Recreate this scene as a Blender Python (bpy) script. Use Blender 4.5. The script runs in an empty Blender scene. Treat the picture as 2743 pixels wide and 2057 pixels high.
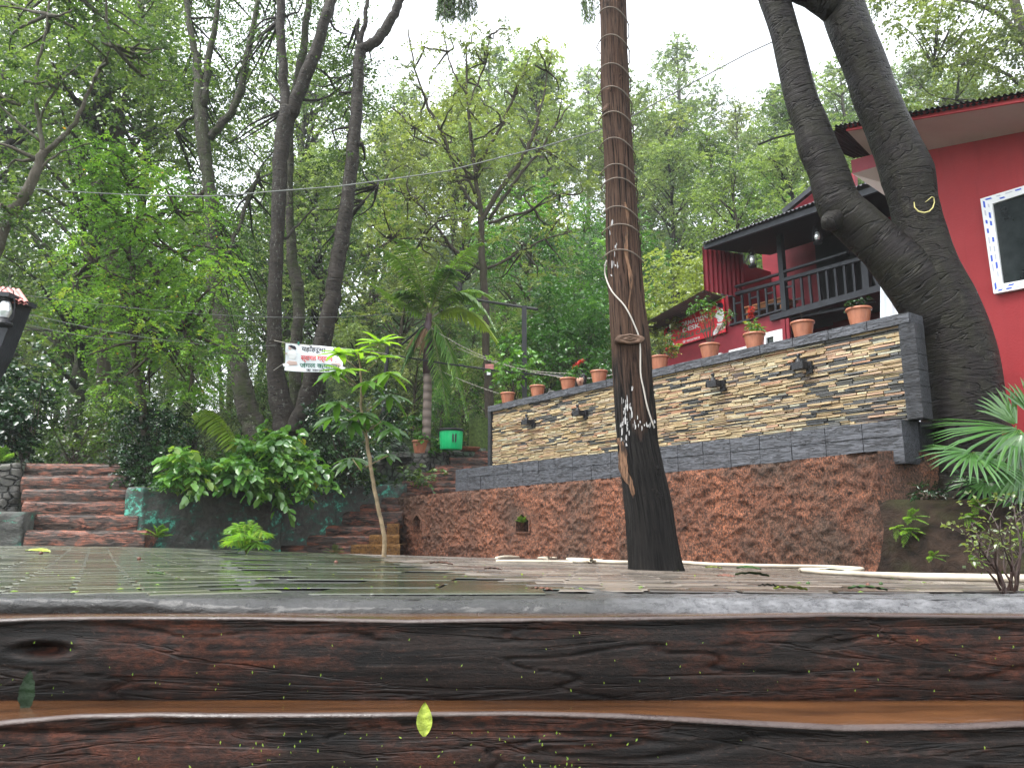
import bpy, math, random
import numpy as np
from mathutils import Vector, noise as mn
D = bpy.data
S = bpy.context.scene
COL = S.collection
# ------------------------------------------------------------------ camera
F = 2060.0; CX = 1371.5; CY = 1028.5
PIT = math.atan(384 / F)
cam = D.cameras.new('camera'); camo = D.objects.new('camera', cam); COL.objects.link(camo)
cam.sensor_fit = 'HORIZONTAL'; cam.angle = 2 * math.atan(CX / F)
cam.clip_start = 0.05; cam.clip_end = 900
camo.rotation_euler = (math.pi / 2 + PIT, 0, 0)
S.camera = camo
# ------------------------------------------------------------------ light
w = D.worlds.new('World'); S.world = w; w.use_nodes = True
nt = w.node_tree; nt.nodes.clear()
sky = nt.nodes.new('ShaderNodeTexSky'); sky.sky_type = 'NISHITA'; sky.sun_disc = False
SUN_EL = 66; SUN_AZ = 245
sky.sun_elevation = math.radians(SUN_EL); sky.sun_rotation = math.radians(SUN_AZ)
sky.air_density = 1.6; sky.dust_density = 5; sky.altitude = 1500
hs = nt.nodes.new('ShaderNodeHueSaturation'); hs.inputs['Saturation'].default_value = 0.22
bg = nt.nodes.new('ShaderNodeBackground'); bg.inputs['Strength'].default_value = 0.15
wo = nt.nodes.new('ShaderNodeOutputWorld')
nt.links.new(sky.outputs[0], hs.inputs['Color']); nt.links.new(hs.outputs[0], bg.inputs[0]); nt.links.new(bg.outputs[0], wo.inputs[0])
sl = D.lights.new('sun', 'SUN'); so = D.objects.new('sun', sl); COL.objects.link(so)
sl.energy = 1.5; sl.angle = math.radians(35); sl.color = (1, .97, .92)
_az = math.radians(SUN_AZ); _el = math.radians(SUN_EL)
sd = Vector((math.sin(_az) * math.cos(_el), math.cos(_az) * math.cos(_el), math.sin(_el)))
so.rotation_euler = sd.to_track_quat('Z', 'Y').to_euler()
S.view_settings.view_transform = 'Standard'; S.view_settings.look = 'None'
S.view_settings.gamma = 1; S.view_settings.use_curve_mapping = False
S.view_settings.exposure = 2.2
S.render.engine = 'CYCLES'
S.cycles.max_bounces = 6; S.cycles.diffuse_bounces = 3; S.cycles.glossy_bounces = 2; S.cycles.transmission_bounces = 4
S.cycles.caustics_reflective = False; S.cycles.caustics_refractive = False
# ------------------------------------------------------------------ projection helpers (photo pixel + distance -> point in the place)
def ray(x, y):
    r = (x - CX) / F; u = -(y - CY) / F
    return (r, math.cos(PIT) - math.sin(PIT) * u, math.sin(PIT) + math.cos(PIT) * u)
def at(x, y, Y):
    d = ray(x, y); k = Y / d[1]; return Vector((d[0] * k, Y, d[2] * k))
_a = math.atan2(.732, 1.017); WV = (-math.sin(_a), math.cos(_a)); NV = (math.cos(_a), math.sin(_a))
_p = at(2336, 1218, 7.2); CC = NV[0] * _p[0] + NV[1] * _p[1]
ROTW = math.atan2(-WV[1], -WV[0])            # rotation of the wall frame: local x runs right along the wall, local y goes back
def L(x, y, s=0.0):
    d = ray(x, y); t = (CC + s) / (NV[0] * d[0] + NV[1] * d[1]); q = [v * t for v in d]
    return Vector((-(WV[0] * q[0] + WV[1] * q[1]), s, q[2]))
def Wd(l):                                    # wall frame -> world
    return Vector((-WV[0] * l[0] + NV[0] * (CC + l[1]), -WV[1] * l[0] + NV[1] * (CC + l[1]), l[2]))
def LW(x, y, s=0.0): return Wd(L(x, y, s))
# plaza height: smooth surface through surveyed points along its edges
def _pp(x, y, Y): q = at(x, y, Y); return (q.x, q.y, q.z)
_S = [(-5, 1.95, -.17), (-1.5, 1.95, -.168), (0, 1.95, -.168), (1.5, 1.95, -.168), (5, 1.95, -.17), (0, .5, -.13), (6, 4, -.34), (-8, 5, -.2),
      _pp(180, 1466, 10.5), _pp(375, 1468, 10.6), _pp(520, 1483, 12), _pp(690, 1490, 13.35), _pp(940, 1491, 13.3), (-9, 10.5, -.24), (-9, 17, -.5), (9, 7, -.45), (2, 17, -.7)]
for _x, _y in ((1075, 1494), (1400, 1497), (1700, 1504), (2000, 1512), (2340, 1530)): _q = LW(_x, _y, 0); _S.append((_q.x, _q.y, _q.z))
_S += [_pp(2480, 1545, 6.5), _pp(2743, 1556, 5.8)]
_S = np.array(_S)
def _k(r): return np.where(r > 1e-9, r * r * np.log(r + 1e-12), 0)
_n = len(_S); _D = np.hypot(_S[:, None, 0] - _S[None, :, 0], _S[:, None, 1] - _S[None, :, 1])
_M = np.zeros((_n + 3, _n + 3)); _M[:_n, :_n] = _k(_D) + np.eye(_n) * .05; _M[:_n, _n] = 1; _M[:_n, _n+1:] = _S[:, :2]; _M[_n:, :_n] = _M[:_n, _n:].T
_c = np.linalg.solve(_M, np.concatenate([_S[:, 2], [0, 0, 0]]))
_xs = np.linspace(-16, 12, 141); _ys = np.linspace(0, 20, 101); _gx, _gy = np.meshgrid(_xs, _ys)
_T = _c[_n] + _c[_n+1] * _gx + _c[_n+2] * _gy + sum(_c[i] * _k(np.hypot(_gx - _S[i, 0], _gy - _S[i, 1])) for i in range(_n))
def PZ(X, Y):
    u = min(max((X + 16) / .2, 0), 139.999); v = min(max(Y / .2, 0), 99.999); i = int(u); j = int(v); u -= i; v -= j
    return float((_T[j, i] * (1-u) + _T[j, i+1] * u) * (1-v) + (_T[j+1, i] * (1-u) + _T[j+1, i+1] * u) * v)
def G(x, y, lo=1.2, hi=18):                    # plaza point seen at a photo pixel
    d = ray(x, y)
    for _ in range(50):
        m = (lo + hi) / 2; k = m / d[1]
        if d[2] * k > PZ(d[0] * k, m): lo = m
        else: hi = m
    return Vector((d[0] * k, m, PZ(d[0] * k, m)))
def sstep(a, b, x):
    t = min(1, max(0, (x - a) / (b - a))); return t * t * (3 - 2 * t)
def TZ(X, Y):                                  # terrain height of the wooded slope
    r = X / max(Y, 1)
    k = .16 + .39 * sstep(-.45, -.05, r)
    z = 1.0 + k * max(0, Y - 20) + .25 * math.sin(X * .7 + Y * .3)*min(1,max(0,Y-16)/6)
    return z
# ------------------------------------------------------------------ object helpers
def tag(o, label=None, cat=None, group=None, kind=None):
    if label: o['label'] = label
    if cat: o['category'] = cat
    if group: o['group'] = group
    if kind: o['kind'] = kind
    return o
def empty(name, loc, rz=0, label=None, cat=None, group=None):
    o = D.objects.new(name, None); COL.objects.link(o); o.location = loc; o.rotation_euler = (0, 0, rz)
    o.empty_display_size = .1
    return tag(o, label, cat, group)
def wallroot(name, label, cat, group=None):
    return empty(name, (NV[0] * CC, NV[1] * CC, 0), ROTW, label, cat, group)
def link(name, me, mat=None, parent=None):
    o = D.objects.new(name, me); COL.objects.link(o)
    if parent: o.parent = parent
    if mat and not me.materials: me.materials.append(mat)
    return o
def copy_tree(o, parent=None):
    c = o.copy(); COL.objects.link(c)
    if parent: c.parent = parent
    for ch in list(o.children): copy_tree(ch, c)
    return c
def frame(d, ref=Vector((0, 1, 0))):
    d = d.normalized()
    if abs(d.dot(ref)) > .95: ref = Vector((1, 0, 0))
    a = (ref - d * ref.dot(d)).normalized(); b = d.cross(a)
    return a, b
class MB:
    def __init__(s): s.v = []; s.f = []; s.uv = {}; s.tone = None
    def face(s, *idx): s.f.append(idx)
    def box(s, x0, x1, y0, y1, z0, z1, M=None, tone=None):
        b = len(s.v)
        P = [Vector(p) for p in ((x0,y0,z0),(x1,y0,z0),(x1,y1,z0),(x0,y1,z0),(x0,y0,z1),(x1,y0,z1),(x1,y1,z1),(x0,y1,z1))]
        if M: P = [M(p) for p in P]
        s.v += P
        s.f += [(b,b+3,b+2,b+1),(b+4,b+5,b+6,b+7),(b,b+1,b+5,b+4),(b+1,b+2,b+6,b+5),(b+2,b+3,b+7,b+6),(b+3,b,b+4,b+7)]
        if tone is not None:
            if s.tone is None: s.tone = []
            s.tone += [tone] * 8
        return s
    def prism(s, pts, y0, y1):                 # polygon in the x-z plane pulled from y0 to y1
        b = len(s.v); n = len(pts)
        s.v += [Vector((p[0], y0, p[1])) for p in pts] + [Vector((p[0], y1, p[1])) for p in pts]
        s.f.append(tuple(range(b, b + n))); s.f.append(tuple(range(b + 2*n - 1, b + n - 1, -1)))
        for i in range(n):
            j = (i + 1) % n; s.f.append((b + j, b + i, b + n + i, b + n + j))
        return s
    def loft(s, A, B, cap=False):
        b = len(s.v); n = len(A); s.v += [Vector(p) for p in A] + [Vector(p) for p in B]
        for i in range(n):
            j = (i + 1) % n; s.f.append((b + i, b + j, b + n + j, b + n + i))
        if cap: s.f.append(tuple(range(b + n - 1, b - 1, -1))); s.f.append(tuple(range(b + n, b + 2 * n)))
        return s
    def bar(s, p, q, w, d=None):
        p = Vector(p); q = Vector(q); d = d or w
        a, b_ = frame(q - p, Vector((0, 1, 0)))
        R = [a * sx * d / 2 + b_ * sy * w / 2 for sx, sy in ((1,1),(-1,1),(-1,-1),(1,-1))]
        return s.loft([p + r for r in R], [q + r for r in R], True)
    def tube(s, P, R, n=8, uv=True, cap=True, rough=0, seed=0):
        P = [Vector(p) for p in P]
        if not hasattr(R, '__len__'): R = [R] * len(P)
        b0 = len(s.v); m = len(P); ln = 0; nf = len(s.f)
        for i, p in enumerate(P):
            d = (P[min(i+1, m-1)] - P[max(i-1, 0)])
            if d.length < 1e-9: d = Vector((0,0,1))
            a, b = frame(d)
            if i: ln += (p - P[i-1]).length
            for k in range(n):
                t = 2 * math.pi * k / n; r = R[i]
                if rough: r *= 1 + rough * mn.noise(Vector((math.cos(t) * 1.4 + seed, math.sin(t) * 1.4, ln * 1.5 / max(R[0],.05) * .25)))
                s.v.append(p + a * math.cos(t) * r + b * math.sin(t) * r)
                s.uv[len(s.v) - 1] = (k / n * 2 * math.pi * R[0], ln)
        for i in range(m - 1):
            for k in range(n):
                j = (k + 1) % n
                s.f.append((b0 + i*n + k, b0 + i*n + j, b0 + (i+1)*n + j, b0 + (i+1)*n + k))
        if cap:
            s.f.append(tuple(range(b0 + n - 1, b0 - 1, -1))); s.f.append(tuple(range(b0 + (m-1)*n, b0 + m*n)))
        return s
    def lathe(s, prof, n=20, c=(0,0,0), M=None):
        b = len(s.v); m = len(prof)
        for r, z in prof:
            for k in range(n):
                t = 2*math.pi*k/n; p = Vector((c[0] + r*math.cos(t), c[1] + r*math.sin(t), c[2] + z))
                s.v.append(M(p) if M else p)
        for i in range(m-1):
            for k in range(n):
                j = (k+1) % n; s.f.append((b+i*n+k, b+i*n+j, b+(i+1)*n+j, b+(i+1)*n+k))
        return s
    def ball(s, c, r, n=10, sq=(1,1,1)):
        c = Vector(c); b = len(s.v)
        for i in range(n//2 + 1):
            ph = math.pi * i / (n//2)
            for k in range(n):
                t = 2*math.pi*k/n
                s.v.append(c + Vector((math.sin(ph)*math.cos(t)*r*sq[0], math.sin(ph)*math.sin(t)*r*sq[1], -math.cos(ph)*r*sq[2])))
        for i in range(n//2):
            for k in range(n):
                j = (k+1) % n; s.f.append((b+i*n+k, b+i*n+j, b+(i+1)*n+j, b+(i+1)*n+k))
        return s
    def sheet(s, fn, nu, nv):
        b = len(s.v)
        for j in range(nv + 1):
            for i in range(nu + 1): s.v.append(Vector(fn(i / nu, j / nv)))
        for j in range(nv):
            for i in range(nu):
                q = b + j*(nu+1) + i; s.f.append((q, q+1, q+nu+2, q+nu+1))
        return s
    def build(s, name, mat, parent=None, smooth=False):
        me = D.meshes.new(name); me.from_pydata([tuple(p) for p in s.v], [], s.f); me.validate()
        if s.uv:
            ul = me.uv_layers.new(name='UVMap'); vi = np.zeros(len(me.loops), dtype=np.int32)
            me.loops.foreach_get('vertex_index', vi)
            tab = np.zeros((len(s.v), 2)); 
            for k, u in s.uv.items(): tab[k] = u
            ul.data.foreach_set('uv', tab[vi].ravel())
        if s.tone:
            at_ = me.attributes.new('tone', 'FLOAT', 'POINT'); at_.data.foreach_set('value', s.tone)
        if smooth: me.polygons.foreach_set('use_smooth', [True] * len(me.polygons))
        me.update()
        return link(name, me, mat, parent)
# ------------------------------------------------------------------ materials
class NT:
    def __init__(s, name):
        s.m = D.materials.new(name); s.m.use_nodes = True; s.t = s.m.node_tree; s.t.nodes.clear()
        s.out = s.n('ShaderNodeOutputMaterial')
    def n(s, t, **kw):
        nd = s.t.nodes.new(t)
        for k, v in kw.items():
            if hasattr(nd, k): setattr(nd, k, v)
            else: nd.inputs[k].default_value = v
        return nd
    def l(s, a, b): s.t.links.new(a, b); return b
    def coord(s, scale=(1,1,1), kind='Object', rot=(0,0,0)):
        tc = s.n('ShaderNodeTexCoord'); mp = s.n('ShaderNodeMapping'); mp.inputs['Scale'].default_value = scale; mp.inputs['Rotation'].default_value = rot
        s.l(tc.outputs[kind], mp.inputs['Vector']); return mp.outputs[0]
    def noise(s, vec, scale, detail=4, rough=.55, dist=0):
        nd = s.n('ShaderNodeTexNoise'); nd.inputs['Scale'].default_value = scale; nd.inputs['Detail'].default_value = detail
        nd.inputs['Roughness'].default_value = rough; nd.inputs['Distortion'].default_value = dist
        if vec is not None: s.l(vec, nd.inputs['Vector'])
        return nd.outputs[0]
    def ramp(s, fac, stops, interp='LINEAR'):
        r = s.n('ShaderNodeValToRGB'); r.color_ramp.interpolation = interp
        e = r.color_ramp.elements
        while len(e) < len(stops): e.new(.5)
        for k, (p, c) in enumerate(stops):
            e[k].position = p; e[k].color = (c if len(c) == 4 else (*c, 1)) if hasattr(c, '__len__') else (c, c, c, 1)
        s.l(fac, r.inputs[0]); return r.outputs[0]
    def mix(s, f, a, b, mode='MIX'):
        m = s.n('ShaderNodeMix'); m.data_type = 'RGBA'; m.blend_type = mode
        for sock, val in ((m.inputs[0], f), (m.inputs[6], a), (m.inputs[7], b)):
            if hasattr(val, 'is_linked') or hasattr(val, 'links'): s.l(val, sock)
            elif hasattr(val, '__len__'): sock.default_value = (*val, 1) if len(val) == 3 else val
            else: sock.default_value = val
        return m.outputs[2]
    def math(s, op, a, b=0.0):
        m = s.n('ShaderNodeMath'); m.operation = op
        for i, val in enumerate((a, b)):
            if hasattr(val, 'links'): s.l(val, m.inputs[i])
            else: m.inputs[i].default_value = val
        return m.outputs[0]
    def bump(s, h, strength=.5, dist=.02, nrm=None):
        b = s.n('ShaderNodeBump'); b.inputs['Strength'].default_value = strength; b.inputs['Distance'].default_value = dist
        s.l(h, b.inputs['Height'])
        if nrm: s.l(nrm, b.inputs['Normal'])
        return b.outputs[0]
    def pbr(s, col, rough=.6, nrm=None, spec=.5, metal=0, coat=0, trans=None):
        b = s.n('ShaderNodeBsdfPrincipled')
        for sock, val in ((b.inputs['Base Color'], col), (b.inputs['Roughness'], rough)):
            if hasattr(val, 'links'): s.l(val, sock)
            elif hasattr(val, '__len__'): sock.default_value = (*val, 1)
            else: sock.default_value = val
        b.inputs['Specular IOR Level'].default_value = spec; b.inputs['Metallic'].default_value = metal
        b.inputs['Coat Weight'].default_value = coat; b.inputs['Coat Roughness'].default_value = .12
        if nrm: s.l(nrm, b.inputs['Normal'])
        s.l(b.outputs[0], s.out.inputs[0]); s.b = b
        return s.m
def plain(name, col, rough=.6, var=.25, sc=8, bump=.15, spec=.25, metal=0, coat=0):
    t = NT(name); v = t.coord(); n1 = t.noise(v, sc, 5, .6); n2 = t.noise(v, sc * 6, 3)
    c = t.ramp(n1, [(.3, tuple(x * (1 - var) for x in col)), (.7, tuple(min(1, x * (1 + var)) for x in col))])
    return t.pbr(c, rough, t.bump(n2, bump, .01), spec, metal, coat)
def leafmat(name, dark, mid, light, rough=.42, trans=.38, odd=None, spec=.4):
    t = NT(name); a = t.n('ShaderNodeAttribute'); a.attribute_name = 'tone'
    oi = t.n('ShaderNodeObjectInfo')
    f = t.math('ADD', a.outputs['Fac'], t.math('MULTIPLY', t.math('SUBTRACT', oi.outputs['Random'], .5), .25))
    st = [(0.05, dark), (.5, mid), (.9, light)]
    if odd:
        st.append((.985, odd)); hi = t.math('GREATER_THAN', a.outputs['Fac'], .985); f = t.math('MAXIMUM', t.math('MINIMUM', f, .92), hi)
    c = t.ramp(f, st)
    b = t.n('ShaderNodeBsdfPrincipled'); t.l(c, b.inputs['Base Color']); b.inputs['Roughness'].default_value = rough; b.inputs['Specular IOR Level'].default_value = spec
    tr = t.n('ShaderNodeBsdfTranslucent'); t.l(t.mix(1.0, c, (1.35, 1.35, .6), 'MULTIPLY'), tr.inputs[0])
    mx = t.n('ShaderNodeMixShader'); mx.inputs[0].default_value = trans
    t.l(b.outputs[0], mx.inputs[1]); t.l(tr.outputs[0], mx.inputs[2]); t.l(mx.outputs[0], t.out.inputs[0])
    return t.m
M = {}
M['leaf_far'] = leafmat('leaf_far', (.045,.085,.032), (.12,.185,.065), (.23,.31,.115), .32, .42, spec=.7)
M['leaf_olive'] = leafmat('leaf_olive', (.045,.07,.02), (.13,.175,.05), (.25,.31,.09), .28, .4, spec=.8)
M['leaf_mid'] = leafmat('leaf_mid', (.022,.05,.016), (.07,.13,.038), (.165,.24,.07), .24, .42, spec=.8)
M['leaf_dark'] = leafmat('leaf_dark', (.008,.025,.010), (.016,.048,.018), (.04,.09,.03), .2, .2, spec=.9)
M['leaf_bright'] = leafmat('leaf_bright', (.03,.08,.015), (.09,.20,.035), (.2,.37,.06), .38, .5, odd=(.45,.25,.03))
M['leaf_bush'] = leafmat('leaf_bush', (.022,.075,.014), (.06,.17,.03), (.16,.33,.06), .22, .35, spec=.8, odd=(.4,.36,.05))
M['leaf_palm'] = leafmat('leaf_palm', (.025,.085,.02), (.06,.15,.035), (.16,.28,.06), .2, .35, spec=1.0)
M['leaf_lime'] = leafmat('leaf_lime', (.07,.15,.02), (.15,.28,.03), (.28,.38,.06), .4, .4)
M['flower'] = leafmat('flower', (.3,.02,.02), (.5,.04,.03), (.6,.12,.06), .5, .3)
M['drybrown'] = leafmat('drybrown', (.09,.05,.025), (.2,.12,.06), (.3,.2,.1), .6, .3)
def barkmat(name, a, b, c, spots=None, kind='vert', rough=.6, bs=.6, spec=.12):
    t = NT(name)
    if kind == 'ring':
        v = t.coord((1.2, 11, 1), 'UV'); v2 = t.coord((1, 1, 1), 'UV')
        n1 = t.noise(v, 2.2, 7, .68, .8); n2 = t.noise(v2, 3.2, 5, .65, .4); n3 = t.noise(t.coord((1.1, 7, 1), 'UV'), 1.1, 3, .5, .4)
        cr = t.ramp(n3, [(.475, 1), (.5, 0), (.525, 1)])
        h = t.math('ADD', t.math('MULTIPLY', n1, .8), t.math('MULTIPLY', cr, .5))
        col = t.mix(t.ramp(n2, [(.4, 0), (.6, 1)]), t.mix(t.ramp(n1, [(.35, 0), (.68, 1)]), a, b), c)
        col = t.mix(t.math('MULTIPLY', t.math('SUBTRACT', 1, cr), .8), col, (.004,.004,.004))
    elif kind == 'vert':
        v = t.coord((22, 1.3, 1), 'UV'); n1 = t.noise(v, 1.6, 6, .65, .8); n2 = t.noise(t.coord((1.5, .7, 1), 'UV'), 1.4, 4, .55, .5)
        n4 = t.noise(t.coord((60, 5, 1), 'UV'), 1.5, 3)
        h = t.math('ADD', n1, t.math('MULTIPLY', n4, .35))
        col = t.mix(t.ramp(n2, [(.44, 0), (.56, 1)]), t.mix(t.ramp(n1, [(.35, 0), (.65, 1)]), a, b), c)
        col = t.mix(t.ramp(n1, [(.36, 1), (.44, 0)]), col, (.006,.005,.005))
    else:
        v = t.coord((6, 6, 2.5)); n1 = t.noise(v, 2.4, 6, .65, .4); n2 = t.noise(t.coord(), 1.3, 3)
        h = n1; col = t.mix(t.ramp(n2, [(.4, 0), (.6, 1)]), t.mix(t.ramp(n1, [(.3, 0), (.7, 1)]), a, b), c)
    if spots:
        s1 = t.noise(t.coord((1, .7, 1), 'UV' if kind != 'obj' else 'Object'), 11, 5, .85)
        s2 = t.ramp(t.noise(t.coord((1, 1, 1), 'UV' if kind != 'obj' else 'Object'), 1.1, 3, .6), [(.38, 0), (.62, 1)])
        col = t.mix(t.math('MULTIPLY', t.ramp(s1, [(.56, 0), (.63, .9)]), s2), col, spots)
    return t.pbr(col, rough, t.bump(h, bs, .05), spec)
M['bark_char'] = barkmat('bark_char', (.022,.016,.014), (.075,.042,.03), (.02,.016,.015), kind='vert', rough=.62, bs=1)
M['bark_pole'] = barkmat('bark_pole', (.075,.042,.027), (.21,.125,.085), (.09,.05,.035), kind='vert', rough=.65, bs=1)
M['bark_ficus'] = barkmat('bark_ficus', (.004,.003,.003), (.019,.015,.0145), (.015,.014,.009), (.05,.047,.035), kind='ring', rough=.46, bs=.7)
M['bark_grey'] = barkmat('bark_grey', (.010,.008,.007), (.042,.034,.028), (.022,.018,.013), (.17,.18,.155), 'ring', .6, .7)
M['bark_moss'] = barkmat('bark_moss', (.018,.015,.012), (.065,.056,.044), (.025,.034,.010), (.2,.2,.17), 'ring', .65, .6)
M['bark_brown'] = barkmat('bark_brown', (.025,.02,.016), (.07,.055,.042), (.04,.035,.022), None, 'obj', .7, .6)
M['bark_pale'] = barkmat('bark_pale', (.04,.034,.026), (.11,.095,.075), (.05,.05,.03), (.2,.2,.17), 'obj', .7, .5)
M['twig'] = plain('twig', (.05,.035,.025), .6)
M['stem_green'] = plain('stem_green', (.12,.14,.04), .5)
def woodcrete(name, lo, hi, acc, accf=.55, sx=1.0, rough=.4, bs=1.0, dist=.02, coat=.0, crack=.5, near=False):
    """cement modelled and painted as timber: long grain along local x, dark cracks, worn colour patches"""
    t = NT(name)
    v = t.coord((.55*sx, 4.5*sx, 5.5*sx)); fine = t.noise(t.coord((2.5*sx, 40*sx, 46*sx)), 1.4, 4, .6, .3)
    flow = t.noise(v, 1.25, 5, .55, 1.1)
    cr = t.ramp(flow, [(.455, 1), (.487, .05), (.497, .05), (.525, 1)])
    cr2 = t.ramp(t.noise(t.coord((.9*sx, 10*sx, 11*sx)), 1.5, 4, .6, .9), [(.40, 0), (.46, 1)])
    if near: cr = t.ramp(flow, [(.484, 1), (.4925, .3), (.4945, .3), (.506, 1)])
    patch = t.noise(t.coord((1.2*sx, 3*sx, 3*sx)), 1.5, 6, .65, .4)
    base = t.mix(t.ramp(fine, [(.38, 0), (.62, 1)] if near else [(.3, 0), (.7, 1)]), lo, hi)
    pm = t.ramp(patch, [(accf - .07, 0), (accf + .07, 1)])
    g = t.noise(t.coord((14*sx,30*sx,30*sx)), 2, 3)
    base = t.mix(t.math('MULTIPLY', pm, t.ramp(t.math('ADD', t.math('MULTIPLY', g, .5), t.math('MULTIPLY', fine, .5)) if near else g, [(.42, .1), (.58, 1)] if near else [(.35, .25), (.6, 1)])), base, acc)
    base = t.mix(t.math('MULTIPLY', t.math('SUBTRACT', 1, cr), crack + .3), base, (.006,.005,.005))
    base = t.mix(t.math('MULTIPLY', t.math('SUBTRACT', 1, cr2), crack), base, tuple(x * .4 for x in lo))
    h = t.math('ADD', t.math('MULTIPLY', cr, 1.0), t.math('ADD', t.math('MULTIPLY', cr2, .6), t.math('MULTIPLY', fine, .55)))
    if near:
        gr = t.noise(t.coord((55, 90, 110)), 1.5, 5, .75, .4); h = t.math('ADD', h, t.math('MULTIPLY', gr, .5))
        base = t.mix(t.ramp(gr, [(.38, .7), (.55, 0)]), base, (.004,.004,.004)); base = t.mix(t.ramp(gr, [(.6, 0), (.72, .5)]), base, (.11,.06,.045))
    rg = t.ramp(t.noise(t.coord(), 9, 4), [(.3, rough * .7), (.7, rough * 1.4)])
    return t.pbr(base, rg, t.bump(h, bs, dist), .16 if near else .22, 0, coat)
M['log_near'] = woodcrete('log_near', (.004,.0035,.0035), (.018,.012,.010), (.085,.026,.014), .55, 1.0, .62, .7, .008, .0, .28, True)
M['log_far'] = woodcrete('log_far', (.024,.018,.015), (.10,.065,.05), (.28,.09,.05), .52, 2.2, .5, 1, .02, .1, .6)
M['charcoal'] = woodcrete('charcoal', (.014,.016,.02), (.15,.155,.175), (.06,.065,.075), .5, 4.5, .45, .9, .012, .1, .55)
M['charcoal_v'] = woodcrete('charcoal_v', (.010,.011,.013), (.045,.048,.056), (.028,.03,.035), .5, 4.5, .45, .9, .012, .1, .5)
def slatemat():
    t = NT('slate_stone'); a = t.n('ShaderNodeAttribute'); a.attribute_name = 'tone'
    c = t.ramp(a.outputs['Fac'], [(0, (.040,.044,.046)), (.22, (.075,.076,.073)), (.34, (.12,.12,.10)), (.42, (.26,.18,.10)), (.55, (.37,.27,.14)), (.72, (.47,.38,.22)), (.86, (.36,.36,.27)), (1, (.38,.20,.11))])
    v = t.coord((3, 9, 24)); n1 = t.noise(v, 3, 5, .65, .4); n2 = t.noise(t.coord(), 2.2, 4)
    c = t.mix(t.ramp(n1, [(.3, .75), (.6, 0)]), c, t.mix(1.0, c, (.42,.36,.33), 'MULTIPLY'))
    c = t.mix(t.ramp(n2, [(.55, 0), (.75, .5)]), c, (.17,.08,.045))
    return t.pbr(c, .5, t.bump(n1, .7, .01), .5)
M['slate'] = slatemat()
def roughplaster(name, a, b, c, sc=1.0, rough=.7):
    t = NT(name); v = t.coord((1, 1, 1)); d = t.noise(t.coord((13*sc, 13*sc, 15*sc)), 1.5, 9, .75, .35)
    n2 = t.noise(v, 1.3*sc, 5, .65, .4); n3 = t.noise(t.coord((46*sc, 46*sc, 26*sc)), 1.5, 5, .75, .5)
    vo = t.n('ShaderNodeTexVoronoi'); vo.inputs['Scale'].default_value = 11*sc; t.l(t.mix(.12, v, t.noise(v, 9, 3)), vo.inputs['Vector'])
    col = t.mix(t.ramp(d, [(.40, 0), (.62, 1)]), a, b)
    col = t.mix(t.math('MULTIPLY', t.ramp(n2, [(.38, .15), (.62, 1)]), t.ramp(n3, [(.47, 0), (.64, 1)])), col, c)
    n5 = t.noise(v, .55, 4, .6, .6); col = t.mix(t.ramp(n5, [(.48, 0), (.62, .75)]), col, t.mix(t.ramp(n3, [(.4, 0), (.6, 1)]), (.03,.022,.018), (.12,.085,.062)))
    col = t.mix(t.ramp(d, [(.34, .9), (.44, 0)]), col, (.012,.008,.007)); col = t.mix(t.ramp(n3, [(.33, .8), (.42, 0)]), col, (.02,.013,.01))
    h = t.math('ADD', d, t.math('ADD', t.math('MULTIPLY', n3, .45), t.math('MULTIPLY', vo.outputs['Distance'], .5)))
    return t.pbr(col, rough, t.bump(h, 1, .05), .2)
M['rough'] = roughplaster('rough_cement', (.032,.021,.017), (.15,.070,.046), (.60,.215,.105), 1.0, .5)
M['ochre'] = roughplaster('ochre_cement', (.07,.035,.012), (.20,.10,.03), (.24,.11,.03), .9)
def greenpaint():
    t = NT('green_painted_cement'); v = t.coord((1.2,1.2,2)); n1 = t.noise(v, 3.2, 8, .75, .6); n2 = t.noise(t.coord(), .8, 3); n3 = t.noise(t.coord(), 14, 5, .7)
    col = t.mix(t.ramp(n3, [(.35, 0), (.65, 1)]), (.022,.022,.02), (.06,.06,.05))
    f = t.math('ADD', n1, t.math('MULTIPLY', t.math('SUBTRACT', n2, .5), .5))
    col = t.mix(t.ramp(f, [(.48, 0), (.58, .6), (.68, .9)]), col, (.008,.10,.065))
    col = t.mix(t.ramp(t.math('ADD', f, t.math('MULTIPLY', t.math('SUBTRACT', n3, .5), .5)), [(.58, 0), (.64, .85)]), col, (.08,.40,.29))
    return t.pbr(col, .5, t.bump(t.noise(v, 9, 8, .7, .5), .9, .04), .5)
M['greenwall'] = greenpaint()
def stonemat(name, a, b, moss):
    t = NT(name); vo = t.n('ShaderNodeTexVoronoi'); vo.feature = 'DISTANCE_TO_EDGE'; vo.inputs['Scale'].default_value = 5.5
    t.l(t.coord((1,1,1.7)), vo.inputs['Vector']); n1 = t.noise(t.coord(), 6, 7, .7)
    e = t.ramp(vo.outputs['Distance'], [(0, 0), (.10, 1)])
    col = t.mix(t.ramp(n1, [(.35, 0), (.65, 1)]), a, b); col = t.mix(t.ramp(t.noise(t.coord(), 1.7, 4), [(.45, 0), (.6, .8)]), col, moss)
    col = t.mix(e, (.016,.016,.014), col)
    return t.pbr(col, .55, t.bump(t.math('ADD', e, t.math('MULTIPLY', n1, .6)), 1, .06), .5)
M['rubble'] = stonemat('rubble_stone', (.03,.03,.026), (.11,.10,.085), (.035,.075,.035))
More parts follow.
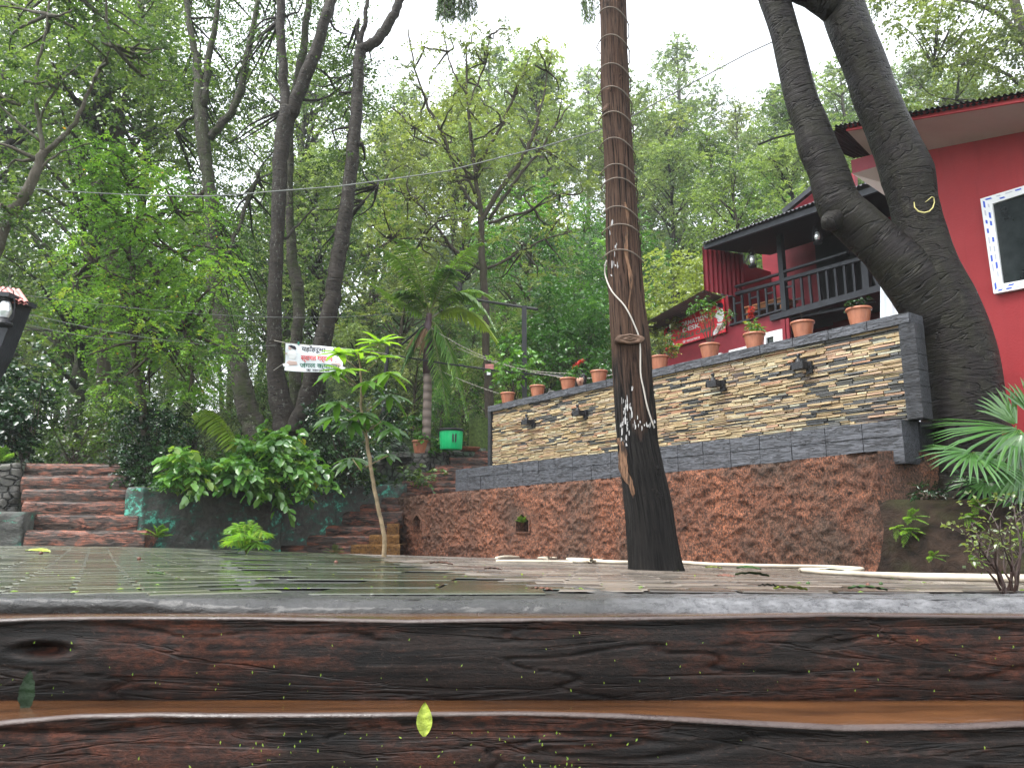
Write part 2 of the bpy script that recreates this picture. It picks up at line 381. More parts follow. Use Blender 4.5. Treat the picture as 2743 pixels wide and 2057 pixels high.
def soil():
    t = NT('soil_bank'); d = t.noise(t.coord(), 7, 9, .72, .6); n2 = t.noise(t.coord(), 1.6, 4)
    col = t.mix(t.ramp(d, [(.35, 0), (.65, 1)]), (.006,.004,.003), (.035,.022,.015))
    col = t.mix(t.ramp(n2, [(.5, 0), (.68, .6)]), col, (.035,.045,.015))
    col = t.mix(t.ramp(t.noise(t.coord(), 60, 2), [(.72, 0), (.76, .4)]), col, (.2,.16,.1))
    return t.pbr(col, .75, t.bump(d, 1, .08), .12)
M['soil'] = soil()
def forestfloor():
    t = NT('forest_floor'); d = t.noise(t.coord(), 3, 9, .75, .5)
    col = t.ramp(d, [(.3, (.012,.02,.008)), (.5, (.03,.06,.015)), (.7, (.07,.10,.03))])
    return t.pbr(col, .9, t.bump(d, 1, .2), .2)
M['floor'] = forestfloor()
def pavemat(name, cols, rough=.2, wet=.5):
    t = NT(name); a = t.n('ShaderNodeAttribute'); a.attribute_name = 'tone'
    n1 = t.noise(t.coord(), 3.2, 7, .65, .4); n2 = t.noise(t.coord(), 34, 4, .7); n3 = t.noise(t.coord(), 1.1, 4, .6, .8)
    c = t.ramp(t.math('ADD', t.math('MULTIPLY', a.outputs['Fac'], .6), t.math('MULTIPLY', n1, .4)), [(.2, cols[0]), (.5, cols[1]), (.8, cols[2])])
    sp = t.ramp(t.noise(t.coord(), 75, 2, .5), [(.68, 0), (.72, 1)])
    c = t.mix(t.math('MULTIPLY', sp, .35), c, (.3,.3,.26))
    r = t.ramp(n3, [(.35, rough * .45), (.65, rough * 2.2)])
    nb = t.bump(n2, .22, .006); nb = t.bump(sp, .5, .004, nb)
    return t.pbr(c, r, nb, .5, 0, wet)
M['pave_green'] = pavemat('wet_slabs', ((.018,.022,.012), (.045,.052,.028), (.085,.088,.05)), .15, .35)
M['pave_brown'] = pavemat('wet_pavers', ((.03,.024,.019), (.075,.06,.047), (.14,.115,.09)), .22, .2)
M['pave_bed'] = pavemat('mortar_bed', ((.015,.015,.014), (.04,.04,.037), (.08,.08,.075)), .3, .15)
def kerbmat():
    t = NT('kerb_cement'); n1 = t.noise(t.coord(), 4, 6, .65, .5); n2 = t.noise(t.coord(), 70, 6, .8); n3 = t.noise(t.coord((1,2,2)), 14, 5, .7)
    sx = t.n('ShaderNodeSeparateXYZ'); t.l(t.coord(), sx.inputs[0]); r = t.ramp(t.math('ADD', t.math('MULTIPLY', sx.outputs[0], .8), t.math('MULTIPLY', n1, .3)), [(.30, 0), (.5, 1)])
    c = t.mix(t.ramp(n1, [(.35, 0), (.65, 1)]), (.010,.010,.009), (.035,.034,.032)); c2 = t.mix(t.ramp(n3, [(.35, 0), (.65, 1)]), (.035,.035,.038), (.15,.15,.155))
    c = t.mix(r, c, c2); c = t.mix(t.ramp(n2, [(.35, .7), (.5, 0)]), c, (.01,.01,.01))
    return t.pbr(c, t.ramp(n3, [(.3, .16), (.7, .5)]), t.bump(t.math('ADD', n2, n3), .8, .012), .5, 0, .15)
M['kerb'] = kerbmat()
M['mortar'] = plain('mortar_strip', (.05,.05,.05), .28, .7, 30, 1.0, spec=.5)
def treadmat():
    t = NT('wet_ochre_tread'); n = t.noise(t.coord((1,8,8)), 3, 5); c = t.ramp(n, [(.3, (.022,.010,.005)), (.7, (.085,.036,.014))])
    return t.pbr(c, .22, t.bump(t.noise(t.coord((2,10,10)), 8, 4), .25, .01), .5, 0, .4)
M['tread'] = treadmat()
M['tread_far'] = plain('highlight_tread', (.13,.115,.095), .4, .35, 6, .3)  # wet grey, paler than the risers to paint a highlight on step edges
def redrender():
    t = NT('red_painted_render'); n1 = t.noise(t.coord(), 1.1, 4, .6); n2 = t.noise(t.coord((7,7,.5)), 1.6, 5, .7); n3 = t.noise(t.coord(), 40, 4, .6); n4 = t.noise(t.coord((1.5,1.5,3)), 2.2, 7, .75)
    c = t.ramp(n1, [(.3, (.27,.022,.026)), (.7, (.33,.034,.038))]); c = t.mix(t.ramp(n2, [(.5, 0), (.75, .35)]), c, (.17,.016,.018)); c = t.mix(t.ramp(n4, [(.62, 0), (.75, .4)]), c, (.42,.10,.09))
    return t.pbr(c, .6, t.bump(n3, .25, .01), .25)
M['redwall'] = redrender()
M['redwood'] = plain('maroon_board', (.20,.016,.026), .5, .2, 3, .15)
M['pinksoffit'] = plain('pink_soffit', (.62,.52,.49), .7, .06, 2, .05)
M['fascia'] = plain('red_fascia', (.48,.06,.07), .55, .1, 3, .1)
M['blackwood'] = plain('black_painted_timber', (.025,.028,.034), .5, .3, 9, .3)
M['dark'] = plain('dark_interior', (.012,.012,.014), .8)
M['metalroof'] = plain('grey_sheet_metal', (.14,.12,.115), .45, .15, 3, .1, metal=.3)
M['darkroof'] = plain('dark_sheet_metal', (.035,.032,.036), .45, .2, 3, .1)
M['whitesheet'] = plain('white_sheet_metal', (.62,.66,.70), .4, .06, 4, .05)
M['white'] = plain('white_paint', (.78,.79,.80), .4, .04, 5, .03)
M['blueprint'] = plain('blue_film_print', (.05,.11,.55), .4, .05)
M['greyprint'] = plain('grey_film_print', (.5,.51,.58), .4, .05)
M['black'] = plain('black_metal', (.015,.015,.017), .4, .2, 12, .1)
def glassdark():
    t = NT('dark_glass'); n = t.noise(t.coord(), 5, 6, .7); c = t.ramp(n, [(.3, (.010,.013,.014)), (.7, (.03,.038,.038))]); return t.pbr(c, .12, None, .6)
M['glass'] = glassdark()
def lampglass():
    t = NT('lamp_glass'); return t.pbr((.75,.78,.8), .08, None, .9, .55)
M['lampglass'] = lampglass()
def terracotta():
    t = NT('terracotta'); v = t.coord((9,9,2.2)); n = t.noise(v, 2, 5, .6); oi = t.n('ShaderNodeObjectInfo')
    c = t.ramp(n, [(.3, (.22,.07,.036)), (.62, (.36,.135,.072))]); c = t.mix(t.ramp(t.noise(t.coord((12,12,1.5)), 1.6, 4), [(.58, 0), (.66, .5)]), c, (.16,.055,.03))
    return t.pbr(c, .42, t.bump(n, .1, .01), .5)
M['terra'] = terracotta()
M['bucket'] = plain('green_plastic', (.01,.42,.14), .32, .06, 3, .05)
M['hose'] = plain('cream_hose', (.50,.44,.35), .45, .15, 5, .05)
M['wire'] = plain('cable', (.16,.17,.16), .5, .1)
M['wirewhite'] = plain('pale_cord', (.36,.33,.29), .5, .1)
M['signred'] = plain('red_vinyl', (.72,.03,.05), .4, .08, 2, .02)
M['vinylwhite'] = plain('white_vinyl', (.75,.78,.82), .45, .05, 3, .03)
M['inkblack'] = plain('ink_black', (.02,.02,.03), .5, .05)
M['inkred'] = plain('ink_red', (.7,.03,.04), .5, .05)
M['inkgreen'] = plain('ink_green', (.02,.16,.11), .5, .05)
M['inkwhite'] = plain('ink_white', (.85,.85,.86), .5, .03)
M['inkskin'] = plain('ink_pink', (.55,.40,.36), .5, .05)
M['inkgrey'] = plain('ink_grey', (.5,.5,.52), .5, .05)
M['oldtile'] = plain('worn_red_tile', (.42,.17,.15), .5, .35, 7, .2)
M['plywood'] = plain('orange_timber', (.5,.22,.10), .5, .15, 6, .1)
M['skin'] = plain('skin', (.42,.24,.17), .5, .06, 6, .03)
M['hair'] = plain('hair', (.012,.010,.010), .35, .2, 30, .1)
M['shirt'] = plain('dark_shirt', (.04,.04,.06), .8, .1)
M['lip'] = plain('lip', (.4,.12,.11), .5, .05)
M['moss'] = plain('moss_mat', (.055,.085,.02), .9, .5, 20, .8)
M['whitepaintspot'] = plain('old_white_paint', (.36,.35,.34), .6, .2, 20, .3)
M['yellowcut'] = plain('yellow_sap', (.45,.40,.16), .6, .3, 20, .2)
M['cutwood'] = plain('cut_wood', (.10,.06,.04), .7, .4, 15, .4)
# ------------------------------------------------------------------ foliage builders
def leafmesh(name, base, d, nrm, ln, wd, tone, fold=.18):
    """folded diamond leaves; arrays (N,3) base, direction, normal; (N) length, width, tone"""
    N = len(base)
    d = d / (np.linalg.norm(d, axis=1, keepdims=True) + 1e-9)
    sd = np.cross(d, nrm); sd /= (np.linalg.norm(sd, axis=1, keepdims=True) + 1e-9)
    up = np.cross(sd, d)
    ln = ln[:, None]; wd = wd[:, None]
    mid = base + d * ln * .42
    V = np.empty((N, 4, 3), dtype=np.float32)
    V[:, 0] = base; V[:, 1] = mid + sd * wd + up * wd * fold * 2; V[:, 2] = base + d * ln - up * ln * .08; V[:, 3] = mid - sd * wd + up * wd * fold * 2
    me = D.meshes.new(name)
    me.vertices.add(N * 4); me.vertices.foreach_set('co', V.reshape(-1))
    b = (np.arange(N, dtype=np.int32) * 4)[:, None]
    idx = np.concatenate([b, b + 1, b + 2, b, b + 2, b + 3], axis=1).astype(np.int32).reshape(-1)
    me.loops.add(N * 6); me.loops.foreach_set('vertex_index', idx)
    me.polygons.add(N * 2); me.polygons.foreach_set('loop_start', np.arange(0, N * 6, 3, dtype=np.int32))
    me.polygons.foreach_set('loop_total', np.full(N * 2, 3, dtype=np.int32))
    a = me.attributes.new('tone', 'FLOAT', 'POINT'); a.data.foreach_set('value', np.repeat(tone, 4).astype(np.float32))
    me.update(calc_edges=True)
    return me
def rdir(rg, n):
    v = rg.normal(size=(n, 3)); return v / np.linalg.norm(v, axis=1, keepdims=True)
def sprays(rg, centers, radii, twigs, leaves, ln, asp=.28, droop=.35, flat=.6, tone=(.15, .75), sq=(1, 1, .8), out=.9, leafdroop=.3):
    """leafy twigs fanning out of each clump; returns leafmesh arguments"""
    C = np.asarray(centers, float); R = np.asarray(radii, float)
    K = len(C); n = K * twigs
    c = np.repeat(C, twigs, axis=0); r = np.repeat(R, twigs)[:, None]
    o = rdir(rg, n); st = c + o * r * (rg.random((n, 1)) ** .6) * .75 * np.array(sq)
    d = o * out + rdir(rg, n) * .8; d[:, 2] *= flat; d /= np.linalg.norm(d, axis=1, keepdims=True)
    L_ = r * (.35 + .45 * rg.random((n, 1)))
    ct = np.repeat(rg.uniform(tone[0], tone[1], K), twigs)
    tt = ct + rg.normal(0, .10, n)
    t = np.linspace(.1, 1, leaves)[None, :, None]
    P = st[:, None, :] + d[:, None, :] * L_[:, None, :] * t
    P[:, :, 2] -= droop * (L_ * 1.0) * (t[0, :, 0] ** 2)[None, :]
    sid = np.cross(d, np.array([0, 0, 1.0])) + rdir(rg, n) * .35; sid /= np.linalg.norm(sid, axis=1, keepdims=True)
    sg = np.where(np.arange(leaves) % 2 == 0, 1., -1.)[None, :, None]
    dd = d[:, None, :] * .7 + sid[:, None, :] * sg + rg.normal(0, .3, (n, leaves, 3)); dd[:, :, 2] -= leafdroop
    P = P.reshape(-1, 3); dd = dd.reshape(-1, 3); N = len(P)
    nr = np.array([0, 0, 1.0]) + rg.normal(0, .45, (N, 3))
    l = ln * rg.uniform(.65, 1.25, N)
    to = np.repeat(tt, leaves) + rg.normal(0, .06, N)
    return P, dd, nr, l, l * asp, np.clip(to, 0, 1)
def crown(name, rg, centers, radii, twigs, leaves, ln, mat, parent, odd=0, **kw):
    a = list(sprays(rg, centers, radii, twigs, leaves, ln, **kw))
    a[5] = np.clip(a[5], 0, .95)
    if odd: a[5] = np.where(rg.random(len(a[5])) < odd, 1.0, a[5])
    return link(name, leafmesh(name, *a), mat, parent)
def bcrown(name, rg, centers, radii, twigs, leaves, ln, mat, parent, wd=.3, odd=0, **kw):
    B, d, nr, l, w_, to = sprays(rg, centers, radii, twigs, leaves, ln, **kw)
    to = np.clip(to, 0, .95)
    if odd: to = np.where(rg.random(len(to)) < odd, 1.0, to)
    return bladeleaf(name, B, d, nr, l, to, l*wd, M['leaf_bush'] if mat is None else mat, parent, .25, (.12, 1, .85))
def wob(P, n, amt, rg):
    """resample a polyline with small natural wobble"""
    P = [Vector(p) for p in P]; out = []
    for i in range(len(P) - 1):
        for k in range(n):
            t = k / n
            p0 = P[max(i-1, 0)]; p1 = P[i]; p2 = P[i+1]; p3 = P[min(i+2, len(P)-1)]
            q = .5 * ((2*p1) + (p2-p0)*t + (2*p0-5*p1+4*p2-p3)*t*t + (3*p1-p0-3*p2+p3)*t**3)
            if amt and (i or k): q = q + Vector(rg.normal(0, amt, 3))
            out.append(q)
    out.append(P[-1]); return out
def lerpR(R, n):
    out = []
    for i in range(len(R) - 1):
        for k in range(n): out.append(R[i] + (R[i+1] - R[i]) * k / n)
    out.append(R[-1]); return out
def pxpath(pts):
    """[(px, py, width_px, Y)] -> points and radii"""
    P = [at(x, y, Y) for x, y, w_, Y in pts]; R = [w_ * .5 * (p.y * math.cos(PIT) + p.z * math.sin(PIT)) / F for (x, y, w_, Y), p in zip(pts, P)]
    return P, R
def limb(mb, pts, n=10, sub=4, amt=.0, rg=None, rough=.0, seed=0, off=None):
    P, R = pxpath(pts)
    if off is not None: P = [p - off for p in P]
    mb.tube(wob(P, sub, amt, rg), lerpR(R, sub), n, rough=rough, seed=seed)
    return P, R
ABS = set()
def athing(name, loc, label, cat, group=None):
    o = empty(name, loc, 0, label, cat, group); ABS.add(o.name); return o
_link = link
def link(name, me, mat=None, parent=None):
    o = _link(name, me, mat, parent)
    if parent is not None and parent.name in ABS: o.location = -parent.location
    return o
def nz(x, y, z, s=1.0, oct=4):
    v = 0; a = 1; t = 0
    for i in range(oct):
        v += a * mn.noise(Vector((x, y, z)) * s); t += a; a *= .5; s *= 2.1
    return v / t
rng = np.random.default_rng(7); random.seed(7)
# ================================================================== SETTING
# ---- hillside, one sheet to the ridge
def hill():
    m = MB()
    xs = np.concatenate([np.linspace(-260, -40, 14), np.linspace(-36, 40, 60), np.linspace(46, 260, 14)])
    ys = np.concatenate([np.linspace(-60, 0, 5), np.linspace(3, 20, 18), np.linspace(21, 60, 40), np.linspace(64, 260, 30)])
    for y in ys:
        for x in xs:
            if y < 13: z = -1.6 if y < 12 else -1.0
            elif y < 20: z = (-1.0 + (y-13)/7*1.9) if x < 8 else 0.2
            else: z = TZ(x, y) if y < 70 else TZ(x, 70) + (y - 70) * .12
            m.v.append(Vector((x, y, z + (.35 * nz(x, y, 0, .25) if y > 20 else 0))))
    nx = len(xs)
    for j in range(len(ys)-1):
        for i in range(nx-1): q = j*nx+i; m.f.append((q, q+1, q+nx+1, q+nx))
    o = m.build('hillside', M['floor'], None, True); tag(o, kind='structure', label='wooded hillside rising behind the terraces')
hill()
# ---- plaza: mortar bed sheet + separate wet slabs laid on it
def plaza():
    m = MB(); nx, ny = 60, 60
    for j in range(ny+1):
        for i in range(nx+1):
            X = -14 + 22 * i / nx; Y = 1.93 + 16 * (j / ny) ** 1.6
            m.v.append(Vector((X, Y, PZ(X, Y) - .004)))
    for j in range(ny):
        for i in range(nx): q = j*(nx+1)+i; m.f.append((q, q+1, q+nx+2, q+nx+1))
    o = m.build('plaza_ground', M['pave_bed'], None, True); tag(o, kind='structure', label='cement bed of the plaza paving')
    # bands: two diagonal mortar strips divide three paving fields
    def band1(X, Y):   # strip going from (690,1500) to (620,1640)
        a = G(560, 1478); b = G(700, 1588); c = b.x + (a.x - b.x) * (Y - b.y) / (a.y - b.y); return X - c
    def band2(X, Y):
        a = G(1085, 1512); b = G(1640, 1592); c = b.x + (a.x - b.x) * (Y - b.y) / (a.y - b.y); return X - c
    def field(name, rot, lx, ly, gap, keep, mat, box, label, her=False, tone=(0.1, .9), tl=1, yo=0.0, bd=.004):
        mb = MB(); mb.tone = []
        c, s = math.cos(rot), math.sin(rot); cx0, cx1, cy0, cy1 = box
        R = 12; rw = int(2*R/ly); cl = int(2*R/lx)
        for j in range(rw):
            for i in range(cl):
                u = -R + i*lx + (lx/2 if j % 2 else 0); v = -R + j*ly
                jx = random.uniform(-.3, .3) * gap
                X = c*(u+lx/2) - s*(v+ly/2); Y = c*(v+ly/2) + s*(u+lx/2) + 7
                if not (cx0 < X < cx1 and cy0 < Y < cy1) or not keep(X, Y): continue
                if abs(X) > .75*Y + .6: continue
                tx = random.gauss(0, .003*tl); ty = random.gauss(0, .004*tl); h = random.gauss(0, .0006)
                b0 = len(mb.v); g = gap/2; bv = .004
                for (du, dv, dz) in ((g,g,-bd),(lx-g,g,-bd),(lx-g,ly-g,-bd),(g,ly-g,-bd),(g+bv,g+bv,0),(lx-g-bv,g+bv,0),(lx-g-bv,ly-g-bv,0),(g+bv,ly-g-bv,0)):
                    uu = u+du+jx; vv = v+dv; x = c*uu - s*vv; y = c*vv + s*uu + 7 + yo
                    z = PZ(x, y) + .0045 + h + dz + tx*(du-lx/2) + ty*(dv-ly/2)
                    mb.v.append(Vector((x, y, z)))
                t = random.uniform(*tone); mb.tone += [t]*8
                mb.f += [(b0+4,b0+5,b0+6,b0+7),(b0,b0+1,b0+5,b0+4),(b0+1,b0+2,b0+6,b0+5),(b0+2,b0+3,b0+7,b0+6),(b0+3,b0,b0+4,b0+7)]
        o = mb.build(name, mat, None); tag(o, kind='structure', label=label); return o
    back = lambda X, Y: Y < 11.2 - .0*X + (X+6)*1.0 and Y < 16.5
    wallside = lambda X, Y: NV[0]*X + NV[1]*Y < CC - .02
    bank = lambda X, Y: not (X > 3.0 and Y > 6.3)
    field('paving', math.radians(28), .34, .125, .012, lambda X,Y: band1(X,Y) < -.02 and wallside(X,Y) and Y < 15, M['pave_green'], (-13, 2, 2.03, 15), 'wet narrow greenish pavers on the left of the plaza')
    field('paving', 0.0, .62, .30, .008, lambda X,Y: band1(X,Y) > .05 and band2(X,Y) < -.05 and wallside(X,Y), M['pave_green'], (-5, 2, 2.0, 15), 'large wet dark slabs in the middle of the plaza', tone=(0, .6), tl=.6, yo=.13, bd=.0024)
    field('paving', math.radians(-6), .25, .105, .012, lambda X,Y: band2(X,Y) > .04 and wallside(X,Y) and bank(X,Y), M['pave_brown'], (-4, 8, 2.16, 15), 'narrow wet brownish pavers on the right of the plaza', tone=(0,1), tl=1.5, bd=.003)
plaza()
def strip(px, w_):
    P = [G(*p) for p in px]; m = MB(); n = 120
    for i in range(n+1):
        s_ = i/n*(len(P)-1); k = min(int(s_), len(P)-2); q = P[k].lerp(P[k+1], s_-k); ww = w_*(1 + .25*nz(i*.2, 0, 0, 1, 2))
        for j in range(9):
            x = q.x + (j/8-.5)*ww; m.v.append(Vector((x, q.y, PZ(x, q.y) + .001 - .010*max(0, 1-i/10) + .003*math.sin(j/8*math.pi) + .0025*nz(x*9, q.y*3, 2, 1.5, 3))))
    for i in range(n):
        for j in range(8): a = i*9+j; m.f.append((a, a+1, a+10, a+9))
    tag(m.build('paving', M['mortar'], None, True), 'rough pale mortar strip running diagonally through the plaza paving', kind='structure')
strip([(705,1600),(660,1560),(632,1530),(600,1505),(560,1482)], .075)
strip([(1690,1600),(1540,1573),(1400,1550),(1250,1528),(1085,1510)], .08)
# ---- kerb at the edge of the plaza, above the near log steps
def kerb():
    m = MB(); N = 700; prof = 22
    for i in range(N+1):
        X = -2.2 + 4.4*i/N
        rt = sstep(.22, .34, X); lf = 1 - sstep(-.95, -.55, X)
        e = 1.885 + .018*nz(X, 0, 3, 2.4) + .008*nz(X, 5, 3, 11)
        zt = -.1655 + .004*nz(X, 9, 1, 3) - .004*rt - .004*(1-lf)*(1-rt)
        for k in range(prof+1):
            t = k/prof
            if t < .5: q = t/.5; y = e + (.0 + .045*rt + .05*(1-lf)*(1-rt))*q**1.2 - .010*math.sin(q*3.0)*(1-rt); z = -.203 + (zt + .203)*(q**(.8) if rt < .5 else q**.7)
            else: q = (t-.5)/.5; y0 = e + .045*rt + .05*(1-lf)*(1-rt); y = y0 + (2.085 - y0)*q; z = zt + (-.172 - zt)*q*.6
            a_ = 1 if t > .06 else 0
            z += a_*(.0035*nz(X, y*2.5, 2, 12, 3) + .0028*nz(X, y, 7, 45, 2)) ; y += a_*.005*nz(X, z*3, 4, 22, 3)*(1 if t < .5 else 0)
            m.v.append(Vector((X, y, z)))
    n = prof+1
    for i in range(N):
        for k in range(prof): q = i*n+k; m.f.append((q, q+n, q+n+1, q+1))
    o = m.build('kerb', M['kerb'], None, True); tag(o, 'rough wet grey cement kerb along the near edge of the plaza', kind='structure')
kerb()
# ---- near log steps
def wetedge():
    t = NT('wet_worn_edge'); n = t.noise(t.coord((2,9,9)), 3, 5, .7); n2 = t.noise(t.coord(), 60, 4, .7)
    return t.pbr(t.mix(n, (.012,.009,.008), (.06,.035,.028)), t.ramp(n, [(.35, .16), (.6, .6)]), t.bump(n2, .6, .006), .5)
M['wetedge'] = wetedge()
def nearsteps():
    r = athing('log_steps', Vector((0, 1.5, -.6)), 'dark reddish cement steps modelled as wet timber logs, nearest the camera', 'steps')
    def edge(px, seed, y0):
        xs = [p[0] for p in px]; ys = [p[1] for p in px]
        return lambda X, Yd: float(np.interp(CX + X/Yd*F, xs, ys))
    e1 = edge([(0,1662),(150,1655),(330,1652),(700,1653),(1100,1662),(1370,1658),(1800,1652),(2200,1644),(2743,1650)], 1, 0)
    e2 = edge([(0,1947),(120,1930),(280,1914),(480,1910),(680,1913),(1000,1910),(1372,1905),(1650,1913),(1900,1930),(2200,1948),(2500,1944),(2743,1930)], 2, 0)
    def zof(y, Yd): d = ray(CX, y); return Yd * d[2]/d[1]
    def step(Yf, ef, zb, yback, ztread_back, seed):
        m = MB(); N = 560; K1 = 46; K2 = 12
        for i in range(N+1):
            X = -2.0 + 4.0*i/N
            zt = zof(ef(X, Yf), Yf)
            col = []
            for k in range(K1+1):
                t = k/K1; z = zb + (zt - zb)*t
                u = (z - zb)/(.19)
                bul = .016*math.sin(min(1, max(0, t))*math.pi)**.6 - .030*max(0, (t-.86)/.14)**2*-1
                y = Yf - bul - .0
                if t > .88: y = Yf - bul + .016*((t-.88)/.12)**2.2
                fl = nz(X*1.3, z*9, seed, 1.0, 3); f2 = nz(X*4, z*34 + fl*3, seed+5, 1.0, 3)
                g = abs(nz(X*.9 + .4*fl, z*10 + fl*1.2, seed+9, 1.0, 2))
                y += .005*fl + .0016*f2 + .007*max(0, 1 - g/.025) * min(1, (1-t)*8)
                # knot
                kx, kz = ((-1.02, -.262) if seed == 1 else (.9, -.5)); dd = ((X-kx)/.065)**2 + ((z-kz)/.017)**2
                if dd < 4: y += .028*math.exp(-dd*1.9)*1.5 - .003*math.exp(-(math.sqrt(dd)-1.25)**2*6)
                col.append((X, y, z))
            yt = col[-1][1]; z0 = col[-1][2]
            for k in range(1, K2+1):
                t = k/K2; yy = yt + (yback - yt)*t
                z = z0 + (ztread_back - z0)*min(1, t*1.6)
                z += .004*math.sin(min(1, t*2)*math.pi) * 1 + .0012*nz(X*3, yy*20, seed, 1, 2)
                col.append((X, yy, z))
            for c in col: m.v.append(Vector(c))
        n = K1+K2+1
        fr, tr, ed = [], [], []
        for i in range(N):
            for k in range(n-1):
                q = i*n+k; (fr if k < K1-1 else (ed if k < K1+1 else tr)).append((q, q+n, q+n+1, q+1))
        m.f = fr + tr + ed
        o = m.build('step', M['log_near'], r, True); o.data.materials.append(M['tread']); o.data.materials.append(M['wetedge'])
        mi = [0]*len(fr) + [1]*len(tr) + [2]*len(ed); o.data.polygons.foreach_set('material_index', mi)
        return o
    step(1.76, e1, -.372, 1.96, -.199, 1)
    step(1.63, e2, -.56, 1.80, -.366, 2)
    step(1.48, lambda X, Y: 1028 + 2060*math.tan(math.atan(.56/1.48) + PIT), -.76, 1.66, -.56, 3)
nearsteps()
# ---- rough red retaining wall with two niches (wall frame)
XL = -13.35; XR = -3.80; ZB = -.75
NICHE = [(L(1119, 1418), .30, .27), (L(1403, 1424), .32, .27)]
def inniche(x, z, g=0):
    for c, w_, h in NICHE:
        dx = abs(x - c.x); dz = z - c.z; hw = w_/2 + g
        if dx < hw and -g < dz < h*.62: return True
        if dx < hw and h*.62 <= dz < h + g and dx < hw * (1 - (dz - h*.62)/(h*.38 + g)): return True
    return False
def roughtop(x):
    t = (x - XL)/(XR - XL)
    return .575 + .10*t + .012*nz(x, 0, 0, 2.2) + .02*sstep(-5.2, -4.2, x)
def roughwall():
    r = wallroot('rough_wall', 'rough reddish brown cement retaining wall with two small arched niches', 'wall')
    m = MB(); nx = 520; nzz = 64
    P = {}
    for i in range(nx+1):
        x = XL + (XR-XL)*i/nx; top = roughtop(x)
        for k in range(nzz+1):
            z = ZB + (top - ZB)*k/nzz
            h = nz(x*1.6, z*2.2, 1, 1.6, 3); g = 1 - abs(nz(x*3, z*4.2, 5, 1.6, 3))*2.2; f = abs(nz(x*6, z*8, 8, 2.2, 2))
            y = -.026*h - .034*max(0, g)**3 - .030*f
            nd = min(math.hypot((x - c.x)/.26, (z - c.z - h_*.5)/.22) for c, w_, h_ in NICHE); y *= min(1, max(.15, nd - .7))
            if k >= nzz-1: y += .02
            if i == nx: y += .03
            P[i, k] = len(m.v); m.v.append(Vector((x, y, z)))
    for i in range(nx):
        for k in range(nzz):
            a = m.v[P[i,k]]; b = m.v[P[i+1,k+1]]
            if inniche((a.x+b.x)/2, (a.z+b.z)/2): continue
            m.f.append((P[i,k], P[i+1,k], P[i+1,k+1], P[i,k+1]))
    # top ledge and both ends, uneven too
    def ledge(u, v):
        x = XL + (XR-XL)*u; return (x, -.0 + .45*v, roughtop(x) + .012*math.sin(v*3) + .006*nz(x*3, v*2, 3, 2))
    m.sheet(ledge, 200, 6)
    def endr(u, v):
        z = ZB + (roughtop(XR) - ZB)*v; g_ = min(1, u*5)
        return (XR + .62*u**.9 - g_*(.04*nz(u*3, z*3, 2, 1.5) + .03*abs(nz(u*8, z*9, 2, 1.5))), -.035 + 1.5*u, z + .01*g_*nz(u*6, 0, 0, 1))
    m.sheet(lambda u, v: (XR - .3 + (.3 + .62*u**.9)*v, -.035 + 1.5*u, roughtop(XR) - .004 + .01*nz(u*6, v*3, 0, 1)), 40, 10)
    m.sheet(endr, 50, 50)
    m.sheet(lambda u, v: (XL - .03*nz(u*3, v*5, 6, 1), .45 - .45*u, ZB + (roughtop(XL) - ZB)*v), 16, 40)
    m.build('wall_face', M['rough'], r, True)
    for c, w_, h in NICHE:
        b = MB(); hw = w_/2 - .004; a = [(-hw, 0), (hw, 0), (hw, h*.62), (0, h*.985), (-hw, h*.62)]
        A = [(c.x+p, -.035, c.z+q) for p, q in a]; B = [(c.x+p, .34, c.z+q) for p, q in a]
        o_ = [(-hw-.022, -.022), (hw+.022, -.022), (hw+.022, h*.64), (0, h+.03), (-hw-.022, h*.64)]
        O = [(c.x+p, -.03, c.z+q) for p, q in o_]; O2 = [(c.x+p, .02, c.z+q) for p, q in o_]
        b.loft(B, A); b.loft(O, A); b.loft(O2, O); i0 = len(b.v); b.v += [Vector(p) for p in B]; b.f.append(tuple(range(i0, i0+5)))
        b.build('niche', M['rough'], r)
roughwall()
# ---- charcoal plinth with joints
def plinth():
    r = wallroot('charcoal_plinth', 'charcoal grey timber-grained cement plinth between rough wall and slate wall', 'plinth')
    m = MB(); x0 = L(1223, 1259, .12).x; x1 = L(2418, 1124, .12).x; n = 20; ww = (x1-x0)/n
    for i in range(n):
        a = x0 + ww*i; j = random.uniform(-.003, .003)
        zb = .60; zm = .833
        m.box(a+.004, a+ww-.004, .10+j, .4, zb, zm-.004); m.box(a+.004, a+ww-.004, .10-j, .4, zm+.004, .985)
    m.box(x0+.008, x1-.008, .112, .38, .58, .98)
    m.build('facing_block', M['charcoal'], r)
    m = MB()
    for k in range(4):
        m.box(x1-.002, x1+.012, .402+k*.3+.004, .402+(k+1)*.3-.004, .62, .985)
    m.box(x1-.4, x1+.004, .402, 1.6, .62, .98)
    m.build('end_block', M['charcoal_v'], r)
plinth()
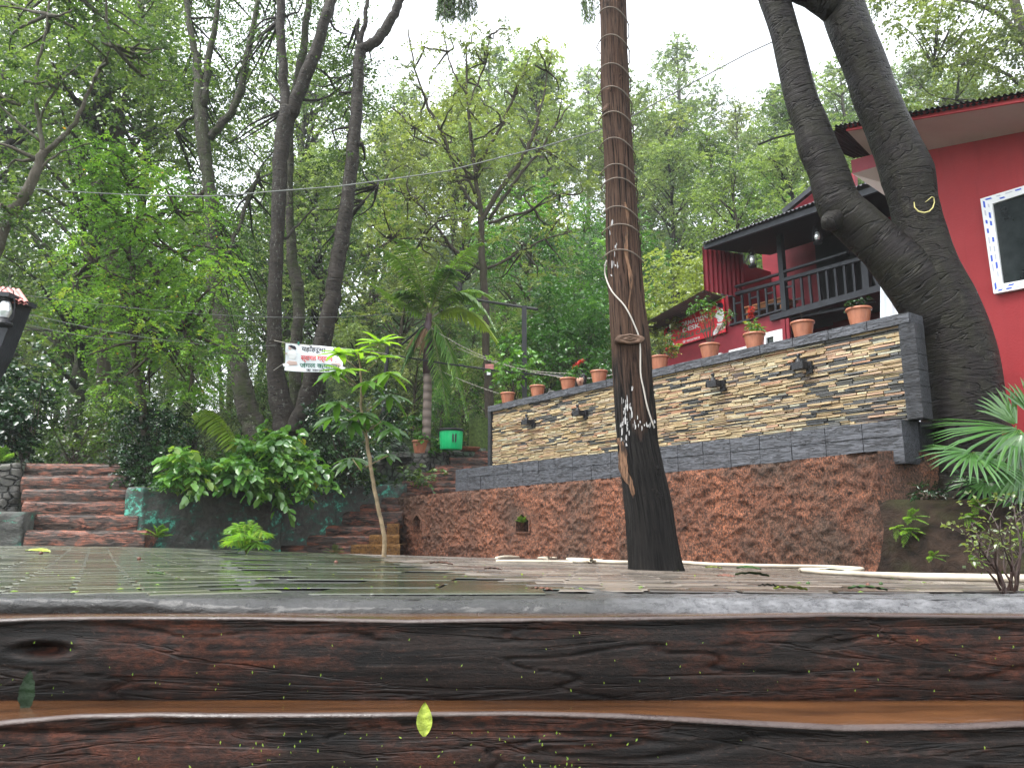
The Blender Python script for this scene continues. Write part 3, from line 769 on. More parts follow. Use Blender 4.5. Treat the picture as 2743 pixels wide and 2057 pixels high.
# ---- slate wall: every stone modelled, charcoal coping and end pillars
SX0 = L(1312, 1150, .22).x; SX1 = L(2474, 1124, .22).x
def slate():
    r = wallroot('slate_wall', 'long wall of thin stacked cream and dark slate strips under charcoal coping', 'wall')
    m = MB(); m.tone = []
    x0 = SX0 + .085; x1 = SX1 - .13; z = .985; row = 0
    while z < 1.895:
        h = random.uniform(.014, .027); x = x0 - random.uniform(0, .1)
        off = 0
        while x < x1:
            l = random.uniform(.07, .34) * (1.15 if h < .02 else .9)
            a = max(x, x0); b = min(x + l, x1); x += l
            if b - a < .01: continue
            cx = (a+b)/2
            big = nz(cx*.5, z*5.5, 3, 1.0, 3) + .45*sstep(x0+5.2, x1-.6, cx)*sstep(1.75,1.1,z)*.5 + .25*max(0, nz(cx*.35, z*2.2, 12, 1, 2)) - .1 * (1 - (cx-x0)/(x1-x0))
            dk = random.random() < .22 + 1.15*big
            if dk: t = random.uniform(0, .33)
            else: t = random.choice([random.uniform(.42, .8), random.uniform(.5, .9), random.uniform(.55,.75), random.uniform(.9, 1)])
            y = .215 + random.uniform(-.016, .012) + (.006 if dk else 0)
            sl = random.uniform(-.02, .02)*0
            b0 = len(m.v); g = .0022; bv = random.uniform(.003, .006)
            zz0 = z + g*random.random() ; zz1 = z + h - g*random.random()
            d1 = random.uniform(-.002,.002); d2 = random.uniform(-.002,.002)
            Q = [(a+g, y+.04, zz0), (b-g, y+.04, zz0), (b-g, y+.04, zz1), (a+g, y+.04, zz1)]
            Fr = [(a+g+bv*.6, y+random.uniform(0,.005), zz0+bv*.5+d1), (b-g-bv*.6, y+random.uniform(0,.005), zz0+bv*.5+d2), (b-g-bv*.6, y+random.uniform(0,.006), zz1-bv*.5+d1), (a+g+bv*.6, y+random.uniform(0,.006), zz1-bv*.5+d2)]
            m.v += [Vector(p) for p in Q + Fr]; m.tone += [t]*8
            m.f += [(b0+4,b0+5,b0+6,b0+7),(b0,b0+1,b0+5,b0+4),(b0+1,b0+2,b0+6,b0+5),(b0+2,b0+3,b0+7,b0+6),(b0+3,b0,b0+4,b0+7)]
        z += h
    m.build('slate_cladding', M['slate'], r)
    b = MB(); b.box(x0, x1, .25, .40, .98, 1.93); b.build('wall_core', M['dark'], r)
    c = MB(); n = 17; ww = (SX1 - .02 - SX0)/n
    for i in range(n): 
        j = random.uniform(-.002, .002)
        c.box(SX0 + ww*i + .0035, SX0 + ww*(i+1) - .0035, .175+j, .445+j, 1.895+j, 1.995+j)
    c.box(SX0+.01, SX1-.02, .19, .43, 1.90, 1.985)
    c.build('coping', M['charcoal'], r)
    for name, xa, xb, k in (('pillar', SX0, SX0+.083, 5), ('pillar', SX1-.13, SX1+.02, 6)):
        c = MB(); hh = (1.89 - .985)/k
        for i in range(k): c.box(xa, xb, .18, .36, .985 + hh*i + .003, .985 + hh*(i+1) - .003)
        c.box(xa+.006, xb-.006, .187, .35, .985, 1.893)
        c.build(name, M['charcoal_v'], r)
slate()
# ---- four wall lamps
def walllamp():
    r = empty('wall_lamp', (0,0,0), 0)
    b = MB(); b.box(.015, .065, -.03, .0, -.065, .03); b.bar((.04,-.02,-.02), (.02,-.075,-.01), .03, .03); b.build('bracket', M['black'], r)
    b = MB(); b.box(-.055, .045, -.12, -.05, -.032, .026); b.tube([(-.05,-.085,-.002), (-.078,-.10,.004)], [.028,.034], 12); b.build('lamp_head', M['black'], r)
    b = MB(); b.lathe([(0,.02),(.032,.022),(.02,.05),(.012,.06),(.014,.075),(.018,.085),(.012,.098),(0,.10)], 12, (-.012,-.085,.0)); b.build('finial', M['black'], r)
    return r
WL = None
for i, (px, py, lab) in enumerate([(1427,1132,'leftmost black lamp fixed on the slate wall'), (1565,1108,'black wall lamp just left of the charred trunk on the slate wall'), (1930,1030,'black wall lamp on the slate wall just right of the charred trunk'), (2160,982,'rightmost and highest-looking black lamp on the slate wall')]):
    o = walllamp() if WL is None else copy_tree(WL); WL = WL or o
    tag(o, lab, 'wall lamp', 'lamps on the slate wall'); o.location = LW(px, py, .22); o.rotation_euler = (0, 0, ROTW); o.scale = (1.3,)*3
# ---- right-hand stair flight, twelve log steps between the green bed and the rough wall
def log_step(m, p0, p1, zb, zt, depth, seed, dirb=(.2, 1)):
    """front face from p0 to p1 (x,y), tread going back"""
    p0 = Vector((*p0, 0)); p1 = Vector((*p1, 0)); Lh = (p1-p0).length; ax = (p1-p0)/Lh; back = Vector((-ax.y, ax.x, 0))
    N = max(20, int(Lh/.025)); K = 9
    b = len(m.v); m.mi = []
    for i in range(N+1):
        u = i/N; P = p0 + ax*Lh*u
        tt = zt + .012*nz(u*Lh*1.3, seed, 0, 1.5)
        for k in range(K+4):
            if k <= K:
                t = k/K; z = zb + (tt-zb)*t; y = -.035*math.sin(t*math.pi)**.7 + .022*(max(0, t-.8)/.2)**2 + .020*nz(u*Lh*2.4, z*12, seed, 1.2, 3)
            else: y = depth*(k-K)/3; z = tt - .004
            q = P + back*y; m.v.append(Vector((q.x, q.y, z)))
    n = K+4
    for i in range(N):
        for k in range(n-1): q = b+i*n+k; m.f.append((q, q+n, q+n+1, q+1)); m.mi.append(1 if k >= K-0 else 0)
    # end caps
    for i in (0, N):
        m.f.append(tuple(b+i*n+k for k in (range(n) if i == 0 else range(n-1, -1, -1))))
def flight(name, label, rows, z0, depth):
    r = athing(name, at(rows[0][0], 1480, rows[0][4]), label, 'staircase')
    zb = z0
    for i, (xl, yl, xr, yr, Y, Yr) in enumerate(rows):
        a = at(xl, yl, Y); b = at(xr, yr, Yr); z = (a.z + b.z)/2
        m = MB(); log_step(m, (a.x, a.y), (b.x, b.y), zb - .05, z, depth, i*3.3)
        o = m.build('step', M['log_far'], r, True); o.data.materials.append(M['tread_far']); o.data.polygons.foreach_set('material_index', m.mi + [0, 0])
        zb = z
    return r
ROWS = [(688,1459,942,1461,13.35,13.35),(700,1433,990,1434,13.7,13.7),(730,1410,1040,1404,14.0,14.05),(779,1374,1078,1365,14.4,14.5),(909,1353,1085,1346,14.75,14.85),(945,1338,1095,1327,15.1,15.2),(985,1323,1130,1313,15.45,15.55),(1040,1309,1225,1300,15.8,15.9),(1078,1292,1230,1284,16.15,16.2),(1125,1271,1240,1260,16.5,16.6),(1166,1252,1312,1241,16.85,16.95),(1204,1232,1314,1219,17.2,17.3),(1248,1212,1316,1203,17.55,17.7)]
flight('log_staircase', 'reddish log-shaped cement staircase climbing beside the rough wall to the slate wall', ROWS, -.62, .5)
ROWL = [(70,1419,393,1421,10.5,10.6),(66,1377,372,1377,10.85,10.95),(64,1341,362,1343,11.2,11.3),(63,1308,352,1310,11.55,11.65),(61,1271,342,1274,11.9,12.0),(60,1239,328,1244,12.25,12.35)]
flight('log_staircase', 'wide reddish log-shaped cement staircase at the far left of the plaza', ROWL, -.36, .6)
# ochre stepped block
def ochre():
    a = G(948, 1490); c = at(1070, 1490, 14.1)
    r = athing('stepped_block', a, 'ochre brown stepped cement block at the foot of the staircase beside the rough wall', 'cement block')
    for (x0, y0, x1, Y, dep) in ((940,1459,1072,13.15,1.0),(990,1432,1070,13.45,.8),(1037,1402,1070,13.8,.6)):
        p = at(x0, y0, Y); q = at(x1, y0, Y+.15); m = MB()
        def fn(u, v, p=p, q=q, dep=dep):
            # wrap: v<.7 front, else top
            X = p.x + (q.x-p.x)*u; Yy = p.y + (q.y-p.y)*u
            if v < .75: z = -.75 + (p.z+.75)*v/.75; y = Yy + .02*nz(X*6, z*6, 1, 1)
            else: z = p.z; y = Yy + dep*(v-.75)/.25
            return (X, y, z)
        m.sheet(fn, 14, 16); m.sheet(lambda u, v, p=p, dep=dep: (p.x + .01*nz(u*5, v*5, 2, 1), p.y + dep*(1-u), -.75 + (p.z+.75)*v), 8, 8)
        m.build('block', M['ochre'], r, True)
ochre()
# ---- walls of the planting beds on the left
def lumpywall(name, label, pts, zb, thick, mat, amp=.03, res=.05, cap=True, seed=0, kindcat='wall'):
    """pts: [(x,y,ztop)] polyline of the top front edge"""
    r = athing(name, Vector((pts[0][0], pts[0][1], zb)), label, kindcat)
    m = MB(); P = [Vector(p) for p in pts]; L_ = [0]
    for i in range(1, len(P)): L_.append(L_[-1] + (P[i]-P[i-1]).xy.length)
    N = max(8, int(L_[-1]/res)); K = 22
    for i in range(N+1):
        s = L_[-1]*i/N
        j = max(k for k in range(len(P)) if L_[k] <= s + 1e-9); j = min(j, len(P)-2); t = (s - L_[j])/(L_[j+1]-L_[j])
        q = P[j].lerp(P[j+1], t); d = (P[j+1]-P[j]); d.z = 0; d.normalize(); bk = Vector((-d.y, d.x, 0))
        zt = q.z + .025*nz(s, 0, seed, 1.4)
        for k in range(K+5):
            if k <= K:
                z = zb + (zt-zb)*k/K; o = amp*(-nz(s*2, z*2.5, seed, 1.2, 4)*1.6 - .6*abs(nz(s*4, z*5, seed+3, 1.5, 3))) + (.03 if k == K else 0)
            else: o = .03 + (thick-.03)*(k-K)/4; z = zt + .01*nz(s*3, k, seed, 1)
            if k == K+4: z = zb
            v = q + bk*o; m.v.append(Vector((v.x, v.y, z)))
    n = K+5
    for i in range(N):
        for k in range(n-1): a = i*n+k; m.f.append((a, a+n, a+n+1, a+1))
    for i in (0, N): m.f.append(tuple(i*n+k for k in (range(n) if i == 0 else range(n-1,-1,-1))))
    m.build('wall_face', mat, r, True)
    return r
g = [at(340, 1312, 10.95), at(385, 1312, 10.95), at(520, 1318, 11.6), at(640, 1326, 12.3), at(760, 1318, 13.0)]
lumpywall('painted_wall', 'low bed wall with flaking turquoise green paint between the two staircases', [(p.x, p.y, .56) for p in g], -.55, .3, M['greenwall'], .05, .04, seed=2)
p1 = at(735, 1300, 13.05); p2 = at(905, 1292, 14.2)
lumpywall('painted_wall', 'brighter green painted end of the bed wall beside the staircase', [(p1.x, p1.y, .72), (p2.x, p2.y, .86)], -.3, .5, M['greenwall'], .03, .05, seed=9)
p1 = at(900, 1296, 14.3); p2 = at(1090, 1300, 15.6)
lumpywall('cement_wall', 'low mossy grey cement wall left of the upper staircase steps', [(p1.x, p1.y, p1.z), (p2.x, p2.y, p2.z+.02)], -.2, .5, M['greenwall'], .04, .05, seed=14)
p0 = at(985, 1240, 16.2); p1 = at(1085, 1215, 16.6); p2 = at(1150, 1212, 16.9)
lumpywall('rubble_wall', 'dark rubble stone wall with green patches under the stone toad', [(p0.x, p0.y, p0.z), (p1.x, p1.y, p1.z), (p2.x, p2.y, p2.z)], .6, .8, M['rubble'], .10, .05, seed=21)
p1 = at(1118, 1208, 17.0); p2 = at(1260, 1210, 17.5); p3 = at(1300,1204,17.9)
lumpywall('rubble_wall', 'dark rubble stone wall beneath the green bucket', [(p1.x, p1.y, p1.z), (p2.x, p2.y, p2.z), (p3.x,p3.y,p3.z+.04)], .6, 1.6, M['rubble'], .10, .05, seed=31)
p0 = at(-60, 1245, 12.0); p1 = at(58, 1238, 12.1)
lumpywall('rubble_wall', 'dark stone wall at the left edge of the photo beside the wide staircase', [(p0.x-2, p0.y, p0.z), (p0.x, p0.y, p0.z), (p1.x, p1.y, p1.z)], -.3, .6, M['rubble'], .12, .06, seed=41)
p0 = at(-60, 1372, 10.4); p1 = at(66, 1370, 10.5)
lumpywall('cement_wall', 'low dark cement wall at the left edge left of the wide staircase', [(p0.x-2, p0.y, p0.z), (p0.x, p0.y, p0.z), (p1.x, p1.y, p1.z)], -.5, .8, M['greenwall'], .05, .06, seed=51)
# bed soil tops (structure sheets)
def bed(pts, label):
    m = MB(); m.v = [Vector(p) for p in pts]; m.f = [tuple(range(len(pts)))]
    o = m.build('bed_ground', M['soil']); tag(o, label, kind='structure')
a = at(366, 1312, 10.9); b = at(905, 1300, 14.4)
bed([(a.x-.02, a.y+.1, .5), (at(520,1318,11.75).x, 11.75, .5), (at(640,1326,12.45).x, 12.45, .5), (at(735,1318,13.2).x, 13.2, .5), (b.x, b.y, .62), (b.x+1.2, 17, .8), (-3, 21, 1.1), (-9, 21, 1.05), (-6.6, 13.5, .9), (-5.75, 12.6, .8)], 'dark soil of the planting bed behind the green wall')
# landing behind stairs
m = MB(); q = at(1248, 1212, 17.6); m.v = [Vector(p) for p in ((-11.5, 12.6, .995), (-8.0, 12.6, .995), (-8, 19, 1.0), (-12, 21, 1.0))]; m.f = [(0,1,2,3)]
tag(m.build('path', M['soil']), 'trodden path at the top of the left staircase', kind='structure')
# upper terrace behind the slate wall (floor)
m = MB(); A = [Wd((x, y, .93)) for x, y in ((SX0-.0, .42), (SX1, .42), (SX1, 2.7), (SX1+8, 2.7), (SX1+8, 9.5), (SX0-5, 9.5), (SX0-3.2, 4.5))]; m.v = A; m.f = [tuple(range(7))]
tag(m.build('terrace_ground', M['pave_bed']), 'upper terrace floor behind the slate wall', kind='structure')
# ---- earth bank on the right with planting on it
def bank():
    m = MB(); N = 110; K = 46
    B = [G(2350, 1536), G(2480, 1545), G(2620, 1551), G(2743, 1556)]; B.append(B[-1] + Vector((2.2, -.6, 0)))
    T = [at(2352, 1338, 7.15), at(2480, 1338, 6.95), at(2620, 1336, 6.75), at(2743, 1333, 6.6)]; T.append(T[-1] + Vector((2.2, -.5, .0)))
    def ip(P, u):
        s = u*(len(P)-1); i = min(int(s), len(P)-2); return P[i].lerp(P[i+1], s-i)
    for i in range(N+1):
        u = i/N; b = ip(B, u); t = ip(T, u)
        for k in range(K+9):
            if k <= K:
                v = k/K; p = b.lerp(t, v); bul = -.10*math.sin(v*math.pi)
                p = p + Vector((0, bul + .07*nz(p.x*1.5, p.z*3, 1, 1.3, 4), .02*nz(p.x*2, p.z*2, 4, 1)))
                if k == 0: p.z -= .1
            else:
                v = (k-K)/8; p = t + Vector((.5*v, 3.2*v, .04*nz(t.x*2+v, v*4, 2, 1.2) + .12*v))
            m.v.append(p)
    n = K+9
    for i in range(N):
        for k in range(n-1): q = i*n+k; m.f.append((q, q+n, q+n+1, q+1))
    tag(m.build('earth_bank', M['soil'], None, True), 'bare dark earth bank at the right below the fan palms', kind='structure')
bank()
# ================================================================== BUILDINGS
def Q5(zx, zy): return (1720 + zx/3.16, 480 + zy/3.16)
def poly(m, pts, s, th, z5=False):
    """polygon given by photo corners on the vertical plane at depth s behind the rough wall, th thick"""
    P = [L(*(Q5(*p) if z5 else p), s) for p in pts]
    m.prism([(p.x, p.z) for p in P], s, s + th); return m
def beam(m, a, b, w_, s, d, z5=True):
    pa = L(*(Q5(*a) if z5 else a), s); pb = L(*(Q5(*b) if z5 else b), s); m.bar(pa, pb, w_, d); return m
def lodge():
    s = 4.4
    r = wallroot('lodge', 'maroon two-storey lodge with black balcony and corrugated roof above the slate wall', 'building')
    # main walls
    w = MB(); poly(w, [(185,1265),(725,985),(740,1240),(1190,1095),(1215,1700),(0,1900),(180,1700)], s+.02, .12, True)
    w.build('lower_wall', M['redwood'], r)
    w = MB(); zf = L(*Q5(1190,1100), s).z
    xa = L(*Q5(690,800), s).x; xb = L(*Q5(2300,800), s).x; ztop = L(*Q5(500,556), s-.85).z + .02
    w.box(xa-.2, xb+1.5, s+1.5, s+1.62, zf-1.6, ztop+.55)
    w.box(xa-.12, xa-.02, s+.2, s+1.5, zf, ztop)
    w.build('back_wall', M['redwood'], r)
    d = MB(); x0 = L(*Q5(1490,800), s+1.5).x; d.box(x0, x0+1.2, s+1.46, s+1.49, zf, L(*Q5(1550,500), s+1.5).z); d.build('doorway', M['dark'], r)
    fl = MB(); fl.box(xa, xb+1.5, s+.08, s+1.5, zf-.05, zf+.0); fl.build('balcony_floor', M['blackwood'], r)
    u = MB(); u.box(L(*Q5(1250,1300), s).x, xb+1.5, s+1.35, s+1.45, .9, zf); u.build('undercroft_wall', M['redwood'], r)
    # posts
    for (a, b, w_) in (((700,560),(697,985),.10),((1165,470),(1215,1118),.095),((1890,690),(1908,930),.11),((2260,560),(2300,870),.1)):
        p = MB(); beam(p, a, b, w_, s+.02, .10); p.build('post', M['blackwood'], r)
    for (a, b, w_, nm) in (((715,935),(1175,800),.035,'top_rail'),((1205,785),(1740,622),.035,'top_rail'),((722,992),(1185,868),.055,'hand_rail'),((1212,852),(2290,555),.06,'hand_rail'),((1090,1178),(2330,838),.105,'floor_beam'),((745,1238),(1190,1105),.03,'floor_beam')):
        p = MB(); beam(p, a, b, w_, s-.01 if nm=='floor_beam' else s+.0, .07); p.build(nm, M['blackwood'], r)
    bal = [((777,1000),(792,1228)),((845,980),(860,1205)),((908,965),(922,1130)),((980,945),(995,1170)),((1047,925),(1063,1140)),((1118,905),(1135,1120)),
           ((1277,850),(1292,1092)),((1345,830),(1365,1075)),((1413,810),(1438,1060)),((1488,790),(1512,1040)),((1560,770),(1582,1025)),((1632,745),(1655,1005)),((1710,725),(1730,985)),((1785,705),(1808,960)),((1965,820),(1998,905))]
    for a, b in bal:
        p = MB(); beam(p, a, b, .038, s+.01, .035); p.build('baluster', M['blackwood'], r)
    for a, b in (((785,1055),(850,1040)),((915,1012),(985,992)),((1050,972),(1122,955)),((1060,1068),(1130,1050)),((1140,1060),(1185,1048)),((750,1180),(790,1170)),((860,1150),(920,1135)),((925,1130),(990,1118)),((1000,1105),(1060,1092)),((1218,918),(1280,903)),((1290,1022),(1360,1005))):
        p = MB(); beam(p, a, b, .028, s+.02, .03); p.build('fret_bar', M['blackwood'], r)
    # eave: front fascia beam, corrugated roof with real waves
    sf = s - .75
    f = MB(); beam(f, (530,575), (2280,-15), .10, sf, .06); f.build('fascia_beam', M['blackwood'], r)
    so_ = MB(); a = L(*Q5(500,556), sf-.1); b = L(*Q5(2200,-65), sf-.1)
    ridge = 2.6
    n = 190
    def roof(u, v):
        p = a.lerp(b, u); return (p.x, sf - .1 + ridge*v, p.z + .02 + .014*math.cos(u*n*2*math.pi/4.0) + ridge*.42*v)
    so_.sheet(roof, n*2, 4); so_.build('roof', M['darkroof'], r)
    ce = MB(); ce.sheet(lambda u, v: (a.x + (b.x-a.x)*u, sf + ridge*v*.75, a.z + (b.z-a.z)*u - .06 + .3*v), 2, 2); ce.build('ceiling', M['dark'], r)
    # gable triangle behind the roof
    g = MB(); poly(g, [(1205,270),(1440,80),(1800,-60),(1800,300)], s+1.9, .1, True); g.build('gable', M['redwood'], r)
    g = MB(); beam(g, (1200,280), (1450,75), .10, s+1.8, .1); g.build('barge_board', M['blackwood'], r)
    # corrugated maroon side panel left
    g = MB(); A = L(*Q5(492,565), sf); Bt = L(*Q5(525,935), sf)
    def side(u, v):
        return (A.x + .03 + .012*math.cos(u*2*math.pi*9) + .16*u, sf + .95*u, A.z - .02 + (Bt.z - A.z)*v)
    g.sheet(side, 108, 2); g.build('side_panel', M['redwood'], r)
    # hanging trim of scalloped red tiles inside
    for a_, b_ in (((1195,455),(1415,390)),((1880,200),(2060,150))):
        p = MB(); pa = L(*Q5(*a_), s+.3); pb = L(*Q5(*b_), s+.3)
        p.sheet(lambda u, v: (pa.x+(pb.x-pa.x)*u, s+.3-.02*v, pa.z+(pb.z-pa.z)*u - .05*v + .008*math.cos(u*60)), 60, 1); p.build('tile_trim', M['oldtile'], r)
    # lean-to roof left over the sign
    g = MB(); tl = L(*Q5(15,1222), s-.8); tr = L(*Q5(530,938), s-.8); bl = L(*Q5(60,1335), s+.1); br = L(*Q5(690,1000), s+.1)
    def lean(u, v):
        p = tl.lerp(tr, u); q = bl.lerp(br, u); o = p.lerp(q, v); return (o.x, o.y, o.z + .008*math.cos(v*2*math.pi*9))
    g.sheet(lean, 4, 72); g.build('lean_to_roof', M['metalroof'], r)
    # windows and doors
    def wframe(pts, name, inner, mat='white', s_=s-.01):
        P = [L(*Q5(*p), s_) for p in pts]; I = [L(*Q5(*p), s_) for p in inner]
        f = MB(); n_ = len(P)
        o0 = [(p.x, s_-.03, p.z) for p in P]; i0 = [(p.x, s_-.03, p.z) for p in I]; o1 = [(p.x, s_+.04, p.z) for p in P]; i1 = [(p.x, s_+.04, p.z) for p in I]
        f.loft(o0, i0); f.loft(o1, o0); f.loft(i0, i1); fo = f.build(name, M[mat], r)
        gl = MB(); gl.prism([(p.x, p.z) for p in I], s_+.01, s_+.02); gl.build('pane', M['glass'], fo)
    wframe([(1040,1305),(1195,1268),(1205,1600),(1045,1650)], 'door', [(1060,1345),(1120,1330),(1130,1600),(1062,1620)])
    wframe([(742,1452),(905,1412),(910,1700),(745,1750)], 'window', [(785,1475),(895,1445),(897,1690),(787,1740)])
    wframe([(635,1480),(678,1470),(680,1700),(638,1720)], 'window', [(648,1500),(668,1495),(668,1690),(650,1700)])
    wframe([(215,1590),(520,1515),(530,1800),(218,1850)], 'window', [(245,1625),(500,1560),(505,1780),(248,1830)])
    p = MB(); beam(p, (1235,1180), (1255,1500), .06, s-.02, .05); p.build('down_pipe', M['redwood'], r)
    p = MB(); beam(p, (1200,1190), (1215,1500), .09, s, .08); p.build('post', M['redwood'], r)
    p = MB(); beam(p, (1260,1180), (1720,1095), .03, s+.1, .05); beam(p, (1500,1120), (1975,1040), .03, s+.3, .05); p.build('joist', M['blackwood'], r)
    p = MB(); beam(p, (725,990), (745,1240), .05, s-.01, .06); p.build('corner_board', M['redwood'], r)
    return s
LS = lodge()
# table on the balcony
def table(s):
    r = wallroot('wooden_table', 'small orange wooden table standing on the black balcony', 'table')
    a = L(*Q5(870,1085), s+.45); b = L(*Q5(1195,1000), s+.45); z = (a.z+b.z)/2
    m = MB(); m.box(a.x, b.x, s+.4, s+.9, z-.03, z); m.build('table_top', M['plywood'], r)
    m = MB(); m.box(a.x+.03, b.x-.03, s+.43, s+.87, z-.10, z-.035); m.build('apron', M['plywood'], r)
    zf = L(*Q5(1190,1100), s).z
    for x in (a.x+.03, b.x-.07):
        for y in (s+.43, s+.83): m = MB(); m.box(x, x+.04, y, y+.04, zf, z-.1); m.build('leg', M['plywood'], r)
table(LS)
# hurricane lanterns
def lantern():
    r = empty('hurricane_lantern', (0,0,0))
    b = MB(); b.lathe([(0,0),(.055,0),(.058,.012),(.05,.03),(.03,.045),(.028,.055),(0,.055)], 16); b.build('fuel_tank', M['black'], r)
    b = MB(); b.lathe([(.026,.055),(.04,.085),(.043,.11),(.034,.15),(.026,.165)], 16); b.build('globe', M['lampglass'], r, True)
    b = MB(); b.lathe([(.03,.165),(.034,.17),(.03,.19),(.02,.2),(.022,.215),(.0,.22)], 16); b.build('cap', M['black'], r)
    b = MB()
    for s_ in (1,-1): b.tube([(s_*.045,0,.02),(s_*.062,0,.05),(s_*.064,0,.12),(s_*.055,0,.18),(s_*.028,0,.2)], .005, 6)
    b.tube([(-.05,0,.17),(-.04,0,.24),(0,0,.27),(.04,0,.24),(.05,0,.17)], .003, 6)
    b.tube([(0,0,.27),(0,0,.36)], .002, 5); b.build('wire_frame', M['black'], r); return r
LN = lantern(); o1 = LN
for i, (pos, lab, sc) in enumerate(((Wd(L(*Q5(935,745), LS-.35)), 'black hurricane lantern hanging at the left of the balcony', 1.25), (Wd(L(*Q5(1487,548), LS-.35)), 'black hurricane lantern hanging beside the forked tree', 1.2), (at(8,873,4.9), 'pale hurricane lantern under the tiled eave at the left edge of the photo', 1.0))):
    o = LN if i == 0 else copy_tree(LN); o.location = pos; o.scale = (sc,)*3; tag(o, lab, 'lantern', 'hurricane lanterns')
# ---- sign on the lodge
def text(name, s, size, mat, parent, M_, font_w=0):
    c = D.curves.new(name, 'FONT'); c.body = s; c.size = size; c.offset = font_w; c.resolution_u = 3
    o = D.objects.new(name, c); COL.objects.link(o)
    dg = bpy.context.evaluated_depsgraph_get(); me = D.meshes.new_from_object(o.evaluated_get(dg)); D.objects.remove(o); D.curves.remove(c)
    for v in me.vertices: v.co = M_(v.co)
    me.name = name; me.materials.clear(); return link(name, me, M[mat], parent)
def flatpoly(m, pts, F_):
    b = len(m.v); m.v += [F_(p) for p in pts]; m.f.append(tuple(range(b, b+len(pts))))
def figure(F_, parent, flip=1):
    """clip-art dancer: kneeling woman, flat print"""
    g = lambda pts: [(p[0]*flip, p[1]) for p in pts]
    m = MB(); flatpoly(m, g([(-.10,.95),(-.02,1.0),(.09,.97),(.13,.86),(.10,.80),(.02,.84),(-.03,.88)]), F_); flatpoly(m, g([(-.02,.62),(.02,.60),(.0,.70),(-.04,.68)]), F_); m.build('print_hair', M['inkblack'], parent)
    m = MB(); flatpoly(m, g([(-.09,.94),(-.03,.88),(.0,.82),(-.05,.76),(-.10,.82)]), F_); flatpoly(m, g([(-.16,.64),(-.10,.62),(-.12,.55),(-.19,.60)]), F_); m.build('print_skin', M['inkskin'], parent)
    m = MB(); flatpoly(m, g([(-.05,.76),(.08,.80),(.13,.68),(.12,.52),(.06,.38),(-.06,.40),(-.08,.52),(-.15,.60),(-.12,.66)]), F_); flatpoly(m, g([(-.10,.36),(.08,.34),(.12,.28),(-.08,.30)]), F_); flatpoly(m, g([(-.24,.12),(-.10,.22),(-.06,.08),(-.2,.02)]), F_); m.build('print_blouse', M['inkwhite'], parent)
    m = MB(); flatpoly(m, g([(-.07,.31),(.13,.29),(.16,.16),(-.04,.10),(-.16,.20)]), F_); m.build('print_skirt', M['inkskin'], parent)
def signboard():
    s = LS - .06
    r = wallroot('sign_board', 'red INFORMATION DESK sign with white lettering and dancer prints under the lean-to roof', 'sign')
    A, B, C_, D_ = (L(*p, s) for p in ((1780.7,937.6),(1943.4,889),(1938,800),(1779.5,880.6)))
    m = MB(); m.prism([(p.x, p.z) for p in (A, B, C_, D_)], s, s+.02); m.build('panel', M['signred'], r)
    def line(body, p0, p1, cap, mat, w_=.004):
        a = L(*p0, s); b = L(*p1, s); ch = (L(p0[0], p0[1]-cap, s) - a).z
        c = D.curves.new('t', 'FONT'); c.body = body; c.size = 1; o = D.objects.new('t', c); COL.objects.link(o); bpy.context.view_layer.update(); wd_ = o.dimensions.x; D.objects.remove(o); D.curves.remove(c)
        sx = (b.x - a.x)/wd_; sh = (b.z - a.z)/wd_; sy = ch/.69
        text('lettering', body, 1, mat, r, lambda q: Vector((a.x + q[0]*sx, s-.006, a.z + q[1]*sy + q[0]*sh)), w_*6)
    line('INFORMATION', (1804.8,882.4), (1894.6,854.1), 11.5, 'inkwhite')
    line('DESK', (1828.3,890.8), (1872.9,877), 11, 'inkwhite', .005)
    line('JUNGLE CAMP', (1810.8,911.9), (1904.2,886), 9.5, 'inkgreen', .005)
    line('\u260e 9802078418', (1828.9,919.8), (1874.7,906.5), 5.6, 'inkwhite', .003)
    hR = L(1924, 812, s); hB = L(1924, 897, s); wR = L(1943, 850, s).x - L(1905, 850, s).x
    figure(lambda p: Vector((hR.x + p[0]*wR*2.4 + .02, s-.005, hB.z + p[1]*(hR.z - hB.z))), r, 1)
    hR = L(1793, 878, s); hB = L(1793, 930, s)
    figure(lambda p: Vector((hR.x + p[0]*wR*1.6, s-.005, hB.z + p[1]*(hR.z - hB.z))), r, -1)
signboard()
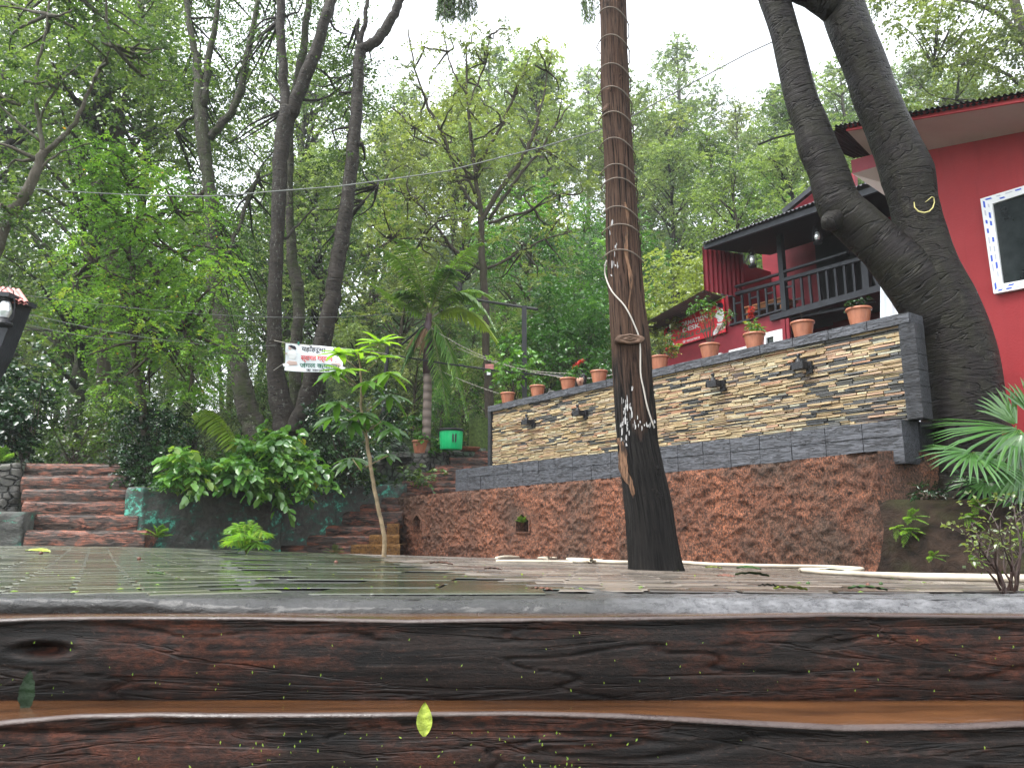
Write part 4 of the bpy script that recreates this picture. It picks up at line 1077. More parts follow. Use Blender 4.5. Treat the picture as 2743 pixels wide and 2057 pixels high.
# ---- red house on the right
def redhouse():
    s = 2.3
    r = wallroot('red_house', 'red rendered house with pink soffit and a new white-framed window at the right edge', 'building')
    m = MB(); poly(m, [(2373,500),(2453,403),(2743,353),(3000,308),(3000,1500),(2430,1500),(2400,600)], s, .2)
    m.build('wall', M['redwall'], r)
    sl_ = MB(); pa = L(2373, 500, s); pb = L(2430, 1300, s)
    sl_.box(pa.x, pa.x+.15, s+.2, s+5, .9, pa.z); sl_.build('side_wall', M['redwall'], r)
    m = MB(); a = L(2640, 1010, s-.01); b = L(3000, 955, s-.01); m.box(a.x-3.5, b.x, s-.035, s-.002, .3, a.z); m.build('skirting_render', M['redwall'], r)
    # eave
    e = .75
    f0 = [L(2270,353,s-e), L(2743,275,s-e), L(3000,232,s-e)]; f1 = [L(2272,334,s-e), L(2743,256,s-e), L(3000,212,s-e)]
    wl = [L(2345,430,s), L(2743,353,s), L(3000,303,s)]
    m = MB(); m.prism([(p.x,p.z) for p in f0] + [(p.x,p.z) for p in reversed(f1)], s-e-.03, s-e); m.build('fascia', M['fascia'], r)
    m = MB(); m.v = f0 + wl; m.f = [(0,1,4,3),(1,2,5,4)]; m.build('soffit', M['pinksoffit'], r)
    m = MB(); 
    T = [L(2230,340,s-e-.08), L(2743,247,s-e-.08), L(3000,200,s-e-.08)]
    def rf(u, v):
        p = T[0].lerp(T[2], u); return (p.x - .0*v, s-e-.1 + 5*v, p.z + .012*math.cos(u*300) + .55*v)
    m.sheet(rf, 400, 3); m.sheet(lambda u, v: Vector(rf(u, v)) + Vector((0,0,-.035)), 400, 3); m.build('roof', M['darkroof'], r)
    m = MB(); P = [(2150,377),(2268,340),(2292,352),(2375,440),(2282,424),(2258,396)]
    g0 = L(2160,374,s-e); g1 = L(2272,336,s-e); g2 = L(2360,415,s+.3); g3 = L(2284,425,s+.3)
    m.sheet(lambda u, v: g0.lerp(g1, v).lerp(g3.lerp(g2, v), u) + Vector((0,0,.008*math.cos(v*50))), 3, 60); m.build('roof_overhang', M['darkroof'], r)
    # projecting slab end under the eave
    sb = s - .35
    c0 = L(2279,430,sb); c1 = L(2380,402,sb); c2 = L(2380,437,sb); c3 = L(2283,466,sb)
    m = MB(); m.prism([(p.x,p.z) for p in (c3,c2,c1,c0)], sb, sb+.04); m.build('slab_edge', M['redwood'], r)
    m = MB(); m.v = [c3, c2, L(2395,500,s), L(2374,527,s)]; m.f = [(0,1,2,3)]; m.build('slab_soffit', M['pinksoffit'], r)
    # window
    sw = s - .02
    O = [L(2667,789,sw), L(2900,745,sw), L(2900,455,sw), L(2631,536,sw)]; I = [L(2690,762,sw), L(2880,727,sw), L(2880,478,sw), L(2662,549,sw)]
    q = lambda P, y: [(p.x, y, p.z) for p in P]
    f = MB(); f.loft(q(O, sw-.05), q(I, sw-.04)); f.loft(q(O, sw+.02), q(O, sw-.05)); f.loft(q(I, sw-.04), q(I, sw+.02)); fo = f.build('window', M['white'], r)
    g = MB(); g.prism([(p.x,p.z) for p in I], sw-.01, sw); g.build('pane', M['glass'], fo)
    # protective film print: blue and grey dashes on the frame
    bl = MB(); gr = MB()
    def dashes(o0, o1, i0, i1, n):
        for k in range(n):
            for lane in (.3, .68):
                t0 = (k + random.uniform(.1,.3))/n; t1 = (k + random.uniform(.6,.9))/n
                mm = bl if (k*2 + int(lane > .5)) % 3 == 0 or random.random() < .15 else gr
                if mm is gr and random.random() < .25: continue
                w_ = .09 if mm is bl else .07
                def pt(t, l): 
                    a = Vector(o0).lerp(Vector(o1), t); b = Vector(i0).lerp(Vector(i1), t); c = a.lerp(b, l); return Vector((c.x, sw-.053 + .010*l, c.z))
                b_ = len(mm.v); mm.v += [pt(t0, lane-w_), pt(t1, lane-w_), pt(t1, lane+w_), pt(t0, lane+w_)]; mm.f.append((b_, b_+1, b_+2, b_+3))
    dashes(O[3], O[0], I[3], I[0], 10); dashes(O[0], O[1], I[0], I[1], 9); dashes(O[3], O[2], I[3], I[2], 9)
    bl.build('film_print', M['blueprint'], fo); gr.build('film_print', M['greyprint'], fo)
redhouse()
# corrugated sheet leaning behind the wall
def sheetmetal():
    s = 2.0
    r = wallroot('corrugated_sheet', 'white corrugated metal sheet leaning behind the slate wall beside the forked tree', 'metal sheet')
    a = L(*Q5(2010,900), s+.4); b = L(*Q5(2240,1180), s+.4); c = L(*Q5(1945,1240), s); d = L(*Q5(2230,1270), s)
    c.z = .95; d.z = .95
    m = MB()
    def fn(u, v):
        x = c.x - .05 + 1.3*u; z = .95 + (a.z-.95)*v; xx = x + (a.x - c.x + .05)*v
        if xx > 99: xx = 99
        return (xx, s + .4*v + .02*math.cos(u*2*math.pi*13), z - .9*u*v)
    m.sheet(fn, 160, 6); m.build('sheet', M['whitesheet'], r)
sheetmetal()
# ---- hut corner at far left
def hut():
    Y = 5.0
    r = athing('tiled_hut', at(-60, 1300, Y), 'corner of a hut with worn red tiled eave at the left edge of the photo', 'hut')
    A = at(-260, 742, Y); B = at(82, 812, Y); A2 = at(-260, 765, Y-.35); 
    t0 = at(-200, 742, Y+.3); t1 = at(56, 778, Y+.3); b0 = at(-200, 772, Y-.1); b1 = at(79, 812, Y-.1)
    m = MB()
    def fn(u, v):
        p = t0.lerp(t1, u).lerp(b0.lerp(b1, u), v); st = (v*2.999) % 1
        return p + Vector((0, 0, .012*abs(math.sin(u*math.pi*19)) + .012*(1-st)*0))
    m.sheet(fn, 152, 6); m.sheet(lambda u, v: Vector(fn(u, v)) + Vector((0,.0,-.02)), 152, 2); m.build('roof', M['oldtile'], r)
    m = MB(); m.bar(at(-200, 790, Y), at(62, 806, Y), .03, .3); m.build('eave_beam', M['blackwood'], r)
    w_ = MB(); q = [at(-200,795,Y), at(52,800,Y), at(-6,950,Y), at(-200,1300,Y)]
    w_.v = q + [p + Vector((0,.15,0)) for p in q]; n = len(q); w_.f = [tuple(range(n)), tuple(range(2*n-1, n-1, -1))] + [((i+1)%n, i, n+i, n+(i+1)%n) for i in range(n)]
    w_.build('brace_wall', M['blackwood'], r)
    p = MB(); p.bar(at(-200,1300,Y+.1), Vector((at(-200,1300,Y).x, Y+.1, -.4)), .3, .3); p.build('post', M['blackwood'], r)
hut()
# ================================================================== POTS, BUCKET, PERSON AND SMALL THINGS
def pot():
    r = empty('flower_pot', (0,0,0))
    b = MB(); b.lathe([(0,0),(.088,0),(.095,.01),(.122,.165),(.128,.17),(.128,.178),(.118,.18),(.108,.17),(.10,.14),(0,.14)], 28)
    b.build('pot', M['terra'], r, False)
    b = MB(); b.lathe([(.124,.168),(.136,.172),(.138,.186),(.132,.198),(.122,.198),(.118,.18)], 28); b.build('rim', M['terra'], r, True)
    b = MB(); b.lathe([(0,.165),(.116,.163)], 20); b.build('soil', M['soil'], r); return r
POTS = [(1360,1084,'plain_leaf','small-leaved terracotta pot at the far left end of the charcoal coping'),(1440,1064,'green','terracotta pot with low green plant, second from the left end of the coping'),
 (1522,1045,'redflower','terracotta pot with a drooping red plume flower beside the person'),(1605,1024,'green2','terracotta pot with a small green plant just left of the charred trunk'),
 (1767,990,'bushy','terracotta pot with a bushy grey-green shrub just right of the charred trunk'),(1902,958,'tall','terracotta pot with a tall bare-stemmed shrub in front of the red sign'),
 (2022,932,'plume','terracotta pot with a short yellowish plant and one red plume'),(2152,902,'bare','terracotta pot with only a dry twig in it'),(2303,866,'round','terracotta pot with small round dark leaves, rightmost on the coping')]
PR = None; rgp = np.random.default_rng(11)
for i, (px, py, kind, lab) in enumerate(POTS):
    o = pot() if PR is None else copy_tree(PR); PR = PR or o
    p = L(px, py, .31); p.z = 1.997; o.location = Wd(p); o.scale = (.93,)*3; o.rotation_euler = (0,0,i*1.3)
    tag(o, lab, 'flower pot', 'terracotta pots along the coping')
    base = Wd(p) + Vector((0,0,.15))
    def pl(lab2, cat='plant'): return athing('potted_plant', base, lab2, cat)
    def stems(r, tips, rad=.004):
        m = MB()
        for t in tips: m.tube([base, base.lerp(Vector(t), .5) + Vector(rgp.normal(0,.01,3)), Vector(t)], [rad, rad*.8, rad*.4], 5)
        m.build('stem', M['twig'], r)
    if kind in ('green','green2','plain_leaf'):
        r = pl('sparse green sprig in the %s' % {'green':'second pot from the left end','green2':'pot just left of the charred trunk','plain_leaf':'leftmost pot on the coping'}[kind])
        t = [base + Vector((rgp.uniform(-.1,.1), rgp.uniform(-.06,.06), rgp.uniform(.03,.16))) for _ in range(9)]
        if kind == 'plain_leaf': t = [q - Vector((0,0,.06)) for q in t[:4]]
        stems(r, t); crown('foliage', rgp, t, [.05]*len(t), 5, 5, .035, M['leaf_bush'], r, asp=.3)
    elif kind == 'redflower':
        r = pl('leaning plant with a red plume beside the person'); t = [base + Vector((.02+.05*k, 0, .06+.045*k)) for k in range(4)]
        stems(r, t); crown('foliage', rgp, t + [base + Vector((-.03,0,.06)), base+Vector((.12,0,.1))], [.06]*6, 7, 5, .055, M['leaf_bush'], r, asp=.25)
        a_ = [base + Vector((.10,0,.22)), base + Vector((.14,0,.25)), base + Vector((.18,0,.29)), base + Vector((.21,0,.31))]; crown('flower', rgp, a_, [.03]*4, 10, 6, .02, M['flower'], r, asp=.5)
    elif kind == 'bushy':
        r = pl('bushy grey-green shrub with orange tinted tips, left of the red sign'); t = [base + Vector((rgp.uniform(-.16,.14), rgp.uniform(-.1,.1), rgp.uniform(.03,.28))) for _ in range(18)]
        stems(r, t); crown('foliage', rgp, t, [.07]*18, 7, 6, .03, M['leaf_olive'], r, asp=.35)
        t = [base + Vector((rgp.uniform(.1,.26), rgp.uniform(-.05,.05), rgp.uniform(-.0,.3))) for _ in range(12)]; crown('foliage', rgp, t, [.06]*12, 5, 5, .03, M['leaf_bush'], r, asp=.35, odd=.3)
    elif kind == 'tall':
        r = pl('tall straggly shrub with bare dark stems and a leafy top, before the red sign')
        t = [at(x, y, base.y) for x, y in ((1880,800),(1868,812),(1895,818),(1905,812),(1850,825),(1915,835),(1890,835),(1950,838),(1945,860))]
        m = MB()
        for q in t:
            mid = base.lerp(q, .5) + Vector((rgp.normal(0,.02), 0, -.02)); m.tube([base, mid, q], [.006,.005,.002], 5)
            for k in range(3): z = mid.lerp(q, rgp.random()); m.tube([z, z + Vector((rgp.normal(0,.05), rgp.normal(0,.03), -.06*rgp.random()))], [.003,.001], 4)
        m.build('stem', M['twig'], r); crown('foliage', rgp, t, [.07]*len(t), 9, 6, .03, M['leaf_bush'], r, asp=.35)
        lo = [base.lerp(t[k], .6) for k in range(9)]; crown('foliage', rgp, lo, [.06]*9, 4, 4, .025, M['drybrown'], r)
    elif kind == 'plume':
        r = pl('short yellowish plant with a dark red plume, left of the dry twig'); t = [base + Vector((rgp.uniform(-.06,.06), rgp.uniform(-.04,.04), .03+.02*k)) for k in range(8)]
        stems(r, t); crown('foliage', rgp, t, [.07]*8, 7, 5, .05, M['leaf_bush'], r, asp=.22, odd=.15)
        crown('flower', rgp, [base + Vector((-.02,0,.24+.03*k)) for k in range(4)], [.03]*4, 9, 5, .02, M['flower'], r, asp=.5)
    elif kind == 'bare':
        r = pl('single dry twig in a terracotta pot'); stems(r, [base + Vector((-.01,0,.16)), base + Vector((.01,0,.08))], .004)
    elif kind == 'round':
        r = pl('low plant with small round dark shiny leaves in the rightmost pot'); t = [base + Vector((rgp.uniform(-.07,.07), rgp.uniform(-.05,.05), .02+.1*rgp.random())) for _ in range(9)]
        stems(r, t); crown('foliage', rgp, t, [.05]*9, 6, 5, .035, M['leaf_dark'], r, asp=.6)
# pot by the bucket
o = copy_tree(PR); p = at(1127, 1216, 17.0); o.location = p; o.scale = (1.5,)*3; tag(o, 'terracotta pot standing on the rubble wall left of the green bucket', 'flower pot')
o.name = 'flower_pot'
r = athing('potted_plant', p, 'pale leafy plant in the pot left of the green bucket', 'plant')
t = [p + Vector((rgp.uniform(-.25,.15), rgp.uniform(-.15,.15), rgp.uniform(.3,.85))) for _ in range(14)] + [p + Vector((rgp.uniform(.2,.7), 0, rgp.uniform(-.1,.35))) for _ in range(8)]
m = MB()
for q in t: m.tube([p + Vector((0,0,.25)), q], [.008,.004], 5)
m.build('stem', M['stem_green'], r); crown('foliage', rgp, t, [.15]*len(t), 6, 6, .11, M['leaf_bush'], r, asp=.3)
# bucket
def bucket():
    p = at(1208, 1205, 16.9); k = .5*16.9/F*1.02
    r = athing('plastic_bucket', p, 'bright green plastic bucket with black rim on the rubble wall', 'bucket')
    c = p; b = MB(); H = 52*16.9/F
    b.lathe([(0,0),(54*k,0),(57*k,.02),(59*k,H*.5),(62*k,H)], 40, c)
    for i_ in range(0, len(b.v)): pass
    b.build('tub', M['bucket'], r, True)
    b = MB()
    for q in range(16):
        t = 2*math.pi*q/16; b.tube([(c.x + 57*k*math.cos(t), c.y + 57*k*math.sin(t), c.z+.02), (c.x + 61.5*k*math.cos(t), c.y + 61.5*k*math.sin(t), c.z+H*.97)], .006, 5)
    b.build('rib', M['bucket'], r)
    b = MB(); b.lathe([(61*k,H-.02),(66*k,H-.02),(67*k,H+.02),(63*k,H+.035),(58*k,H+.03)], 40, c); b.build('rim', M['black'], r, True)
    # litter emblem: two mirrored strokes
    b = MB(); y = c.y - 61*k - .006; cx = c.x + .09
    for s_ in (-1, 1):
        for pts in ([(.012,.0),(.045,.02),(.05,.16),(.035,.20),(.012,.15)],): 
            i0 = len(b.v); b.v += [Vector((cx + s_*q[0], y + abs(q[0]+.09)*.10, c.z + H*.45 + q[1]-.04)) for q in pts]; b.f.append(tuple(range(i0, i0+5)))
        b.tube([(cx+s_*.03, y-.0, c.z+H*.45-.06), (cx+s_*.04, y, c.z+H*.45+.05)], .008, 5)
    b.build('emblem', M['black'], r)
bucket()
p = at(1255, 1209, 17.6); b = MB(); b.lathe([(0,0),(.18,0),(.26,.07),(.28,.09),(.25,.09),(.2,.05),(0,.04)], 24, p)
tag(b.build('shallow_bowl', M['terra'], None, True), 'shallow terracotta bowl on the ground right of the green bucket', 'bowl')
m = MB(); q = at(1290, 1205, 18.0); m.sheet(lambda u, v: (q.x - .3 + .55*u, q.y + .03*math.sin(u*9), q.z - .1 + .85*v + .02*math.sin(u*20)), 20, 20); m.sheet(lambda u, v: (q.x - .3 + .55*u, q.y + .12 + .03*math.sin(u*9), q.z - .1 + .85*v + .02*math.sin(u*20)), 20, 20); m.sheet(lambda u,v:(q.x-.3+.55*u, q.y+.12*v+ .03*math.sin(u*9), q.z+.75+.02*math.sin(u*20)),20,1)
o = m.build('moss_mat', M['moss'], None, True); tag(o, 'green mossy mat hanging over a rail at the left end of the slate wall', 'mat')
# stone toad on a pedestal
p = at(1060, 1212, 16.3)
r = athing('toad_statue', p, 'small dark stone toad sitting on a flat slab', 'statue')
b = MB(); b.ball(p + Vector((.05,0,.12)), .16, 14, (1.25,1,.75)); b.ball(p + Vector((-.02,-.05,.24)), .10, 12, (1.2,1,.8)); b.ball(p + Vector((-.16,-.05,.05)), .06, 8); b.ball(p + Vector((.22,-.05,.05)), .08, 8); b.build('body', M['rubble'], r, True)
b = MB(); b.box(p.x-.35, p.x+.35, p.y-.25, p.y+.25, p.z-.11, p.z-.0); tag(b.build('stone_slab', M['rubble']), 'flat stone slab carrying the stone toad', 'slab')
# cement bird ornament on coping
p = LW(1478, 1052, .31); p.z = 2.0; b = MB(); b.ball(p + Vector((0,0,.03)), .04, 10, (1.6,1,.7)); b.ball(p + Vector((-.03,0,.065)), .02, 8)
tag(b.build('bird_ornament', M['rubble'], None, True), 'little grey stone bird on the coping between the second and third pots', 'ornament')
# person kneeling behind the wall
def person():
    hc = at(1555, 1021, LW(1553, 1026, .75).y + .0); zf = .93; Hh = .185
    r = athing('person', Vector((hc.x, hc.y, zf)), 'dark-haired person looking down behind the slate wall, only the head showing', 'person')
    cv = [] ; m = D.meshes.new('body'); fwd = Vector((-.25,-1,0)).normalized(); rt = Vector((-fwd.y*-1, fwd.x*-1, 0)); rt = Vector((fwd.y, -fwd.x, 0))*-1
    c = Vector((hc.x, hc.y, 0)) - fwd*.06
    P = {'pel': c + Vector((0,0,zf+.38)) - fwd*.1, 'ch': c + Vector((0,0,zf+.75)), 'nk': c + Vector((0,0,hc.z-.11)), 'hd0': Vector((hc.x,hc.y,hc.z-.035)), 'hd1': Vector((hc.x,hc.y,hc.z+.014)), 'hd2': Vector((hc.x,hc.y,hc.z+.05)) - fwd*.01}
    for s_, k in ((1,'r'),(-1,'l')):
        P['sh'+k] = P['ch'] + rt*s_*.15 + Vector((0,0,.04)); P['el'+k] = P['sh'+k] + rt*s_*.05 + fwd*.06 - Vector((0,0,.24)); P['ha'+k] = P['el'+k] + fwd*.18 - rt*s_*.1 + Vector((0,0,.02))
        P['hp'+k] = P['pel'] + rt*s_*.09; P['kn'+k] = P['hp'+k] + fwd*.22 - Vector((0,0,.30)); P['ft'+k] = P['kn'+k] - fwd*.36 - Vector((0,0,.01))
    names = list(P); idx = {n_: i for i, n_ in enumerate(names)}
    E_ = [('pel','ch'),('ch','nk'),('nk','hd0'),('hd0','hd1'),('hd1','hd2')] + [e for k in 'rl' for e in (('ch','sh'+k),('sh'+k,'el'+k),('el'+k,'ha'+k),('pel','hp'+k),('hp'+k,'kn'+k),('kn'+k,'ft'+k))]
    m.from_pydata([tuple(P[n_]) for n_ in names], [(idx[a], idx[b]) for a, b in E_], [])
    o = D.objects.new('body_tmp', m); COL.objects.link(o); sk = o.modifiers.new('s', 'SKIN'); ss = o.modifiers.new('ss', 'SUBSURF'); ss.levels = 2; ss.render_levels = 2
    RR = {'pel':.13,'ch':.12,'nk':.042,'hd0':.066,'hd1':.088,'hd2':.07,'sh':.05,'el':.038,'ha':.025,'hp':.09,'kn':.065,'ft':.045}
    for i, n_ in enumerate(names):
        v = RR.get(n_, RR.get(n_[:2], .05)); m.skin_vertices[0].data[i].radius = (v, v)
    m.skin_vertices[0].data[0].use_root = True
    dg = bpy.context.evaluated_depsgraph_get(); me = D.meshes.new_from_object(o.evaluated_get(dg)); D.objects.remove(o)
    me.polygons.foreach_set('use_smooth', [True]*len(me.polygons)); me.name = 'body'; me.materials.clear()
    body = link('body', me, M['skin'], r)
    h = P['hd1'] - Vector((0,0,.004)) + fwd*.004; up = Vector((0,0,1)); F3 = lambda a, b, c_: h + (rt*a + fwd*b + up*c_)*.82
    b = MB(); b.ball(F3(0,-.052,.045), .10, 16, (.98,1,.95))
    for s_ in (1,-1): b.tube([F3(s_*.055,.035,.07), F3(s_*.078,.02,0), F3(s_*.075,.0,-.10), F3(s_*.07,-.02,-.25)], [.02,.028,.03,.02], 8)
    b.tube([F3(0,-.06,.0), F3(0,-.09,-.15), F3(0,-.09,-.32)], [.07,.06,.03], 8)
    b.build('hair', M['hair'], r, True)
    b = MB(); b.tube([F3(0,.068,.0), F3(0,.088,-.028), F3(0,.076,-.036)], [.009,.015,.008], 7); b.build('nose', M['skin'], r, True)
    b = MB(); b.tube([F3(-.022,.066,-.055), F3(0,.076,-.054), F3(.022,.066,-.055)], [.003,.007,.003], 6); b.build('mouth', M['lip'], r, True)
    for s_ in (1,-1):
        b = MB(); b.ball(F3(s_*.028,.067,-.002), .011, 8, (1.3,.6,.5)); b.tube([F3(s_*.012,.074,.02), F3(s_*.03,.073,.026), F3(s_*.048,.06,.018)], .0035, 5); b.build('eye', M['hair'], r)
    b = MB(); b.lathe([(.135,-.02),(.165,.1),(.155,.3),(.15,.4),(.06,.47)], 16, P['pel']); b.build('shirt', M['shirt'], r, True)
person()
# ---- banner
def banner():
    Y = 13.6; P = [at(762,992,Y), at(918,1000,Y), at(918,932,Y), at(766,919,Y)]
    r = athing('cloth_banner', P[0], 'white banner with Nepali lettering strung between the trees', 'banner')
    def F3(u, v, off=0): 
        p = P[0].lerp(P[1], u).lerp(P[3].lerp(P[2], u), v); return p + Vector((0, -off + .03*math.sin(u*7) + .02*math.sin(v*5+u*3), 0))
    m = MB(); m.sheet(lambda u, v: F3(u, v), 24, 10); m.sheet(lambda u, v: F3(u, v, -.006), 24, 10); m.build('cloth', M['vinylwhite'], r, True)
    def tm(u0, v0, su, sv): return lambda c: F3(u0 + c[0]*su, v0 + c[1]*sv, .012)
    text('lettering', '\u092f\u0939\u093e\u0901\u0939\u0930\u0942\u092e\u093e', 1, 'inkblack', r, tm(.28, .76, .135, .24), .02)
    text('lettering', '\u0938\u094d\u0935\u093e\u0917\u0924 \u0917\u0930\u094d\u0926\u091b\u094c\u0902 \u0964', 1, 'inkred', r, tm(.27, .42, .105, .25), .02)
    text('lettering', '\u091c\u0902\u0917\u0932 \u0915\u094d\u092f\u093e\u092e\u094d\u092a', 1, 'inkgreen', r, tm(.25, .16, .14, .22), .02)
    text('lettering', '\u260e 98020784', 1, 'inkblack', r, tm(.36, .03, .075, .09), .02)
    for fl, u0 in ((1, .11), (-1, .90)):
        FF = lambda p, u0=u0: F3(u0 + p[0]*.62, .12 + p[1]*.82, .012)
        figure(FF, r, fl)
    m = MB(); m.tube([F3(.22,.98,.02), F3(.22,1.08,.02)], .02, 5); m.build('tie', M['inkgreen'], r)
    for i_, (a, b) in enumerate(((F3(0,1), at(742,930,14.3)), (F3(0,.35), at(730,995,14.2)), (F3(1,1), at(1035,950,14)))): pass
    m = MB(); m.tube([at(735,912,14.4), F3(0,1), F3(1,1), at(1035,948,14.2)], .006, 5); m.tube([at(733,992,14.4), F3(0,.3)], .005, 5); m.build('string', M['wirewhite'], r)
banner()
# small notices on slender tree
m = MB(); p = at(1311, 983, 19.2); m.box(p.x-.11, p.x+.11, p.y-.02, p.y, p.z-.07, p.z+.07); tag(m.build('notice', M['oldtile']), 'small faded red notice nailed to the slender tree trunk', 'notice')
m = MB(); p = at(1309, 999, 19.2); m.box(p.x-.045, p.x+.045, p.y-.02, p.y, p.z-.05, p.z+.05); tag(m.build('notice', M['white']), 'tiny blank white square under the faded red notice', 'notice')
# ---- metal posts and pipes
def pipe(name, lab, pts, rad, mat='black', cat='post', rv=6):
    m = MB(); m.tube(pts, rad, rv); return tag(m.build(name, M[mat]), lab, cat)
m = MB(); a = at(1405,1070,15.5); b = at(1405,820,15.5); m.box(a.x-.05, a.x+.05, a.y-.05, a.y+.05, .9, b.z); tag(m.build('metal_post', M['black']), 'tall black square metal post behind the left part of the slate wall', 'post')
m = MB(); a = at(1018,1210,16.8); b = at(1038,930,16.8); m.tube([a - Vector((0,0,.5)), b], .045, 8); tag(m.build('metal_post', M['black']), 'slim dark metal post behind the umbrella-leaf sapling', 'post')
pipe('pergola_rail', 'thin dark rail running from the palm to the tall black post', [at(1225,797,17.5), at(1330,812,16.5), at(1440,829,15.5)], .03, cat='rail')
pipe('pergola_rail', 'dark sloping rail crossing behind the palm crown', [at(1075,925,17.5), at(1150,858,17.5), at(1228,798,17.5), at(1222,760,17.6)], .028, cat='rail')
pipe('pergola_rail', 'short upright dark rail above the palm', [at(1232,800,17.5), at(1234,768,17.5), at(1220,757,17.5), at(1200,785,17.5)], .02, cat='rail')
pipe('pergola_rail', 'long low dark cable rail from the sapling to the pots', [at(1060,953,17), at(1200,975,16.6), at(1311,990,16), at(1405,1000,15.3), at(1520,1008,14.5)], .02, cat='rail')
def sag(a, b, n=14, d=.1):
    a = Vector(a); b = Vector(b); return [a.lerp(b, i/n) - Vector((0,0,d*4*(i/n)*(1-i/n))) for i in range(n+1)]
def cable(lab, pts, rad=.006, mat='wire', name='cable', group=None, cat='cable'):
    m = MB(); m.tube(pts, rad, 5); return tag(m.build(name, M[mat]), lab, cat, group)
cable('long grey cable swooping across the treetops from the left edge to the charred trunk', [at(x, y, Y) for x, y, Y in ((-30,494,12),(100,506,11.6),(250,517,11),(400,524,10.6),(550,526,10.3),(650,520,10),(740,512,9.8),(900,500,9.5),(1050,480,9.2),(1200,458,8.9),(1330,425,8.7),(1450,395,8.5),(1600,350,8.4),(1690,313,8.3),(1850,225,8.2),(2000,145,8.1),(2080,108,8.0))], .008)
cable('dark bent cable end tied around the left limb of the forked tree', [at(x, y, 7.9) for x, y in ((2032,388),(2070,372),(2120,360),(2160,355),(2205,358))], .012, 'black')
for i, (a, b, d, lab) in enumerate((((0,823,8),(740,925,14),.15,'thin upper wire from the left hut towards the banner'),((0,852,8),(600,895,14),.2,'thin lower wire from the left hut into the trees'),((60,790,9),(1100,835,16),.2,'thin high wire behind the banner'))):
    cable(lab, sag(at(*a), at(*b), 14, d), .004, 'wire')
def stringlights(lab, a, b, d, n):
    P = sag(at(*a), at(*b), n, d); m = MB(); m.tube(P, .0045, 4)
    for i in range(n): q = P[i].lerp(P[i+1], .5); m.ball(q - Vector((0,0,.008)), .011, 6)
    tag(m.build('string_lights', M['wirewhite']), lab, 'string lights')
stringlights('string of small unlit bulbs sagging from the palm to the pots', (1150,875,17), (1560,1015,14), .25, 36)
stringlights('string of small unlit bulbs from the faded notice down to the coping', (1225,930,17), (1530,1000,14), .15, 30)
stringlights('string of small unlit bulbs from the bucket up to the pale pots', (1165,985,17), (1500,1090,15), .12, 26)
stringlights('fan of small unlit bulbs behind the person', (1700,985,14), (1490,1010,15), .1, 24)
# ---- garden hose
def hose():
    pts = [(1330,1502),(1370,1497),(1420,1496),(1470,1500),(1500,1499),(1520,1497),(1560,1494),(1610,1493),(1622,1499),(1600,1508),(1560,1505),(1520,1504),(1545,1510),(1600,1511),(1680,1513),(1760,1509),(1820,1512),(1900,1518),(1990,1521),(2100,1523),(2200,1524),(2280,1528),(2312,1531),(2280,1536),(2200,1533),(2145,1534),(2200,1541),(2300,1547),(2420,1556),(2560,1560),(2680,1564),(2790,1568)]
    P = []
    for x, y in pts:
        g = G(x, y); g.z += .024; P.append(g)
    m = MB(); m.tube(wob(P, 6, .0, rng), .0165, 8); tag(m.build('garden_hose', M['hose'], None, True), 'cream garden hose lying along the foot of the rough wall', 'hose')
    P = [G(1330,1506), G(1400,1507), G(1500,1508), G(1540,1509)]; m = MB(); m.tube(wob([p + Vector((0,0,.012)) for p in P], 5, 0, rng), .012, 8); tag(m.build('garden_hose', M['hose'], None, True), 'short loose end of cream hose left of the charred trunk', 'hose')
hose()
